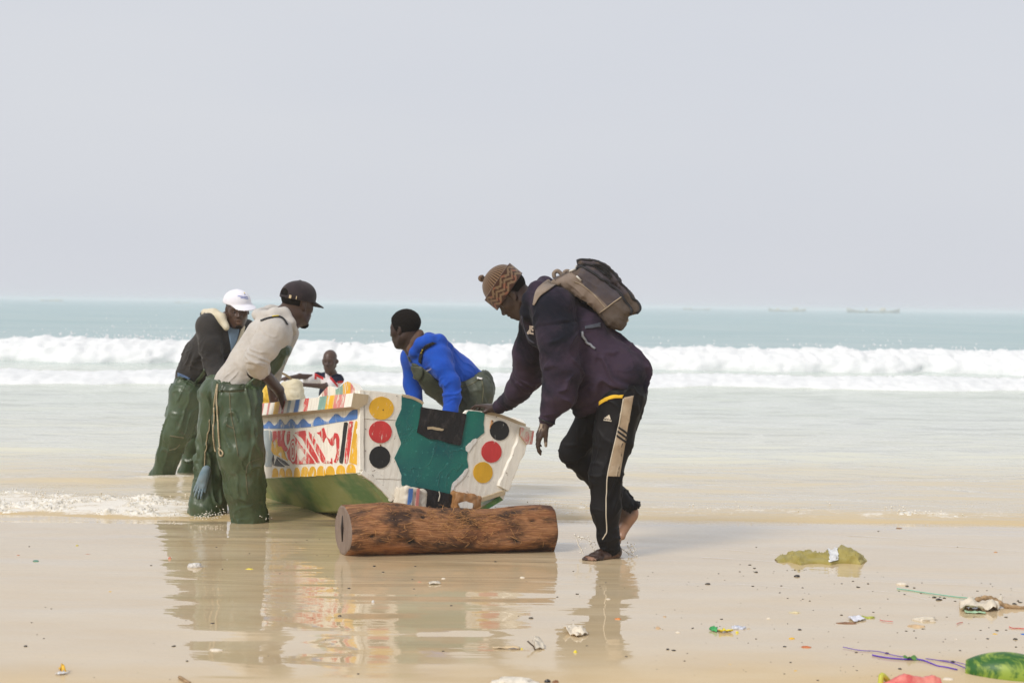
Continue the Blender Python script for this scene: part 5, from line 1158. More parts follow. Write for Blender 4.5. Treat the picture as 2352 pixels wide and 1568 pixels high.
VF = lay([gBc], [C6(1052, 682), C6(1170, 668)], [C6(1056, 700), C6(1170, 688)], 8, 3, .010, .004); mesh('label', *VF, YEL, B_)
# waders
wB = S(chain([(P(540, 893, 9.27), .155), (hR + [.0, 0, -.05], .148), (P(547, 985, 9.15), .150), (kR, .148), (P(562, 1115, 9.15), .128), (P(572, 1190, 9.18), .108), (P(573, 1215, 9.18), .10)], .04)); wB.u(chain([(hL, .14), (P(497, 985, 9.42), .118), (kL, .112), (P(474, 1160, 9.43), .115), (P(471, 1215, 9.41), .118)], .04), .04)
wB.i(plane(P(548, 879, 9.28), P(551, 860, 9.28) - P(545, 893, 9.28)), .006)
pb = [C1(*q) for q in ((640, 690), (700, 640), (750, 560), (800, 500), (872, 450), (900, 470), (880, 560), (845, 640), (800, 760), (740, 800), (660, 760))]; bib = S(off(tB, .022)).i(polyx([P(*q, 9.2)[[0, 2]] for q in pb], 8.9, 9.8, .01), .006); wB.u(bib, .02)
lo, hi = box_of([aR, aL, hR, hL, kR, kL, P(660, 790, 9.3), P(430, 1100, 9.4)], .22); lo[2] = -.11
wBo, wBc = garment('waders', B_, clipz(wB), lo, hi, W_G, .008, [f_drape(np.array([.08, 0, -1]), .60, .020, 311, .085), f_ring(hL, kL, .10, .007, 312, kL, .3), f_drape(np.array([.5, 0, -1]), .35, .010, 313, .07, P(480, 1120, 9.4), .35), f_ring(hR, kR, .09, .005, 314, hR, .2), f_ring(kR, aR, .07, .006, 315, P(572, 1180, 9.1), .2), f_lump(.07, .004, 316)])
seamline([C1(540, 735), C1(548, 860), C1(570, 980), C1(592, 1120)], wBc, B_); seamline([C1(735, 1130), C1(660, 1160), C1(640, 1220), C1(648, 1350)], wBc, B_, .0035)
VF = lay([wBc, gBc], [C1(466, 690), C1(540, 688), C1(628, 684)], [C1(468, 728), C1(540, 734), C1(630, 725)], 20, 5, .007, .01); mesh('waistband', *VF, W_D, B_)
seamline([C1(470, 727), C1(545, 733), C1(632, 726)], wBc, B_, .0035); seamline([C1(520, 930), C1(545, 945), C1(568, 955)], wBc, B_, .005)
for pts in ([(470, 690), (455, 800), (450, 900), (448, 1000), (458, 1075), (462, 1092)], [(474, 692), (468, 790), (474, 900), (480, 1000), (486, 1065), (480, 1075), (488, 1080), (505, 1100), (500, 1118), (488, 1116), (484, 1095), (487, 1078)]):
    p = [wBc.hit(*C1(*q), .008) for q in smoothline(pts, 60)]; mesh('drawcord', *tube(p, .0055, 6), CORD, B_)
p = [wBc.hit(*C1(*q), .006) for q in smoothline([(418, 900), (408, 1010), (392, 1120), (384, 1212)], 30)]; V, F = tube(p, .0038, 5)
gl = empty('glove', wBc.hit(*C1(350, 1380), .0), 'pale blue work glove hanging from a cord on the green waders', 'glove')
mesh('cord', V, F, CORD, gl)
gw = wBc.hit(*C1(394, 1228), .018); gk = wBc.hit(*C1(376, 1285), .020); gd_ = gk - gw; gs = hand_shape(gw, gd_, (.3, 1, 0), 1, [(.05, .1, .1), (.05, .3, .1), (.0, .1, .1), (.05, .2, .1)], .06, (.9, .25, .05), .05, .86)
gsh = S(gs).u(rc(gw - unit(gd_) * .03, gw + unit(gd_) * .03, .030, .026), .02)
gv = cloth_mat('blue_glove_rubber', (.12, .20, .26), (.22, .28, .31), (.13, .10, .08), .7, 14, .6); V, Q = nets(gsh, *box_of([gw, gk, gk + gd_], .12), .005); mesh('glove_hand', V, Q, gv, gl)

# ------------------------------------------------------------------ the man in the white cap
C_ = empty('person', (P(420, 1100, 11.3)[0], 11.3, 0), 'man in a white cap and dark jacket standing farthest out in the water', 'person')
RC = frame((.30, -.92, -.20), (.0, -.1, 1)); HC = P(545, 713, 11.12); sC = 1.10; LC = Loc(HC, RC, sC)
hR, kR, aR = P(432, 893, 11.15), P(405, 995, 11.10), P(370, 1115, 11.22); hL, kL, aL = P(462, 893, 11.45), P(449, 1015, 11.5), P(430, 1110, 11.55)
sR, eR, wR = P(478, 750, 11.08), P(490, 836, 11.0), P(520, 890, 10.8); sL, eL, wL = P(562, 762, 11.35), P(585, 840, 11.2), P(600, 890, 10.9); nC = P(529, 742, 11.2)
bd = S(head_shape(HC, RC, sC, mouth=.004)); bd.u(rc(LC.w(-.03, 0, -.03), nC, .058, .066), .03).u(rc(nC, P(490, 800, 11.2), .10, .12), .05).u(rc(P(490, 800, 11.2), P(445, 880, 11.25), .12, .12), .05)
limbs(bd, [(sR, eR, .05, .044), (eR, wR, .044, .030), (sL, eL, .05, .044), (eL, wL, .044, .03), (hR, kR, .08, .055), (kR, aR, .055, .04), (hL, kL, .08, .055), (kL, aL, .055, .04)])
bd.u(hand_shape(wR, (.4, -.3, -.6), (.5, 0, -.5), 1), .02).u(hand_shape(wL, (.3, -.4, -.6), (-.5, 0, -.5), 1), .02)
lo, hi = box_of([HC, aR, aL, wR, wL], .25); lo[2] = -.16
make_body(C_, bd, lo, hi, SKIN['brown'], .0052, [(LC.w(.1, 0, -.062), .03, .25)]); eyes(C_, HC, RC, sC)
V, Q = nets(S(skull_shape(HC, RC, sC, .003)).i(plane(LC.w(-.0, 0, 0), LC.w(1, 0, -.2) - LC.w(0, 0, 0)), .01).i(plane(LC.w(0, 0, -.02), LC.w(0, 0, -1) - LC.w(0, 0, 0)), .015), *box_of([HC], .2), .006); mesh('hair', V, Q, HAIR, C_)
V, Q = nets(S(LC.f(ell((.082, 0, -.100), (.018, .024, .016)))), *box_of([HC], .2), .004); mesh('beard', V, Q, HAIR, C_)
wcm = cloth_mat('white_cap_cloth', (.74, .73, .80), (.82, .81, .86), (.60, .56, .50), .85, 9, .2)
capo, _ = garment('cap', C_, cap_shape(LC, yaw=.42, drop=.052), *box_of([HC], .32), wcm, .0048, [], 0)
capc = Cloth(*nets(cap_shape(LC, yaw=.42, drop=.052), *box_of([HC], .32), .008)); blu = simple('blue_print', (.18, .22, .50), .7, .2)
for a, b in ((C6(420, 295), C6(600, 315)), (C6(470, 325), C6(605, 345)), (C6(535, 262), C6(560, 278))):
    mesh('print', *tube([capc.hit(a[0] + (b[0] - a[0]) * t, a[1] + (b[1] - a[1]) * t, .001) for t in np.linspace(0, 1, 8)], .0035, 4), blu, capo)
mesh('print', *tube([capc.hit(*C6(535, 232), .001), capc.hit(*C6(548, 252), .001)], .004, 4), YEL, capo)
tC = S(chain([(P(447, 862, 11.25), .150), (P(468, 822, 11.22), .155), (P(503, 783, 11.22), .170), (P(520, 758, 11.22), .13)], .06)).u(rc(sR + [.02, .05, 0], sL, .105, .10), .05)
gC = S(tC).u(chain([(sR + [.02, .04, 0], .10), (sR, .092), (P(484, 795, 11.02), .082), (eR, .076), (P(500, 866, 10.92), .065), (P(512, 880, 10.85), .05)], .03), .04).u(chain([(sL, .09), (eL, .075), (P(598, 880, 10.98), .055)], .03), .04)
gC.i(plane(P(440, 868, 11.2), P(436, 884, 11.2) - P(444, 852, 11.2)), .02) if False else None
hC = chain([(P(471, 718, 11.28), .032), (P(490, 722, 11.12), .046), (P(508, 730, 11.06), .038), (P(520, 752, 11.02), .026)], .02); gC.u(chain([(P(468, 722, 11.35), .03), (P(482, 730, 11.2), .055), (P(505, 735, 11.3), .05), (P(535, 730, 11.4), .05)], .02), .03)
hmC = cloth_mat('charcoal_jacket', (.022, .020, .019), (.040, .036, .033), (.07, .055, .045), .9, 5, .3)
lo, hi = box_of([sR, eR, sL, eL, P(468, 720, 11.3), P(445, 880, 11.25), P(512, 890, 10.85)], .22)
gCo, gCc = garment('jacket', C_, gC, lo, hi, hmC, .0085, [f_ring(sR, eR, .06, .013, 401, eR, .22), f_drape(P(440, 860, 11) - P(510, 760, 11), .4, .014, 402, .08, P(450, 830, 11.1), .3), f_ring(P(500, 770, 11), P(440, 870, 11), .08, .012, 403, P(440, 840, 11.1), .25), f_lump(.06, .003, 404)])
crm = cloth_mat('cream_fleece', (.60, .53, .38), (.68, .62, .49), (.40, .32, .2), .95, 12, .4)
V, Q = nets(hC, *box_of([P(471, 718, 11.2), P(522, 765, 11)], .15), .008); V += vnormals(V, Q) * (.004 * pnoise(V / .05, 4))[:, None]; mesh('hood_lining', V, Q, crm, C_)
VF = lay([gCc], [C1(612, 318), C1(596, 380), C1(575, 440), C1(548, 480)], [C1(628, 345), C1(616, 395), C1(590, 460), C1(560, 492)], 20, 4, .010, .012); mesh('hood_lining', *VF, crm, C_)
VF = lay([gCc], [C1(522, 345), C1(535, 400), C1(545, 470), C1(543, 500)], [C1(598, 330), C1(592, 390), C1(575, 445), C1(550, 490)], 20, 6, .004, .006); mesh('t_shirt', *VF, simple('blue_t_shirt', (.20, .29, .40), .85, .25, 12), C_)
wC = S(chain([(P(446, 884, 11.25), .165), (hR + [0, 0, -.05], .14), (P(416, 965, 11.12), .122), (kR, .108), (P(388, 1045, 11.15), .090), (P(371, 1100, 11.2), .090), (P(368, 1120, 11.22), .088)], .04)).u(chain([(hL, .14), (kL, .085), (P(431, 1092, 11.52), .070), (P(429, 1120, 11.55), .068)], .04), .05)
wC.i(plane(P(444, 872, 11.2), P(451, 855, 11.2) - P(438, 888, 11.2)), .006)
lo, hi = box_of([aR, aL, hR, hL, kR], .24); lo[2] = -.12
wCo, wCc = garment('waders', C_, clipz(wC, -.11), lo, hi, W_G, .009, [f_drape(kR - hR, .35, .016, 411, .09), f_ring(hR, kR, .10, .016, 412, kR, .25), f_ring(hL, kL, .07, .015, 413, P(445, 1040, 11.4), .25), f_ring(hR, kR, .09, .012, 414, hR, .22)])
VF = lay([wCc, gCc], [C1(232, 618), C1(270, 632), C1(305, 650)], [C1(230, 640), C1(265, 652), C1(300, 668)], 10, 4, .010, .008); mesh('jeans_band', *VF, simple('denim', (.09, .14, .24), .85, .3, 60), C_)
VF = lay([wCc, gCc], [C1(392, 588), C1(360, 630), C1(322, 680)], [C1(402, 604), C1(374, 645), C1(335, 690)], 14, 4, .014, .01); mesh('brace', *VF, W_G, C_)
seamline([C1(228, 642), C1(300, 668), C1(340, 690), C1(410, 700)], wCc, C_, .009, W_D, 'waistband'); seamline([C1(180, 998), C1(225, 1005), C1(262, 1010)], wCc, C_, .006); seamline([C1(175, 1085), C1(215, 1075), C1(240, 1050)], wCc, C_, .005)
VF = lay([gCc], [C1(508, 535), C1(508, 552)], [C1(526, 533), C1(526, 550)], 4, 4, .02, .01); mesh('tag', *VF, simple('purple_tag', (.16, .03, .42), .6), C_)

# ------------------------------------------------------------------ the man in the blue hoodie
D_ = empty('person', (P(1085, 1160, 10.15)[0], 10.15, 0), 'man in a bright blue hoodie and olive waders leaning over the boat from behind', 'person')
RD = frame((-.86, .46, -.16), (-.10, 0, 1)); HD = P(930, 757, 9.98); sD = 1.06; LD = Loc(HD, RD, sD)
sN, eN, wN = P(1004, 822, 9.84), P(1040, 893, 9.80), P(1032, 950, 9.72); sF, eF, wF = P(950, 822, 10.22), P(948, 882, 10.26), P(955, 935, 10.2)
hN, kN, aN = P(1085, 905, 10.05), P(1066, 1030, 9.98), P(1085, 1165, 10.05); hF, kF, aF = P(1080, 905, 10.30), P(1045, 1030, 10.35), P(1065, 1160, 10.4); nD = P(962, 798, 10.0)
bd = S(head_shape(HD, RD, sD)); bd.u(rc(LD.w(-.03, 0, -.03), nD, .056, .064), .03).u(rc(nD, P(1005, 845, 10.0), .10, .12), .05).u(rc(P(1005, 845, 10), P(1075, 890, 10.15), .12, .12), .05)
limbs(bd, [(sN, eN, .05, .042), (eN, wN, .042, .03), (sF, eF, .05, .042), (eF, wF, .042, .03), (hN, kN, .08, .055), (kN, aN, .055, .04), (hF, kF, .08, .055), (kF, aF, .055, .04)])
bd.u(hand_shape(wN, (-.25, -.2, -.8), (-.6, 0, -.4), 1), .02).u(hand_shape(wF, (-.1, -.3, -.8), (-.6, 0, -.4), 1), .02)
lo, hi = box_of([HD, aN, aF, wN, wF], .25); lo[2] = -.14
make_body(D_, bd, lo, hi, SKIN['deep'], .005)
V, Q = nets(S(skull_shape(HD, RD, sD, .008)).i(plane(LD.w(.046, 0, .03), LD.w(1, 0, -.55) - LD.w(0, 0, 0)), .015).i(plane(LD.w(-.06, 0, -.045), LD.w(.35, 0, -1) - LD.w(0, 0, 0)), .02).sub(LD.f(lambda q: np.linalg.norm((q * [1, .5, 1]) - [.012, 0, -.005], axis=1) - .034), .01), *box_of([HD], .2), .0042)
V += vnormals(V, Q) * (.0035 * pnoise(V / .010, 8))[:, None]; mesh('hair', V, Q, HAIR, D_)
tD = S(chain([(P(1080, 893, 10.15), .150), (P(1040, 862, 10.08), .150), (P(1002, 838, 10.02), .160), (P(980, 815, 10.0), .125)], .06)).u(rc(sN + [0, .05, 0], sF, .09, .09), .05)
gD = S(tD).u(chain([(sN + [0, .04, .01], .092), (P(1016, 845, 9.83), .074), (P(1036, 880, 9.80), .064), (P(1039, 912, 9.78), .058), (P(1034, 945, 9.73), .048), (P(1033, 950, 9.72), .046)], .03), .04).u(chain([(sF, .085), (eF, .066), (P(954, 925, 10.21), .055)], .03), .04)
gD.u(chain([(P(966, 790, 9.88), .045), (P(985, 784, 9.86), .052), (P(1008, 784, 9.9), .052), (P(1030, 797, 9.95), .030)], .02), .02).u(chain([(P(966, 790, 9.88), .045), (P(952, 808, 9.90), .036), (P(945, 815, 10.0), .03), (P(950, 806, 10.12), .04), (P(985, 780, 10.15), .05), (P(1010, 786, 10.1), .05), (P(1030, 797, 9.95), .03)], .02), .02)
bhm = cloth_mat('bright_blue_fleece', (.006, .060, .40), (.010, .085, .50), (.03, .06, .22), .85, 8, .25, .1)
lo, hi = box_of([sN, wN, sF, wF, P(985, 775, 9.9), P(1105, 850, 10.15), P(1080, 900, 10.1)], .2)
gDo, gDc = garment('hoodie', D_, gD, lo, hi, bhm, .0075, [f_ring(sN, eN, .05, .012, 501, eN, .22), f_ring(sN, eN, .08, .008, 502, sN, .2), f_drape(P(1090, 860, 10) - P(1000, 800, 10), .4, .009, 503, .06, P(1060, 850, 10), .3), f_ring(P(1090, 860, 10), P(1000, 800, 10), .08, .010, 504, P(1075, 868, 10), .2), f_ring(P(1020, 780, 10), P(970, 790, 10), .07, .008, 505, P(1000, 785, 9.9), .15)])
V, Q = nets(S(chain([(P(964, 766, 9.94), .030), (P(956, 785, 9.90), .036), (P(946, 802, 9.92), .032), (P(941, 803, 10.0), .03)], .02)), *box_of([P(950, 785, 9.95)], .2), .007); mesh('collar', V, Q, cloth_mat('brown_collar', (.06, .045, .045), (.15, .075, .04), rough=.9), D_)
wD = S(chain([(P(1086, 893, 10.16), .160), (hN, .148), (kN, .12), (P(1078, 1110, 10.03), .10), (aN, .10)], .04)).u(chain([(hF, .14), (kF, .12), (aF, .10)], .04), .05); wD.i(plane(P(1078, 868, 10.1), P(1071, 856, 10.1) - P(1084, 880, 10.1)), .006)
pd = [C3(*q) for q in ((505, 812), (640, 850), (700, 905), (800, 1000), (905, 1110), (960, 1180), (1060, 1080), (1200, 1030), (1150, 1400), (700, 1400), (640, 1190), (590, 1060), (520, 980))]; wD.u(S(off(tD, .016)).i(polyx([P(*q, 9.95)[[0, 2]] for q in pd], 9.6, 10.6, .01), .006), .02); wD.u(rc(P(1010, 880, 10.02), P(1050, 905, 10.08), .11, .14), .05)
lo, hi = box_of([aN, aF, hN, kF, P(950, 835, 10)], .24); lo[2] = -.11
wDo, wDc = garment('waders', D_, clipz(wD), lo, hi, W_O, .008, [f_drape(np.array([.3, 0, -1]), .4, .011, 511, .08), f_ring(hN, kN, .09, .010, 512, hN, .25), f_lump(.07, .004, 513)])
VF = lay([gDc, wDc], [C3(745, 565), C3(655, 610), C3(600, 700), C3(590, 800)], [C3(800, 580), C3(690, 640), C3(645, 720), C3(625, 830)], 24, 4, .008, .006); mesh('brace', *VF, STRAP, D_)
VF = lay([gDc, wDc], [C3(460, 725), C3(485, 800)], [C3(490, 735), C3(515, 805)], 8, 3, .01, .006); mesh('brace', *VF, W_O, D_)
VF = lay([gDc, wDc], [C3(632, 635), C3(606, 700)], [C3(655, 645), C3(640, 712)], 6, 4, .014, .005); mesh('label', *VF, YEL, D_)
VF = lay([wDc, gDc], [C3(508, 850), C3(512, 930), C3(505, 985)], [C3(650, 870), C3(648, 960), C3(608, 1030)], 14, 6, .010, .014); mesh('bib_pocket', *VF, W_O, D_)
VF = lay([gDc, wDc], [C3(1282, 1000), C3(1355, 1008)], [C3(1282, 1022), C3(1355, 1030)], 6, 3, .012, .01); mesh('toggle', *VF, simple('white_plastic', (.72, .70, .66), .4, .1), D_)
seamline([C3(1080, 1100), C3(1200, 1080), C3(1340, 1000)], wDc, D_, .004); seamline([C3(1350, 1030), C3(1365, 1150), C3(1350, 1290)], wDc, D_, .004)
VF = lay([gDc, wDc], [C3(680, 905), C3(720, 890), C3(750, 880)], [C3(692, 918), C3(725, 905), C3(752, 884)], 8, 3, .008, .003); mesh('chest_print', *VF, simple('pale_print', (.45, .42, .48), .7), D_)

# ------------------------------------------------------------------ the child
E_ = empty('person', (P(758, 920, 14)[0], 14.0, -.15), 'small child in a white and navy shirt holding a tan rope', 'person')
RE = frame((-.14, -.97, -.12), (0, -.08, 1)); HE = P(757.5, 830, 13.95); sE = .89; LE = Loc(HE, RE, sE)
sR, eR, wR = P(729, 867, 13.98), P(688, 864, 13.8), P(656, 869, 13.6); sL, eL, wL = P(777, 871, 14.0), P(744, 887, 13.75), P(694, 883, 13.6); nE = P(760, 862, 14.0)
bd = S(head_shape(HE, RE, sE)); bd.u(ell(LE.w(-.02, .083, .0), np.array([.012, .014, .024]) * .9), .006).u(ell(LE.w(-.02, -.083, .0), np.array([.012, .014, .024]) * .9), .006)
bd.u(rc(LE.w(-.02, 0, -.04), nE, .038, .040), .025).u(rc(nE, P(757, 935, 14), .065, .085), .04); limbs(bd, [(sR, eR, .032, .026), (eR, wR, .026, .019), (sL, eL, .032, .026), (eL, wL, .026, .019), (P(750, 930, 14), P(748, 1010, 14), .055, .04), (P(768, 930, 14), P(770, 1010, 14), .055, .04)], .02)
bd.u(hand_shape(wR, P(640, 872, 13.55) - wR, (0, .2, -1), 1, [(.5, .8, .6)] * 4, .05, s=.66), .015).u(hand_shape(wL, P(676, 878, 13.55) - wL, (0, .5, -1), 1, [(.6, .9, .7)] * 4, .05, s=.66), .015)
lo, hi = box_of([HE, wR, wL, P(757, 1000, 14)], .2); lo[2] = -.2
make_body(E_, bd, lo, hi, SKIN['brown'], .0048); eyes(E_, HE, RE, sE)
shE = S(chain([(P(757, 873, 14), .092), (P(757, 905, 14), .098), (P(757, 940, 14), .105)], .03)).u(rc(sR, sL, .050, .050), .03).u(rc(sR, P(707, 873, 13.9), .052, .054), .02).u(rc(sL, P(757, 885, 13.82), .050, .050), .02).sub(rc(P(759, 850, 13.93), P(759, 862, 13.9), .045, .03), .01)
lo, hi = box_of([sR, sL, P(757, 945, 14), P(700, 875, 13.85)], .16)
def scol(V):
    q = V_px(V); x = (q[:, 0] - 643.1) / .09889; y = (q[:, 1] - 798.2) / .09889; wh = np.array([.70, .66, .66]); nv = np.array([.012, .015, .035]); rd = np.array([.50, .030, .030]); c = np.tile(wh, (len(V), 1))
    dl = y - (610 + .50 * (x - 830)); navyl = (dl < -8) & (x > 800) & (x < 1050); redl = (np.abs(dl - 22) < 32) & (x > 810) & (x < 1010) | ((np.abs(x - 825) < 25) & (y > 600) & (y < 740))
    dr = y - (690 + 1.15 * (x - 1190)); navyr = (dr < -5) & (x > 1190); redr = (np.abs(dr - 30) < 38) & (x > 1160) & (x < 1345) & (y < 960); wsl = (x > 1310) & (y > 815)
    c[navyl | navyr] = nv; c[redl | redr] = rd; c[wsl & ~redr] = wh; c[(np.abs(y - 800) < 26) & (x > 1335)] = rd; c[(y > 930)] = nv; c[(np.abs(y - 1180) < 28)] = rd; return c
cm_ = M('striped_shirt', (.6, .6, .6), .85, .2); cm_.set('Base Color', cm_.attr('Col')); cm_.bump(cm_.noise(60, cm_.geo(), 4), .3, .004)
garment('shirt', E_, shE, lo, hi, cm_.m, .0045, [f_drape(np.array([.2, 0, 1]), .2, .006, 601, .045)], 1, col=scol)
sh2 = S(chain([(P(752, 935, 14), .095), (P(750, 985, 14), .075)], .03)).u(rc(P(766, 935, 14), P(770, 985, 14), .09, .07), .03); V, Q = nets(sh2, *box_of([P(757, 935, 14), P(760, 990, 14)], .16), .008); mesh('shorts', V, Q, simple('navy_shorts', (.015, .018, .04), .85), E_)
# ------------------------------------------------------------------ what lies in the boat
rp = smoothline([P(622, 850, 12.6), P(643, 855, 13.0), P(658, 862, 13.4), P(672, 872, 13.52), P(685, 877, 13.5), P(694, 890, 13.2), P(690, 930, 12.4)], 50); V, F = tube(rp, .011, 7)
free_top(V, simple('tan_rope', (.36, .25, .13), .85, .3, 200), 'rope', 'tan rope held by the child above the cream sack', 'rope', F)
def lumpy(name, pts, m, label, cat, Y, amp, seed, h=.012, fold=.05, thick=.5):
    f = chain(pts, .06); V, Q = nets(f, *box_of([p for p, _ in pts], .3), h); V += vnormals(V, Q) * (amp * fbm(V / fold, 3, seed) + amp * .8 * crease(pnoise(V / fold / 1.6, seed + 3)))[:, None]; return free_top(V, m, name, label, cat, Q)
lumpy('sack', [(P(654, 884, 11.1), .03), (P(680, 884, 11.1), .035), (P(672, 908, 11.1), .085), (P(674, 950, 11.1), .11)], cloth_mat('cream_sacking', (.64, .56, .38), (.70, .64, .48), (.5, .38, .2), .8, 9, .4), 'cream plastic sack standing in the boat below the rope', 'sack', 11, .008, 701)
lumpy('tarpaulin', [(P(612, 897, 10.9), .05), (P(618, 912, 10.9), .085), (P(620, 945, 10.9), .13)], cloth_mat('yellow_plastic', (.70, .42, .03), (.78, .55, .10), (.6, .5, .25), .45, 14, .3), 'crumpled yellow oilskin lying in the boat behind the hand on the rail', 'tarpaulin', 11, .016, 711)
# ================================================================== LITTER AND PEBBLES ON THE SAND
def CL(cx, cy): return cx * .3418, 1148.5 + cy * .3418                    # left foreground
def CM(cx, cy): return 746.5 + cx * .3418, 1263.3 + cy * .3418            # middle foreground
def CN(cx, cy): return 1493 + cx * .23107, 1205.9 + cy * .23107           # right of the man
def CO(cx, cy): return 1894.9 + cx * .23108, 1205.9 + cy * .23108         # far right
def sz(x, y): return float(sand_z(np.array([x]), np.array([y]))[0])
def GS(px, py):
    g = G(px, py, 0); g[2] = sz(g[0], g[1]); return g
def mpp(px, py): return G(px, py, 0)[1] / FPX          # metres per photo pixel there
# --- pebbles
pm = simple('dark_pebble', (.020, .015, .012), .35, .4, 120, .5)
pmesh = []
for k in range(5):
    b = bmesh.new(); bmesh.ops.create_icosphere(b, subdivisions=2, radius=.5)
    V = np.array([v.co[:] for v in b.verts]); V *= 1 + .55 * pnoise(V * 1.7, 800 + k)[:, None]; V[:, 2] *= .55; V[:, 2] = np.maximum(V[:, 2], -.12)
    me = bpy.data.meshes.new('pebble'); me.from_pydata(V.tolist(), [], [[v.index for v in f.verts] for f in b.faces]); b.free()
    me.materials.append(pm); me.polygons.foreach_set('use_smooth', [True] * len(me.polygons)); pmesh.append(me)
def pebble(px, py, w):
    g = GS(px, py); s_ = w * mpp(px, py); o = bpy.data.objects.new('pebble', pmesh[int(RNG.integers(5))]); COL.objects.link(o); o.location = tuple(g + [0, 0, s_ * .05]); o.scale = (s_, s_ * RNG.uniform(.6, .9), s_ * RNG.uniform(.6, 1)); o.rotation_euler = (0, 0, RNG.uniform(-.5, .5))
    tag(o, 'small dark pebble lying on the wet sand', 'pebble', 'dark pebbles scattered over the wet sand')
for c, pts in ((CL, [(1430, 830, 26), (1168, 980, 30), (1258, 1080, 20), (1016, 438, 16), (212, 825, 12), (295, 932, 14), (172, 984, 26), (633, 1181, 10), (1455, 317, 13), (1676, 358, 11), (2146, 270, 10), (2130, 371, 9), (2205, 373, 9), (1990, 287, 9), (197, 309, 11), (1495, 463, 11), (120, 44, 14), (345, 727, 12), (305, 715, 10), (1250, 811, 9), (2187, 936, 11), (2284, 776, 24), (2345, 590, 18), (1880, 493, 9), (2062, 274, 9), (250, 905, 11)]),
               (CM, [(330, 105, 20), (390, 145, 18), (161, 255, 20), (100, 440, 24), (793, 679, 18), (223, 831, 18), (1145, 76, 18), (607, 106, 15), (598, 260, 14), (848, 373, 17), (1694, 294, 22), (1887, 214, 14), (1562, 313, 15), (1385, 455, 32), (1760, 640, 16), (2025, 712, 20), (2303, 672, 22), (2343, 679, 22), (587, 196, 14), (1670, 135, 12), (1848, 240, 9), (1300, 441, 9)]),
               (CN, [(575, 582, 54), (1023, 607, 26), (1308, 600, 22), (1518, 620, 22), (1290, 675, 20), (1368, 731, 18), (1520, 737, 20), (1588, 753, 20), (901, 773, 10), (893, 459, 20), (995, 396, 32), (1040, 428, 28), (1056, 465, 36), (682, 477, 15), (928, 498, 12), (1462, 507, 60), (1440, 444, 22), (712, 934, 30), (425, 1029, 24), (1487, 1045, 36), (315, 920, 12), (237, 1253, 44), (176, 1241, 34), (1055, 1137, 20), (372, 1280, 18), (343, 1347, 24), (1335, 1477, 22), (1670, 1546, 26), (1905, 891, 28), (1625, 844, 14), (897, 391, 14), (1364, 449, 16), (1415, 447, 12), (1485, 447, 16), (1532, 445, 14), (1232, 456, 11), (1057, 219, 16), (1160, 621, 12), (1070, 637, 10), (1338, 1221, 34), (622, 1007, 12), (1370, 979, 14), (1773, 1062, 12), (1398, 1368, 24), (575, 520, 10), (369, 589, 9)]),
               (CO, [(531, 61, 20), (1318, 211, 14), (280, 557, 24), (168, 580, 20), (428, 583, 22), (332, 617, 34), (965, 575, 16), (886, 622, 26), (815, 606, 34), (738, 657, 18), (955, 677, 20), (793, 689, 22), (1085, 718, 42), (1145, 714, 22), (1186, 725, 32), (1135, 744, 60), (1038, 712, 12), (1295, 757, 24), (1518, 720, 30), (1700, 733, 34), (1610, 648, 18), (1515, 652, 24), (1646, 583, 16), (1665, 613, 12), (349, 821, 18), (482, 861, 22), (164, 890, 26), (1800, 912, 30), (1210, 908, 18), (973, 1025, 24), (808, 1049, 26), (888, 1046, 24), (720, 1066, 16), (905, 1121, 22), (1176, 1161, 16), (1197, 1132, 16), (1548, 1039, 22), (1632, 1013, 16), (1800, 1037, 24), (1710, 1043, 34), (1893, 1136, 44), (1617, 1129, 28), (1898, 1214, 22), (1342, 1248, 24), (614, 1279, 40), (310, 1272, 28), (1270, 1364, 44), (744, 1431, 36), (1902, 1350, 20), (1788, 1257, 12), (316, 1445, 20), (283, 1406, 14), (523, 1497, 14), (155, 1414, 10), (1918, 755, 28), (1885, 787, 40), (1940, 770, 36), (475, 657, 14), (626, 731, 16), (1748, 684, 14), (1850, 690, 10), (1430, 973, 14), (1367, 690, 12), (660, 1490, 12)])):
    for a, b, w in pts:
        px, py = c(a, b); k = {CL: .3418, CM: .3418}.get(c, .2311); pebble(px, py, w * k)
for _ in range(150):
    px, py = RNG.uniform(1480, 2360), RNG.uniform(1305, 1560)
    if RNG.random() < .25: px = RNG.uniform(0, 1480)
    pebble(px, py, RNG.uniform(1.2, 3.2))
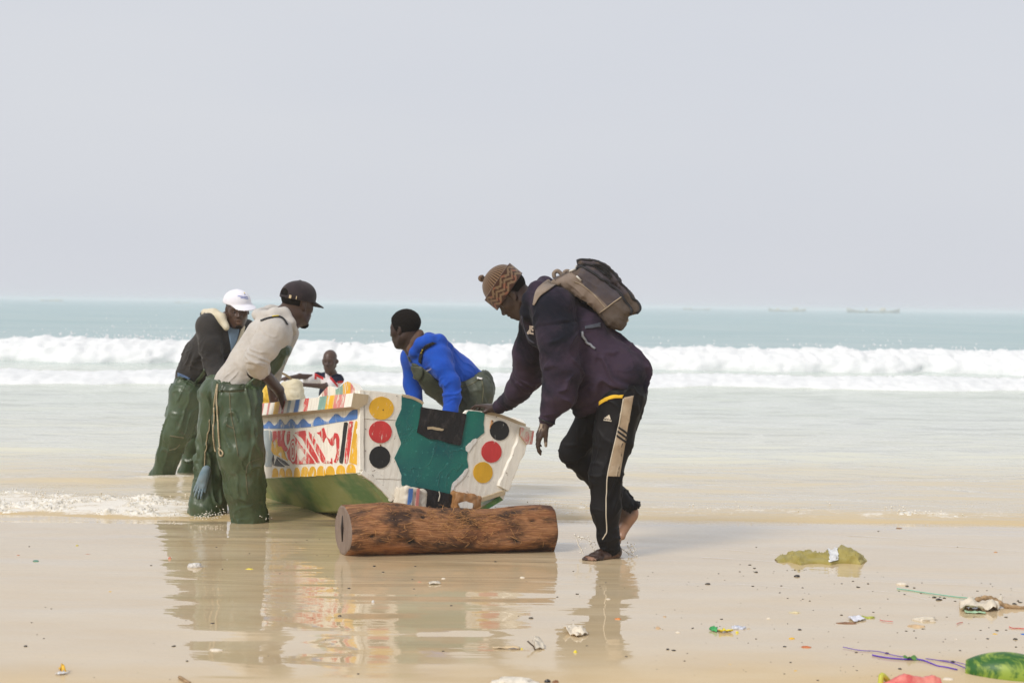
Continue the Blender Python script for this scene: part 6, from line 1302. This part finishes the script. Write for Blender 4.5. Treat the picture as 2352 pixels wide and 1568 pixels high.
# --- small things
def blob(name, px, py, w, h, m, label, cat, seed, flat_=.5, group=None, amp=.35, z=0.0, res=14):
    g = GS(px, py); k = mpp(px, py); W_, H_ = w * k / 2, h * k / 2; b = bmesh.new(); bmesh.ops.create_icosphere(b, subdivisions=3, radius=1)
    V = np.array([v.co[:] for v in b.verts]); F = [[v.index for v in f.verts] for f in b.faces]; b.free()
    V = V * (1 + amp * fbm(V * 1.6, 3, seed)[:, None]); V = V * [W_, W_ * flat_, H_ * 1.15]; V[:, 2] = np.maximum(V[:, 2], -.1 * H_); V[:, 2] -= V[:, 2].min(); return free_top(V + g + [0, 0, z - .002], m, name, label, cat, F, group)
def sheetlet(name, pts, m, label, cat, lift, seed, th=.0025, n=9):
    "a scrap of thin material: quad corners in the photo, crumpled, with thickness"
    c = [GS(*p) for p in pts]; us = np.linspace(0, 1, n); V = []
    for v in us:
        for u in us: V.append((c[0] * (1 - u) + c[1] * u) * (1 - v) + (c[3] * (1 - u) + c[2] * u) * v)
    V = np.array(V); sz_ = np.linalg.norm(c[2] - c[0]); V[:, 2] += .004 + lift * np.clip(.45 + 1.5 * fbm(V / (sz_ * .33), 3, seed), 0, 1.6); F = gridquads(n, n); m_ = len(V); lo_ = V - [0, 0, th]
    rim = [r for r in range(n)] + [r * n + n - 1 for r in range(1, n)] + [(n - 1) * n + c_ for c_ in range(n - 2, -1, -1)] + [r * n for r in range(n - 2, 0, -1)]
    F2 = F + [[i + m_ for i in f[::-1]] for f in F] + [[b, a, a + m_, b + m_] for a, b in zip(rim, rim[1:] + rim[:1])]; return free_top(np.vstack([V, lo_]), m, name, label, cat, F2)
def stringline(name, pts, r, m, label, cat, group=None, n=60, z=.004):
    p = np.array([GS(*q) for q in smoothline(pts, n)]); p[:, 2] += z + .004 * pnoise(p * 9, 3); V, F = tube(p, r, 5); return free_top(V, m, name, label, cat, F, group)
wht = simple('white_plastic_scrap', (.66, .66, .66), .5, .15, 40); clr = simple('milky_plastic', (.62, .55, .44), .3, .15, 30, .5); org = simple('orange_peel', (.66, .22, .05), .6, .25, 40); yor = simple('yellow_peel', (.72, .42, .03), .6, .2, 40); shell = simple('pale_shell', (.70, .62, .50), .5, .15, 60); brn = simple('brown_leaf', (.24, .12, .06), .7, .3, 60)
grn = simple('green_plastic', (.05, .34, .10), .45, .2, 30); yel2 = simple('yellow_plastic_scrap', (.78, .64, .04), .45, .15, 30)
# olive garment washed up on the right
ol = cloth_mat('olive_cloth', (.30, .245, .060), (.38, .32, .11), (.14, .11, .03), .85, 14, .5)
CGp = lambda cx, cy: (1768.6 + cx * .10742, 1234.6 + cy * .10742)
gp = [(200, 420, .018, .6), (330, 385, .045, .9), (430, 400, .035, 1), (600, 370, .075, 1.3), (760, 410, .06, 1.4), (1000, 390, .07, 1.4), (1200, 420, .06, 1.3), (1420, 400, .085, 1.2), (1650, 420, .115, 1.4), (1850, 430, .10, 1.3), (2000, 480, .06, 1.0), (2110, 530, .025, .6)]
V = []; nn = 26
for i, t in enumerate(np.linspace(0, len(gp) - 1, 90)):
    j = min(int(t), len(gp) - 2); u = t - j; cx, cy, hh, ww = [gp[j][k] * (1 - u) + gp[j + 1][k] * u for k in range(4)]
    base = GS(*CGp(cx, 560 - 40 * abs(math.sin(t)))); base[1] += .09
    for a in np.linspace(0, math.pi, nn): V.append(base + [0, -math.cos(a) * .10 * ww, math.sin(a) ** .8 * hh * .62 - .006])
V = np.array(V); F = gridquads(90, nn); N = vnormals(V, np.array(F)); N *= np.sign(N[:, 2].mean()); cre = pnoise(np.stack([V[:, 0] / .11 + V[:, 2] / .07, V[:, 1] / .07, V[:, 2] / .03], 1), 61); amp_ = sstep(.004, .03, V[:, 2])
V = V + N * (amp_ * (.018 * (ridge(cre, .10) - .3) + .009 * pnoise(V / .05, 63)))[:, None]
free_top(V, ol, 'garment', 'crumpled olive cloth garment washed up on the right of the sand', 'garment', F)
i0, i1 = 54, 68; Wv = []
for j in range(3, nn):
    sh_ = int(round((1 - j / nn) * -9)) + 4
    for i in range(i0, i0 + 8): Wv.append(V[(i + sh_) * nn + j] + N[(i + sh_) * nn + j] * (.007 + .004 * pnoise(np.array([[i * 1.3, j * .35, 0]]))[0]))
Wv = np.array(Wv); F = gridquads(nn - 3, 8); free_top(Wv, wht, 'plastic_strip', 'white plastic strip lying across the olive garment', 'plastic strip', F)
# melon
ml = M('melon_rind', (.05, .2, .03), .45, .4); v = ml.co(); n = ml.noise(9, v, 6, .7, .8); n2 = ml.noise(3.5, ml.n('Mapping', Vector=v, Scale=(.4, 1.5, 1.5)), 4)
ml.set('Base Color', ml.mix(ml.ramp(ml.math('ADD', ml.math('MULTIPLY', n, .6), ml.math('MULTIPLY', n2, .4)), (.46, 0), (.54, 1)), (.022, .105, .014), (.26, .36, .045))); ml.bump(n, .15, .004)
c0, c1 = GS(2217, 1545), GS(2430, 1566); ax = unit(c1 - c0); L = np.linalg.norm(c1 - c0); V = []; nu, nv = 40, 24; cross_ = np.array([-ax[1], ax[0], 0])
for u in np.linspace(0, 1, nu):
    r = .085 * (np.sin(math.pi * (.10 + .86 * u)) ** .62)
    for a in np.linspace(-.25, math.pi * .95, nv): V.append(c0 + ax * L * u + cross_ * (-math.cos(a) * r + .04) + [0, 0, math.sin(a) * r * .95 + .004 + .01 * u])
V = np.array(V); F = gridquads(nu, nv); inn = V - vnormals(V, np.array(F)) * np.sign(vnormals(V, np.array(F))[:, 2].mean()) * .010; m_ = len(V)
rim = list(range(nv)) + [r * nv + nv - 1 for r in range(1, nu)] + [(nu - 1) * nv + c_ for c_ in range(nv - 2, -1, -1)] + [r * nv for r in range(nu - 2, 0, -1)]
free_top(np.vstack([V, inn]), ml.m, 'melon_rind', 'curved piece of green watermelon rind at the right edge', 'melon rind', F + [[i + m_ for i in f[::-1]] for f in F] + [[a, b, b + m_, a + m_] for a, b in zip(rim, rim[1:] + rim[:1])])
fl = M('melon_flesh', (.7, .12, .12), .5, .5); n = fl.noise(20, fl.co(), 5); fl.set('Base Color', fl.mix(fl.ramp(n, (.35, 0), (.7, 1)), (.62, .06, .07), (.76, .30, .24)))
mr = empty('melon_slice', GS(2090, 1568), 'bitten pink watermelon slice at the bottom edge of the sand', 'melon slice'); V = []; nu = 50
for u in np.linspace(0, 1, nu):
    px = 2025 + 140 * u; top = np.interp(u, [0, .1, .25, .4, .55, .7, .85, .97, 1], [.008, .012, .032, .050, .040, .034, .044, .034, .010]); g = GS(px, 1577)
    for a, b in ((0, -.004), (.002, top), (.035, top * .9), (.05, -.004)): V.append(g + [0, a, b])
V = np.array(V); V += .003 * fbm(V / .012, 2, 8)[:, None]; F = [[i * 4 + k, i * 4 + k + 1, i * 4 + 5 + k, i * 4 + 4 + k] for i in range(nu - 1) for k in range(3)] + [[0, 1, 2, 3], [(nu - 1) * 4 + k for k in (3, 2, 1, 0)]]
mesh('flesh', V, [f[::-1] for f in F], fl.m, mr)
g = GS(2030, 1572); V, F = tube(smoothline([g + [-.012, .0, .0], g + [-.006, .01, .034], g + [.012, .02, .022], g + [.03, .03, .0]], 14), .011, 8); mesh('rind', V, F, simple('yellow_green_rind', (.50, .50, .06), .4, .2, 30), mr)
# driftwood, bag, strings
dw = simple('driftwood', (.33, .22, .12), .8, .45, 45, .3, .6, .006)
p = [GS(2228, 1392) + [0, 0, .01], GS(2240, 1391) + [0, 0, .028], GS(2266, 1391) + [0, 0, .040], GS(2286, 1392) + [0, 0, .030], GS(2308, 1396) + [0, 0, .012], GS(2345, 1398) + [0, 0, .004], GS(2380, 1397)]; V, F = tube(smoothline(p, 40), np.interp(np.linspace(0, 1, 40), [0, .1, .6, 1], [.006, .011, .012, .009]) * (1 + .2 * np.sin(np.arange(40) * 1.7)), 8); free_top(V, dw, 'driftwood', 'bent brown stick arching over a pale plastic bag', 'stick', F)
sheetlet('plastic_bag', [CO(1335, 800), CO(1780, 790), CO(1700, 860), CO(1345, 855)], clr, 'pale crumpled plastic bag under the bent stick', 'plastic bag', .035, 21, n=14)
sheetlet('plastic_scrap', [CO(1385, 850), CO(1590, 866), CO(1600, 880), CO(1390, 872)], simple('pale_green_plastic', (.38, .56, .36), .4, .15, 30), 'pale green plastic sliver beside the bag under the stick', 'plastic scrap', .006, 22)
pur = simple('purple_twine', (.10, .035, .40), .6, .2)
for pts, r, lab in (([(180, 1230), (340, 1258), (520, 1268), (700, 1305), (860, 1335), (960, 1358)], .0016, 'longest thin purple string running to the green leaf'), ([(470, 1302), (620, 1330), (780, 1345), (940, 1350), (1040, 1375), (1120, 1402), (1200, 1415), (1315, 1440)], .0034, 'thick frayed purple twine just below the green leaf'), ([(1000, 1340), (1160, 1358), (1280, 1385), (1400, 1428)], .0018, 'short purple string ending at the melon rind'), ([(1120, 1352), (1250, 1360), (1340, 1382), (1410, 1400)], .0013, 'finest purple string passing a pebble by the melon rind')):
    stringline('twine', [CO(*q) for q in pts], r, pur, lab, 'string', 'purple strings by the melon rind')
stringline('twine', [CO(*q) for q in [(715, 635), (900, 660), (1100, 692), (1300, 715), (1490, 742)]], .0025, simple('green_twine', (.20, .48, .34), .6, .2), 'straight pale green string leading to the bent stick', 'string')
rd2 = simple('red_thread', (.60, .12, .09), .6, .2)
stringline('twine', [CO(*q) for q in [(545, 942), (580, 955), (640, 962), (675, 966)]], .0016, rd2, 'short red thread beside the white paper scrap', 'string'); stringline('twine', [CO(*q) for q in [(1310, 988), (1335, 972), (1370, 965)]], .0016, rd2, 'tiny red thread right of the clear plastic', 'string'); stringline('twine', [CO(*q) for q in [(1830, 1012), (1870, 1022), (1920, 1022), (1990, 1030)]], .0022, rd2, 'red thread at the right edge below the stick', 'string')
sheetlet('leaf', [CO(775, 1332), CO(860, 1326), CO(945, 1350), CO(820, 1352)], simple('green_leaf', (.10, .24, .05), .5, .25, 40), 'small green leaf lying on the purple twine', 'leaf', .012, 31)
sheetlet('paper', [CO(225, 925), CO(330, 915), CO(412, 940), CO(290, 972)], simple('white_paper', (.68, .68, .74), .7, .08, 30), 'white paper scrap on the sand left of the clear plastic', 'paper', .010, 41)
blob('leaf', *CO(220, 976), 46, 5, brn, 'reddish brown leaf under the white paper scrap', 'leaf', 42, .5); blob('weed', *CO(390, 916), 54, 8, simple('yellow_green_weed', (.36, .38, .06), .6, .4, 60), 'yellow green weed behind the white paper scrap', 'weed', 43, .4, amp=.7)
blob('plastic_bottle', *CO(1005, 940), 58, 14, clr, 'clear crushed plastic piece among the pebbles', 'plastic scrap', 44, .45, amp=.5); blob('foam_lump', *CO(905, 1000), 38, 8, simple('tan_foam', (.56, .40, .24), .8, .2, 50), 'low tan lump just below the clear crushed plastic', 'lump', 45, .5)
blob('shell', *CO(765, 588), 26, 9, shell, 'white shell behind the green string', 'shell', 46, .7, amp=.12); blob('shell', *CO(1225, 1530), 26, 9, shell, 'pale shell beside the pink melon slice', 'shell', 47, .7, amp=.12); blob('shell', *CO(1690, 1080), 15, 3.5, yor, 'tiny yellow shell below the red thread', 'shell', 48); blob('bottle_cap', *CO(1972, 1084), 14, 5, simple('blue_cap', (.03, .13, .42), .4), 'blue plastic cap at the right edge', 'bottle cap', 49, .7, amp=.1)
blob('shell', *CO(1305, 1130), 10, 3, shell, 'tiny white shell between pebbles right of centre', 'shell', 50); blob('crumb', *CO(1697, 265), 9, 4, simple('orange_crumb', (.48, .24, .12)), 'small orange brown crumb alone on the far right sand', 'crumb', 51); blob('stick', *CO(735, 20), 14, 4, brn, 'dark twig at the edge of the water on the right', 'stick', 52, .3)
# --- between the man and the right
sheetlet('wrapper', [CN(585, 1050), CN(640, 1036), CN(672, 1045), CN(665, 1072)], grn, 'green end of a plastic wrapper below the crumpled foil', 'wrapper', .014, 61); sheetlet('wrapper', [CN(668, 1050), CN(760, 1062), CN(830, 1075), CN(690, 1078)], yel2, 'yellow plastic wrapper strip below the crumpled foil', 'wrapper', .014, 62); blob('wrapper', *CN(866, 1078), 8, 9, yel2, 'small upright yellow scrap right of the wrapper', 'wrapper', 63, .5)
blob('foil', *CN(878, 1032), 30, 14, simple('crumpled_foil', (.56, .58, .66), .35, .3, 80), 'crumpled white foil above the green and yellow wrapper', 'foil', 64, .6, amp=.75)
blob('shell', *CN(1178, 930), 11, 6, shell, 'round white shell right of the crumpled foil', 'shell', 65, .8, amp=.1); blob('shell', *CN(278, 1068), 12, 6, shell, 'round white shell left of the green wrapper', 'shell', 66, .8, amp=.1); blob('bread', *CN(1438, 868), 25, 7, simple('cream_crust', (.62, .54, .34)), 'cream crust dotted with black bits on the sand', 'crust', 67, .5)
blob('peel', *CN(1408, 1134), 15, 6, yor, 'yellow orange peel, the upper of two on the sand', 'peel', 68, .5); blob('peel', *CN(1550, 1225), 24, 7, simple('red_orange_peel', (.50, .14, .05), .6, .3, 40), 'red orange peel, the lower of two on the sand', 'peel', 69, .5); blob('peel', *CN(1447, 1445), 9, 3.5, yor, 'small yellow peel nearest the bottom edge', 'peel', 70, .5); blob('peel', *CN(795, 1378), 8, 2.5, yor, 'thin yellow scrap on the dry sand', 'peel', 71, .5)
blob('shell', *CN(80, 1025), 12, 8, simple('tan_shell', (.52, .36, .22)), 'tan shell with a drag trail beside the reflection', 'shell', 72, .8); blob('shell', *CN(145, 908), 9, 5, simple('tan_shell', (.52, .36, .22)), 'small tan shell above the other with a trail', 'shell', 73, .8); blob('shell', *CN(980, 1033), 11, 4, simple('tan_shell', (.50, .38, .24)), 'flat tan shell right of the crumpled foil', 'shell', 74)
# --- in front of the log
blob('plastic_scrap', *CM(732, 220), 20, 9, simple('grey_scrap', (.09, .10, .11), .5, .5, 60), 'dark grey scrap on a pale film before the log', 'plastic scrap', 81, .6, amp=.6); sheetlet('film', [CM(690, 222), CM(760, 216), CM(782, 228), CM(700, 232)], clr, 'pale plastic film under the dark grey scrap', 'plastic film', .006, 82)
blob('shell', *CM(1325, 182), 12, 6, shell, 'pale shell on the wet sand right of the log reflection', 'shell', 83, .7, amp=.15); blob('shell', *CM(796, 190), 9, 5, shell, 'tiny white shell right of the dark grey scrap', 'shell', 84); blob('peel', *CM(635, 214), 10, 3, simple('salmon_peel', (.58, .22, .14)), 'salmon peel left of the dark grey scrap', 'peel', 85); blob('feather', *CM(322, 350), 7, 10, wht, 'white feather standing on a dark chip', 'feather', 86, .4)
p = [GS(*CM(1412, 668)), GS(*CM(1402, 662)) + [0, 0, .012], GS(*CM(1380, 662)) + [0, 0, .024], GS(*CM(1360, 660)) + [0, 0, .034]]; V, F = tube(smoothline(p, 16), [.0035] * 16, 6); free_top(V, simple('dark_twig', (.08, .055, .035)), 'twig', 'dark twig sticking up from the sand beside clear plastic', 'twig', F)
cu = M('clear_plastic', (.80, .77, .70), .12, .5); cu.set('Transmission Weight', .75); cu.set('IOR', 1.15)
sheetlet('plastic_cup', [CM(1405, 610), CM(1450, 600), CM(1478, 660), CM(1410, 668)], clr, 'clear plastic cup piece right of the dark twig', 'plastic cup', .016, 91); sheetlet('plastic_bag', [CM(1600, 555), CM(1690, 530), CM(1770, 570), CM(1690, 590)], shell, 'torn cream plastic piece left of the orange bit', 'plastic bag', .022, 92, n=12)
sheetlet('straw', [CM(1120, 648), CM(1310, 652), CM(1310, 664), CM(1130, 660)], simple('tan_straw', (.60, .46, .28), .5), 'tan flattened tube lying left of the dark twig', 'straw', .006, 93); blob('crumb', *CM(1322, 660), 6, 6, yel2, 'yellow bit at the end of the tan tube', 'crumb', 94); blob('crumb', *CM(1682, 682), 9, 10, yel2, 'bright yellow bit right of the clear cup', 'crumb', 95, .6); blob('peel', *CM(1968, 463), 16, 6, org, 'orange bit lying in the reflection of the man', 'peel', 96, .5)
blob('shell', *CM(1902, 330), 11, 5, shell, 'white shell in the reflection of the trouser leg', 'shell', 97); blob('plastic_sheet', *CM(1280, 890), 98, 20, simple('white_crumpled_plastic', (.68, .62, .52), .5, .25, 40), 'large white crumpled plastic at the bottom edge', 'plastic sheet', 98, .5, amp=.5); blob('mussel', *CM(1495, 888), 15, 14, simple('black_mussel', (.018, .016, .018), .3), 'black mussel shell at the bottom edge', 'mussel', 99, .6, amp=.2); blob('mussel', *CM(1548, 890), 16, 10, brn, 'brown open mussel shell beside the black one', 'mussel', 100, .6, amp=.4)
# --- on the left
blob('foam_lump', *CL(1310, 450), 34, 17, simple('grey_white_clod', (.55, .52, .48), .8, .35, 90), 'grey white clod in the reflection below the glove', 'clod', 111, .6, amp=.3); blob('leaf', *CL(240, 408), 14, 6, simple('teal_scrap', (.05, .22, .17), .5, .5), 'teal green scrap at the far left', 'plastic scrap', 112, .5); blob('peel', *CL(1140, 392), 7, 8, simple('salmon_peel', (.58, .22, .14)), 'upright salmon scrap near the grey clod', 'peel', 113, .4); blob('peel', *CL(590, 360), 14, 2.5, simple('salmon_peel', (.45, .22, .15)), 'thin brown scrap on the left sand', 'peel', 114, .3); blob('peel', *CL(122, 368), 8, 3.5, simple('salmon_peel', (.50, .20, .12)), 'small red scrap above the teal one', 'peel', 115, .4); blob('peel', *CL(1675, 462), 20, 4, yel2, 'curled yellow strip in the painted reflection', 'peel', 116, .3)
blob('berry', *CL(518, 303), 7, 5, simple('yellow_berry', (.55, .45, .10)), 'yellow berry with a stalk near the foam line', 'berry', 117, .9, amp=.1); sheetlet('leaf', [CL(392, 1125), CL(430, 1150), CL(458, 1160), CL(415, 1158)], yor, 'orange leaf scrap at the bottom left', 'leaf', .03, 118); sheetlet('paper', [CL(370, 1165), CL(440, 1155), CL(465, 1160), CL(390, 1172)], wht, 'white scrap under the orange leaf scrap', 'paper', .006, 119); blob('crumb', *CL(740, 608), 8, 3, yor, 'small orange crumb on the left sand', 'crumb', 120); blob('shell', *CL(1450, 1005), 30, 8, shell, 'flat pale shell in the green reflection', 'shell', 121, .6, amp=.3)
stringline('stick', [CL(1205, 1190), CL(1235, 1208), CL(1275, 1232)], .007, dw, 'short brown stick at the bottom edge', 'stick', n=10, z=.006)
# --- splashes thrown up by the walking feet
spm = M('splash_water', (.86, .82, .74), .15, .6); parts = []
for pts in ([(1322, 1228), (1326, 1240), (1330, 1252), (1337, 1264), (1341, 1272)], [(1326, 1233), (1340, 1234), (1352, 1240), (1366, 1246)], [(1353, 1245), (1360, 1256), (1368, 1267)], [(1426, 1258), (1440, 1268), (1452, 1274), (1460, 1278)], [(1440, 1252), (1448, 1262), (1452, 1270)], [(1450, 1248), (1456, 1256), (1460, 1262)]):
    l = smoothline([P(x, y, 8.05) for x, y in pts], 16); parts.append(tube(l + RNG.normal(0, .002, l.shape), .0022 + .0018 * RNG.random(16), 4))
    for q in l[::3]: parts.append((IV * RNG.uniform(.003, .006) + q + RNG.normal(0, .012, 3), IF))
for cx, cy in ((470, 1189), (458, 1190), (485, 1188), (505, 1180), (575, 1191), (600, 1190)):
    for _ in range(28):
        g = G(cx + RNG.normal(0, 12), cy + RNG.normal(0, 2), .02); g[2] += RNG.exponential(.012); parts.append((IV * RNG.uniform(.002, .0045) + g, IF))
V, F = join(parts); tag(mesh('splash', V, F, spm.m), 'drops of water splashing round the walking feet', kind='stuff')
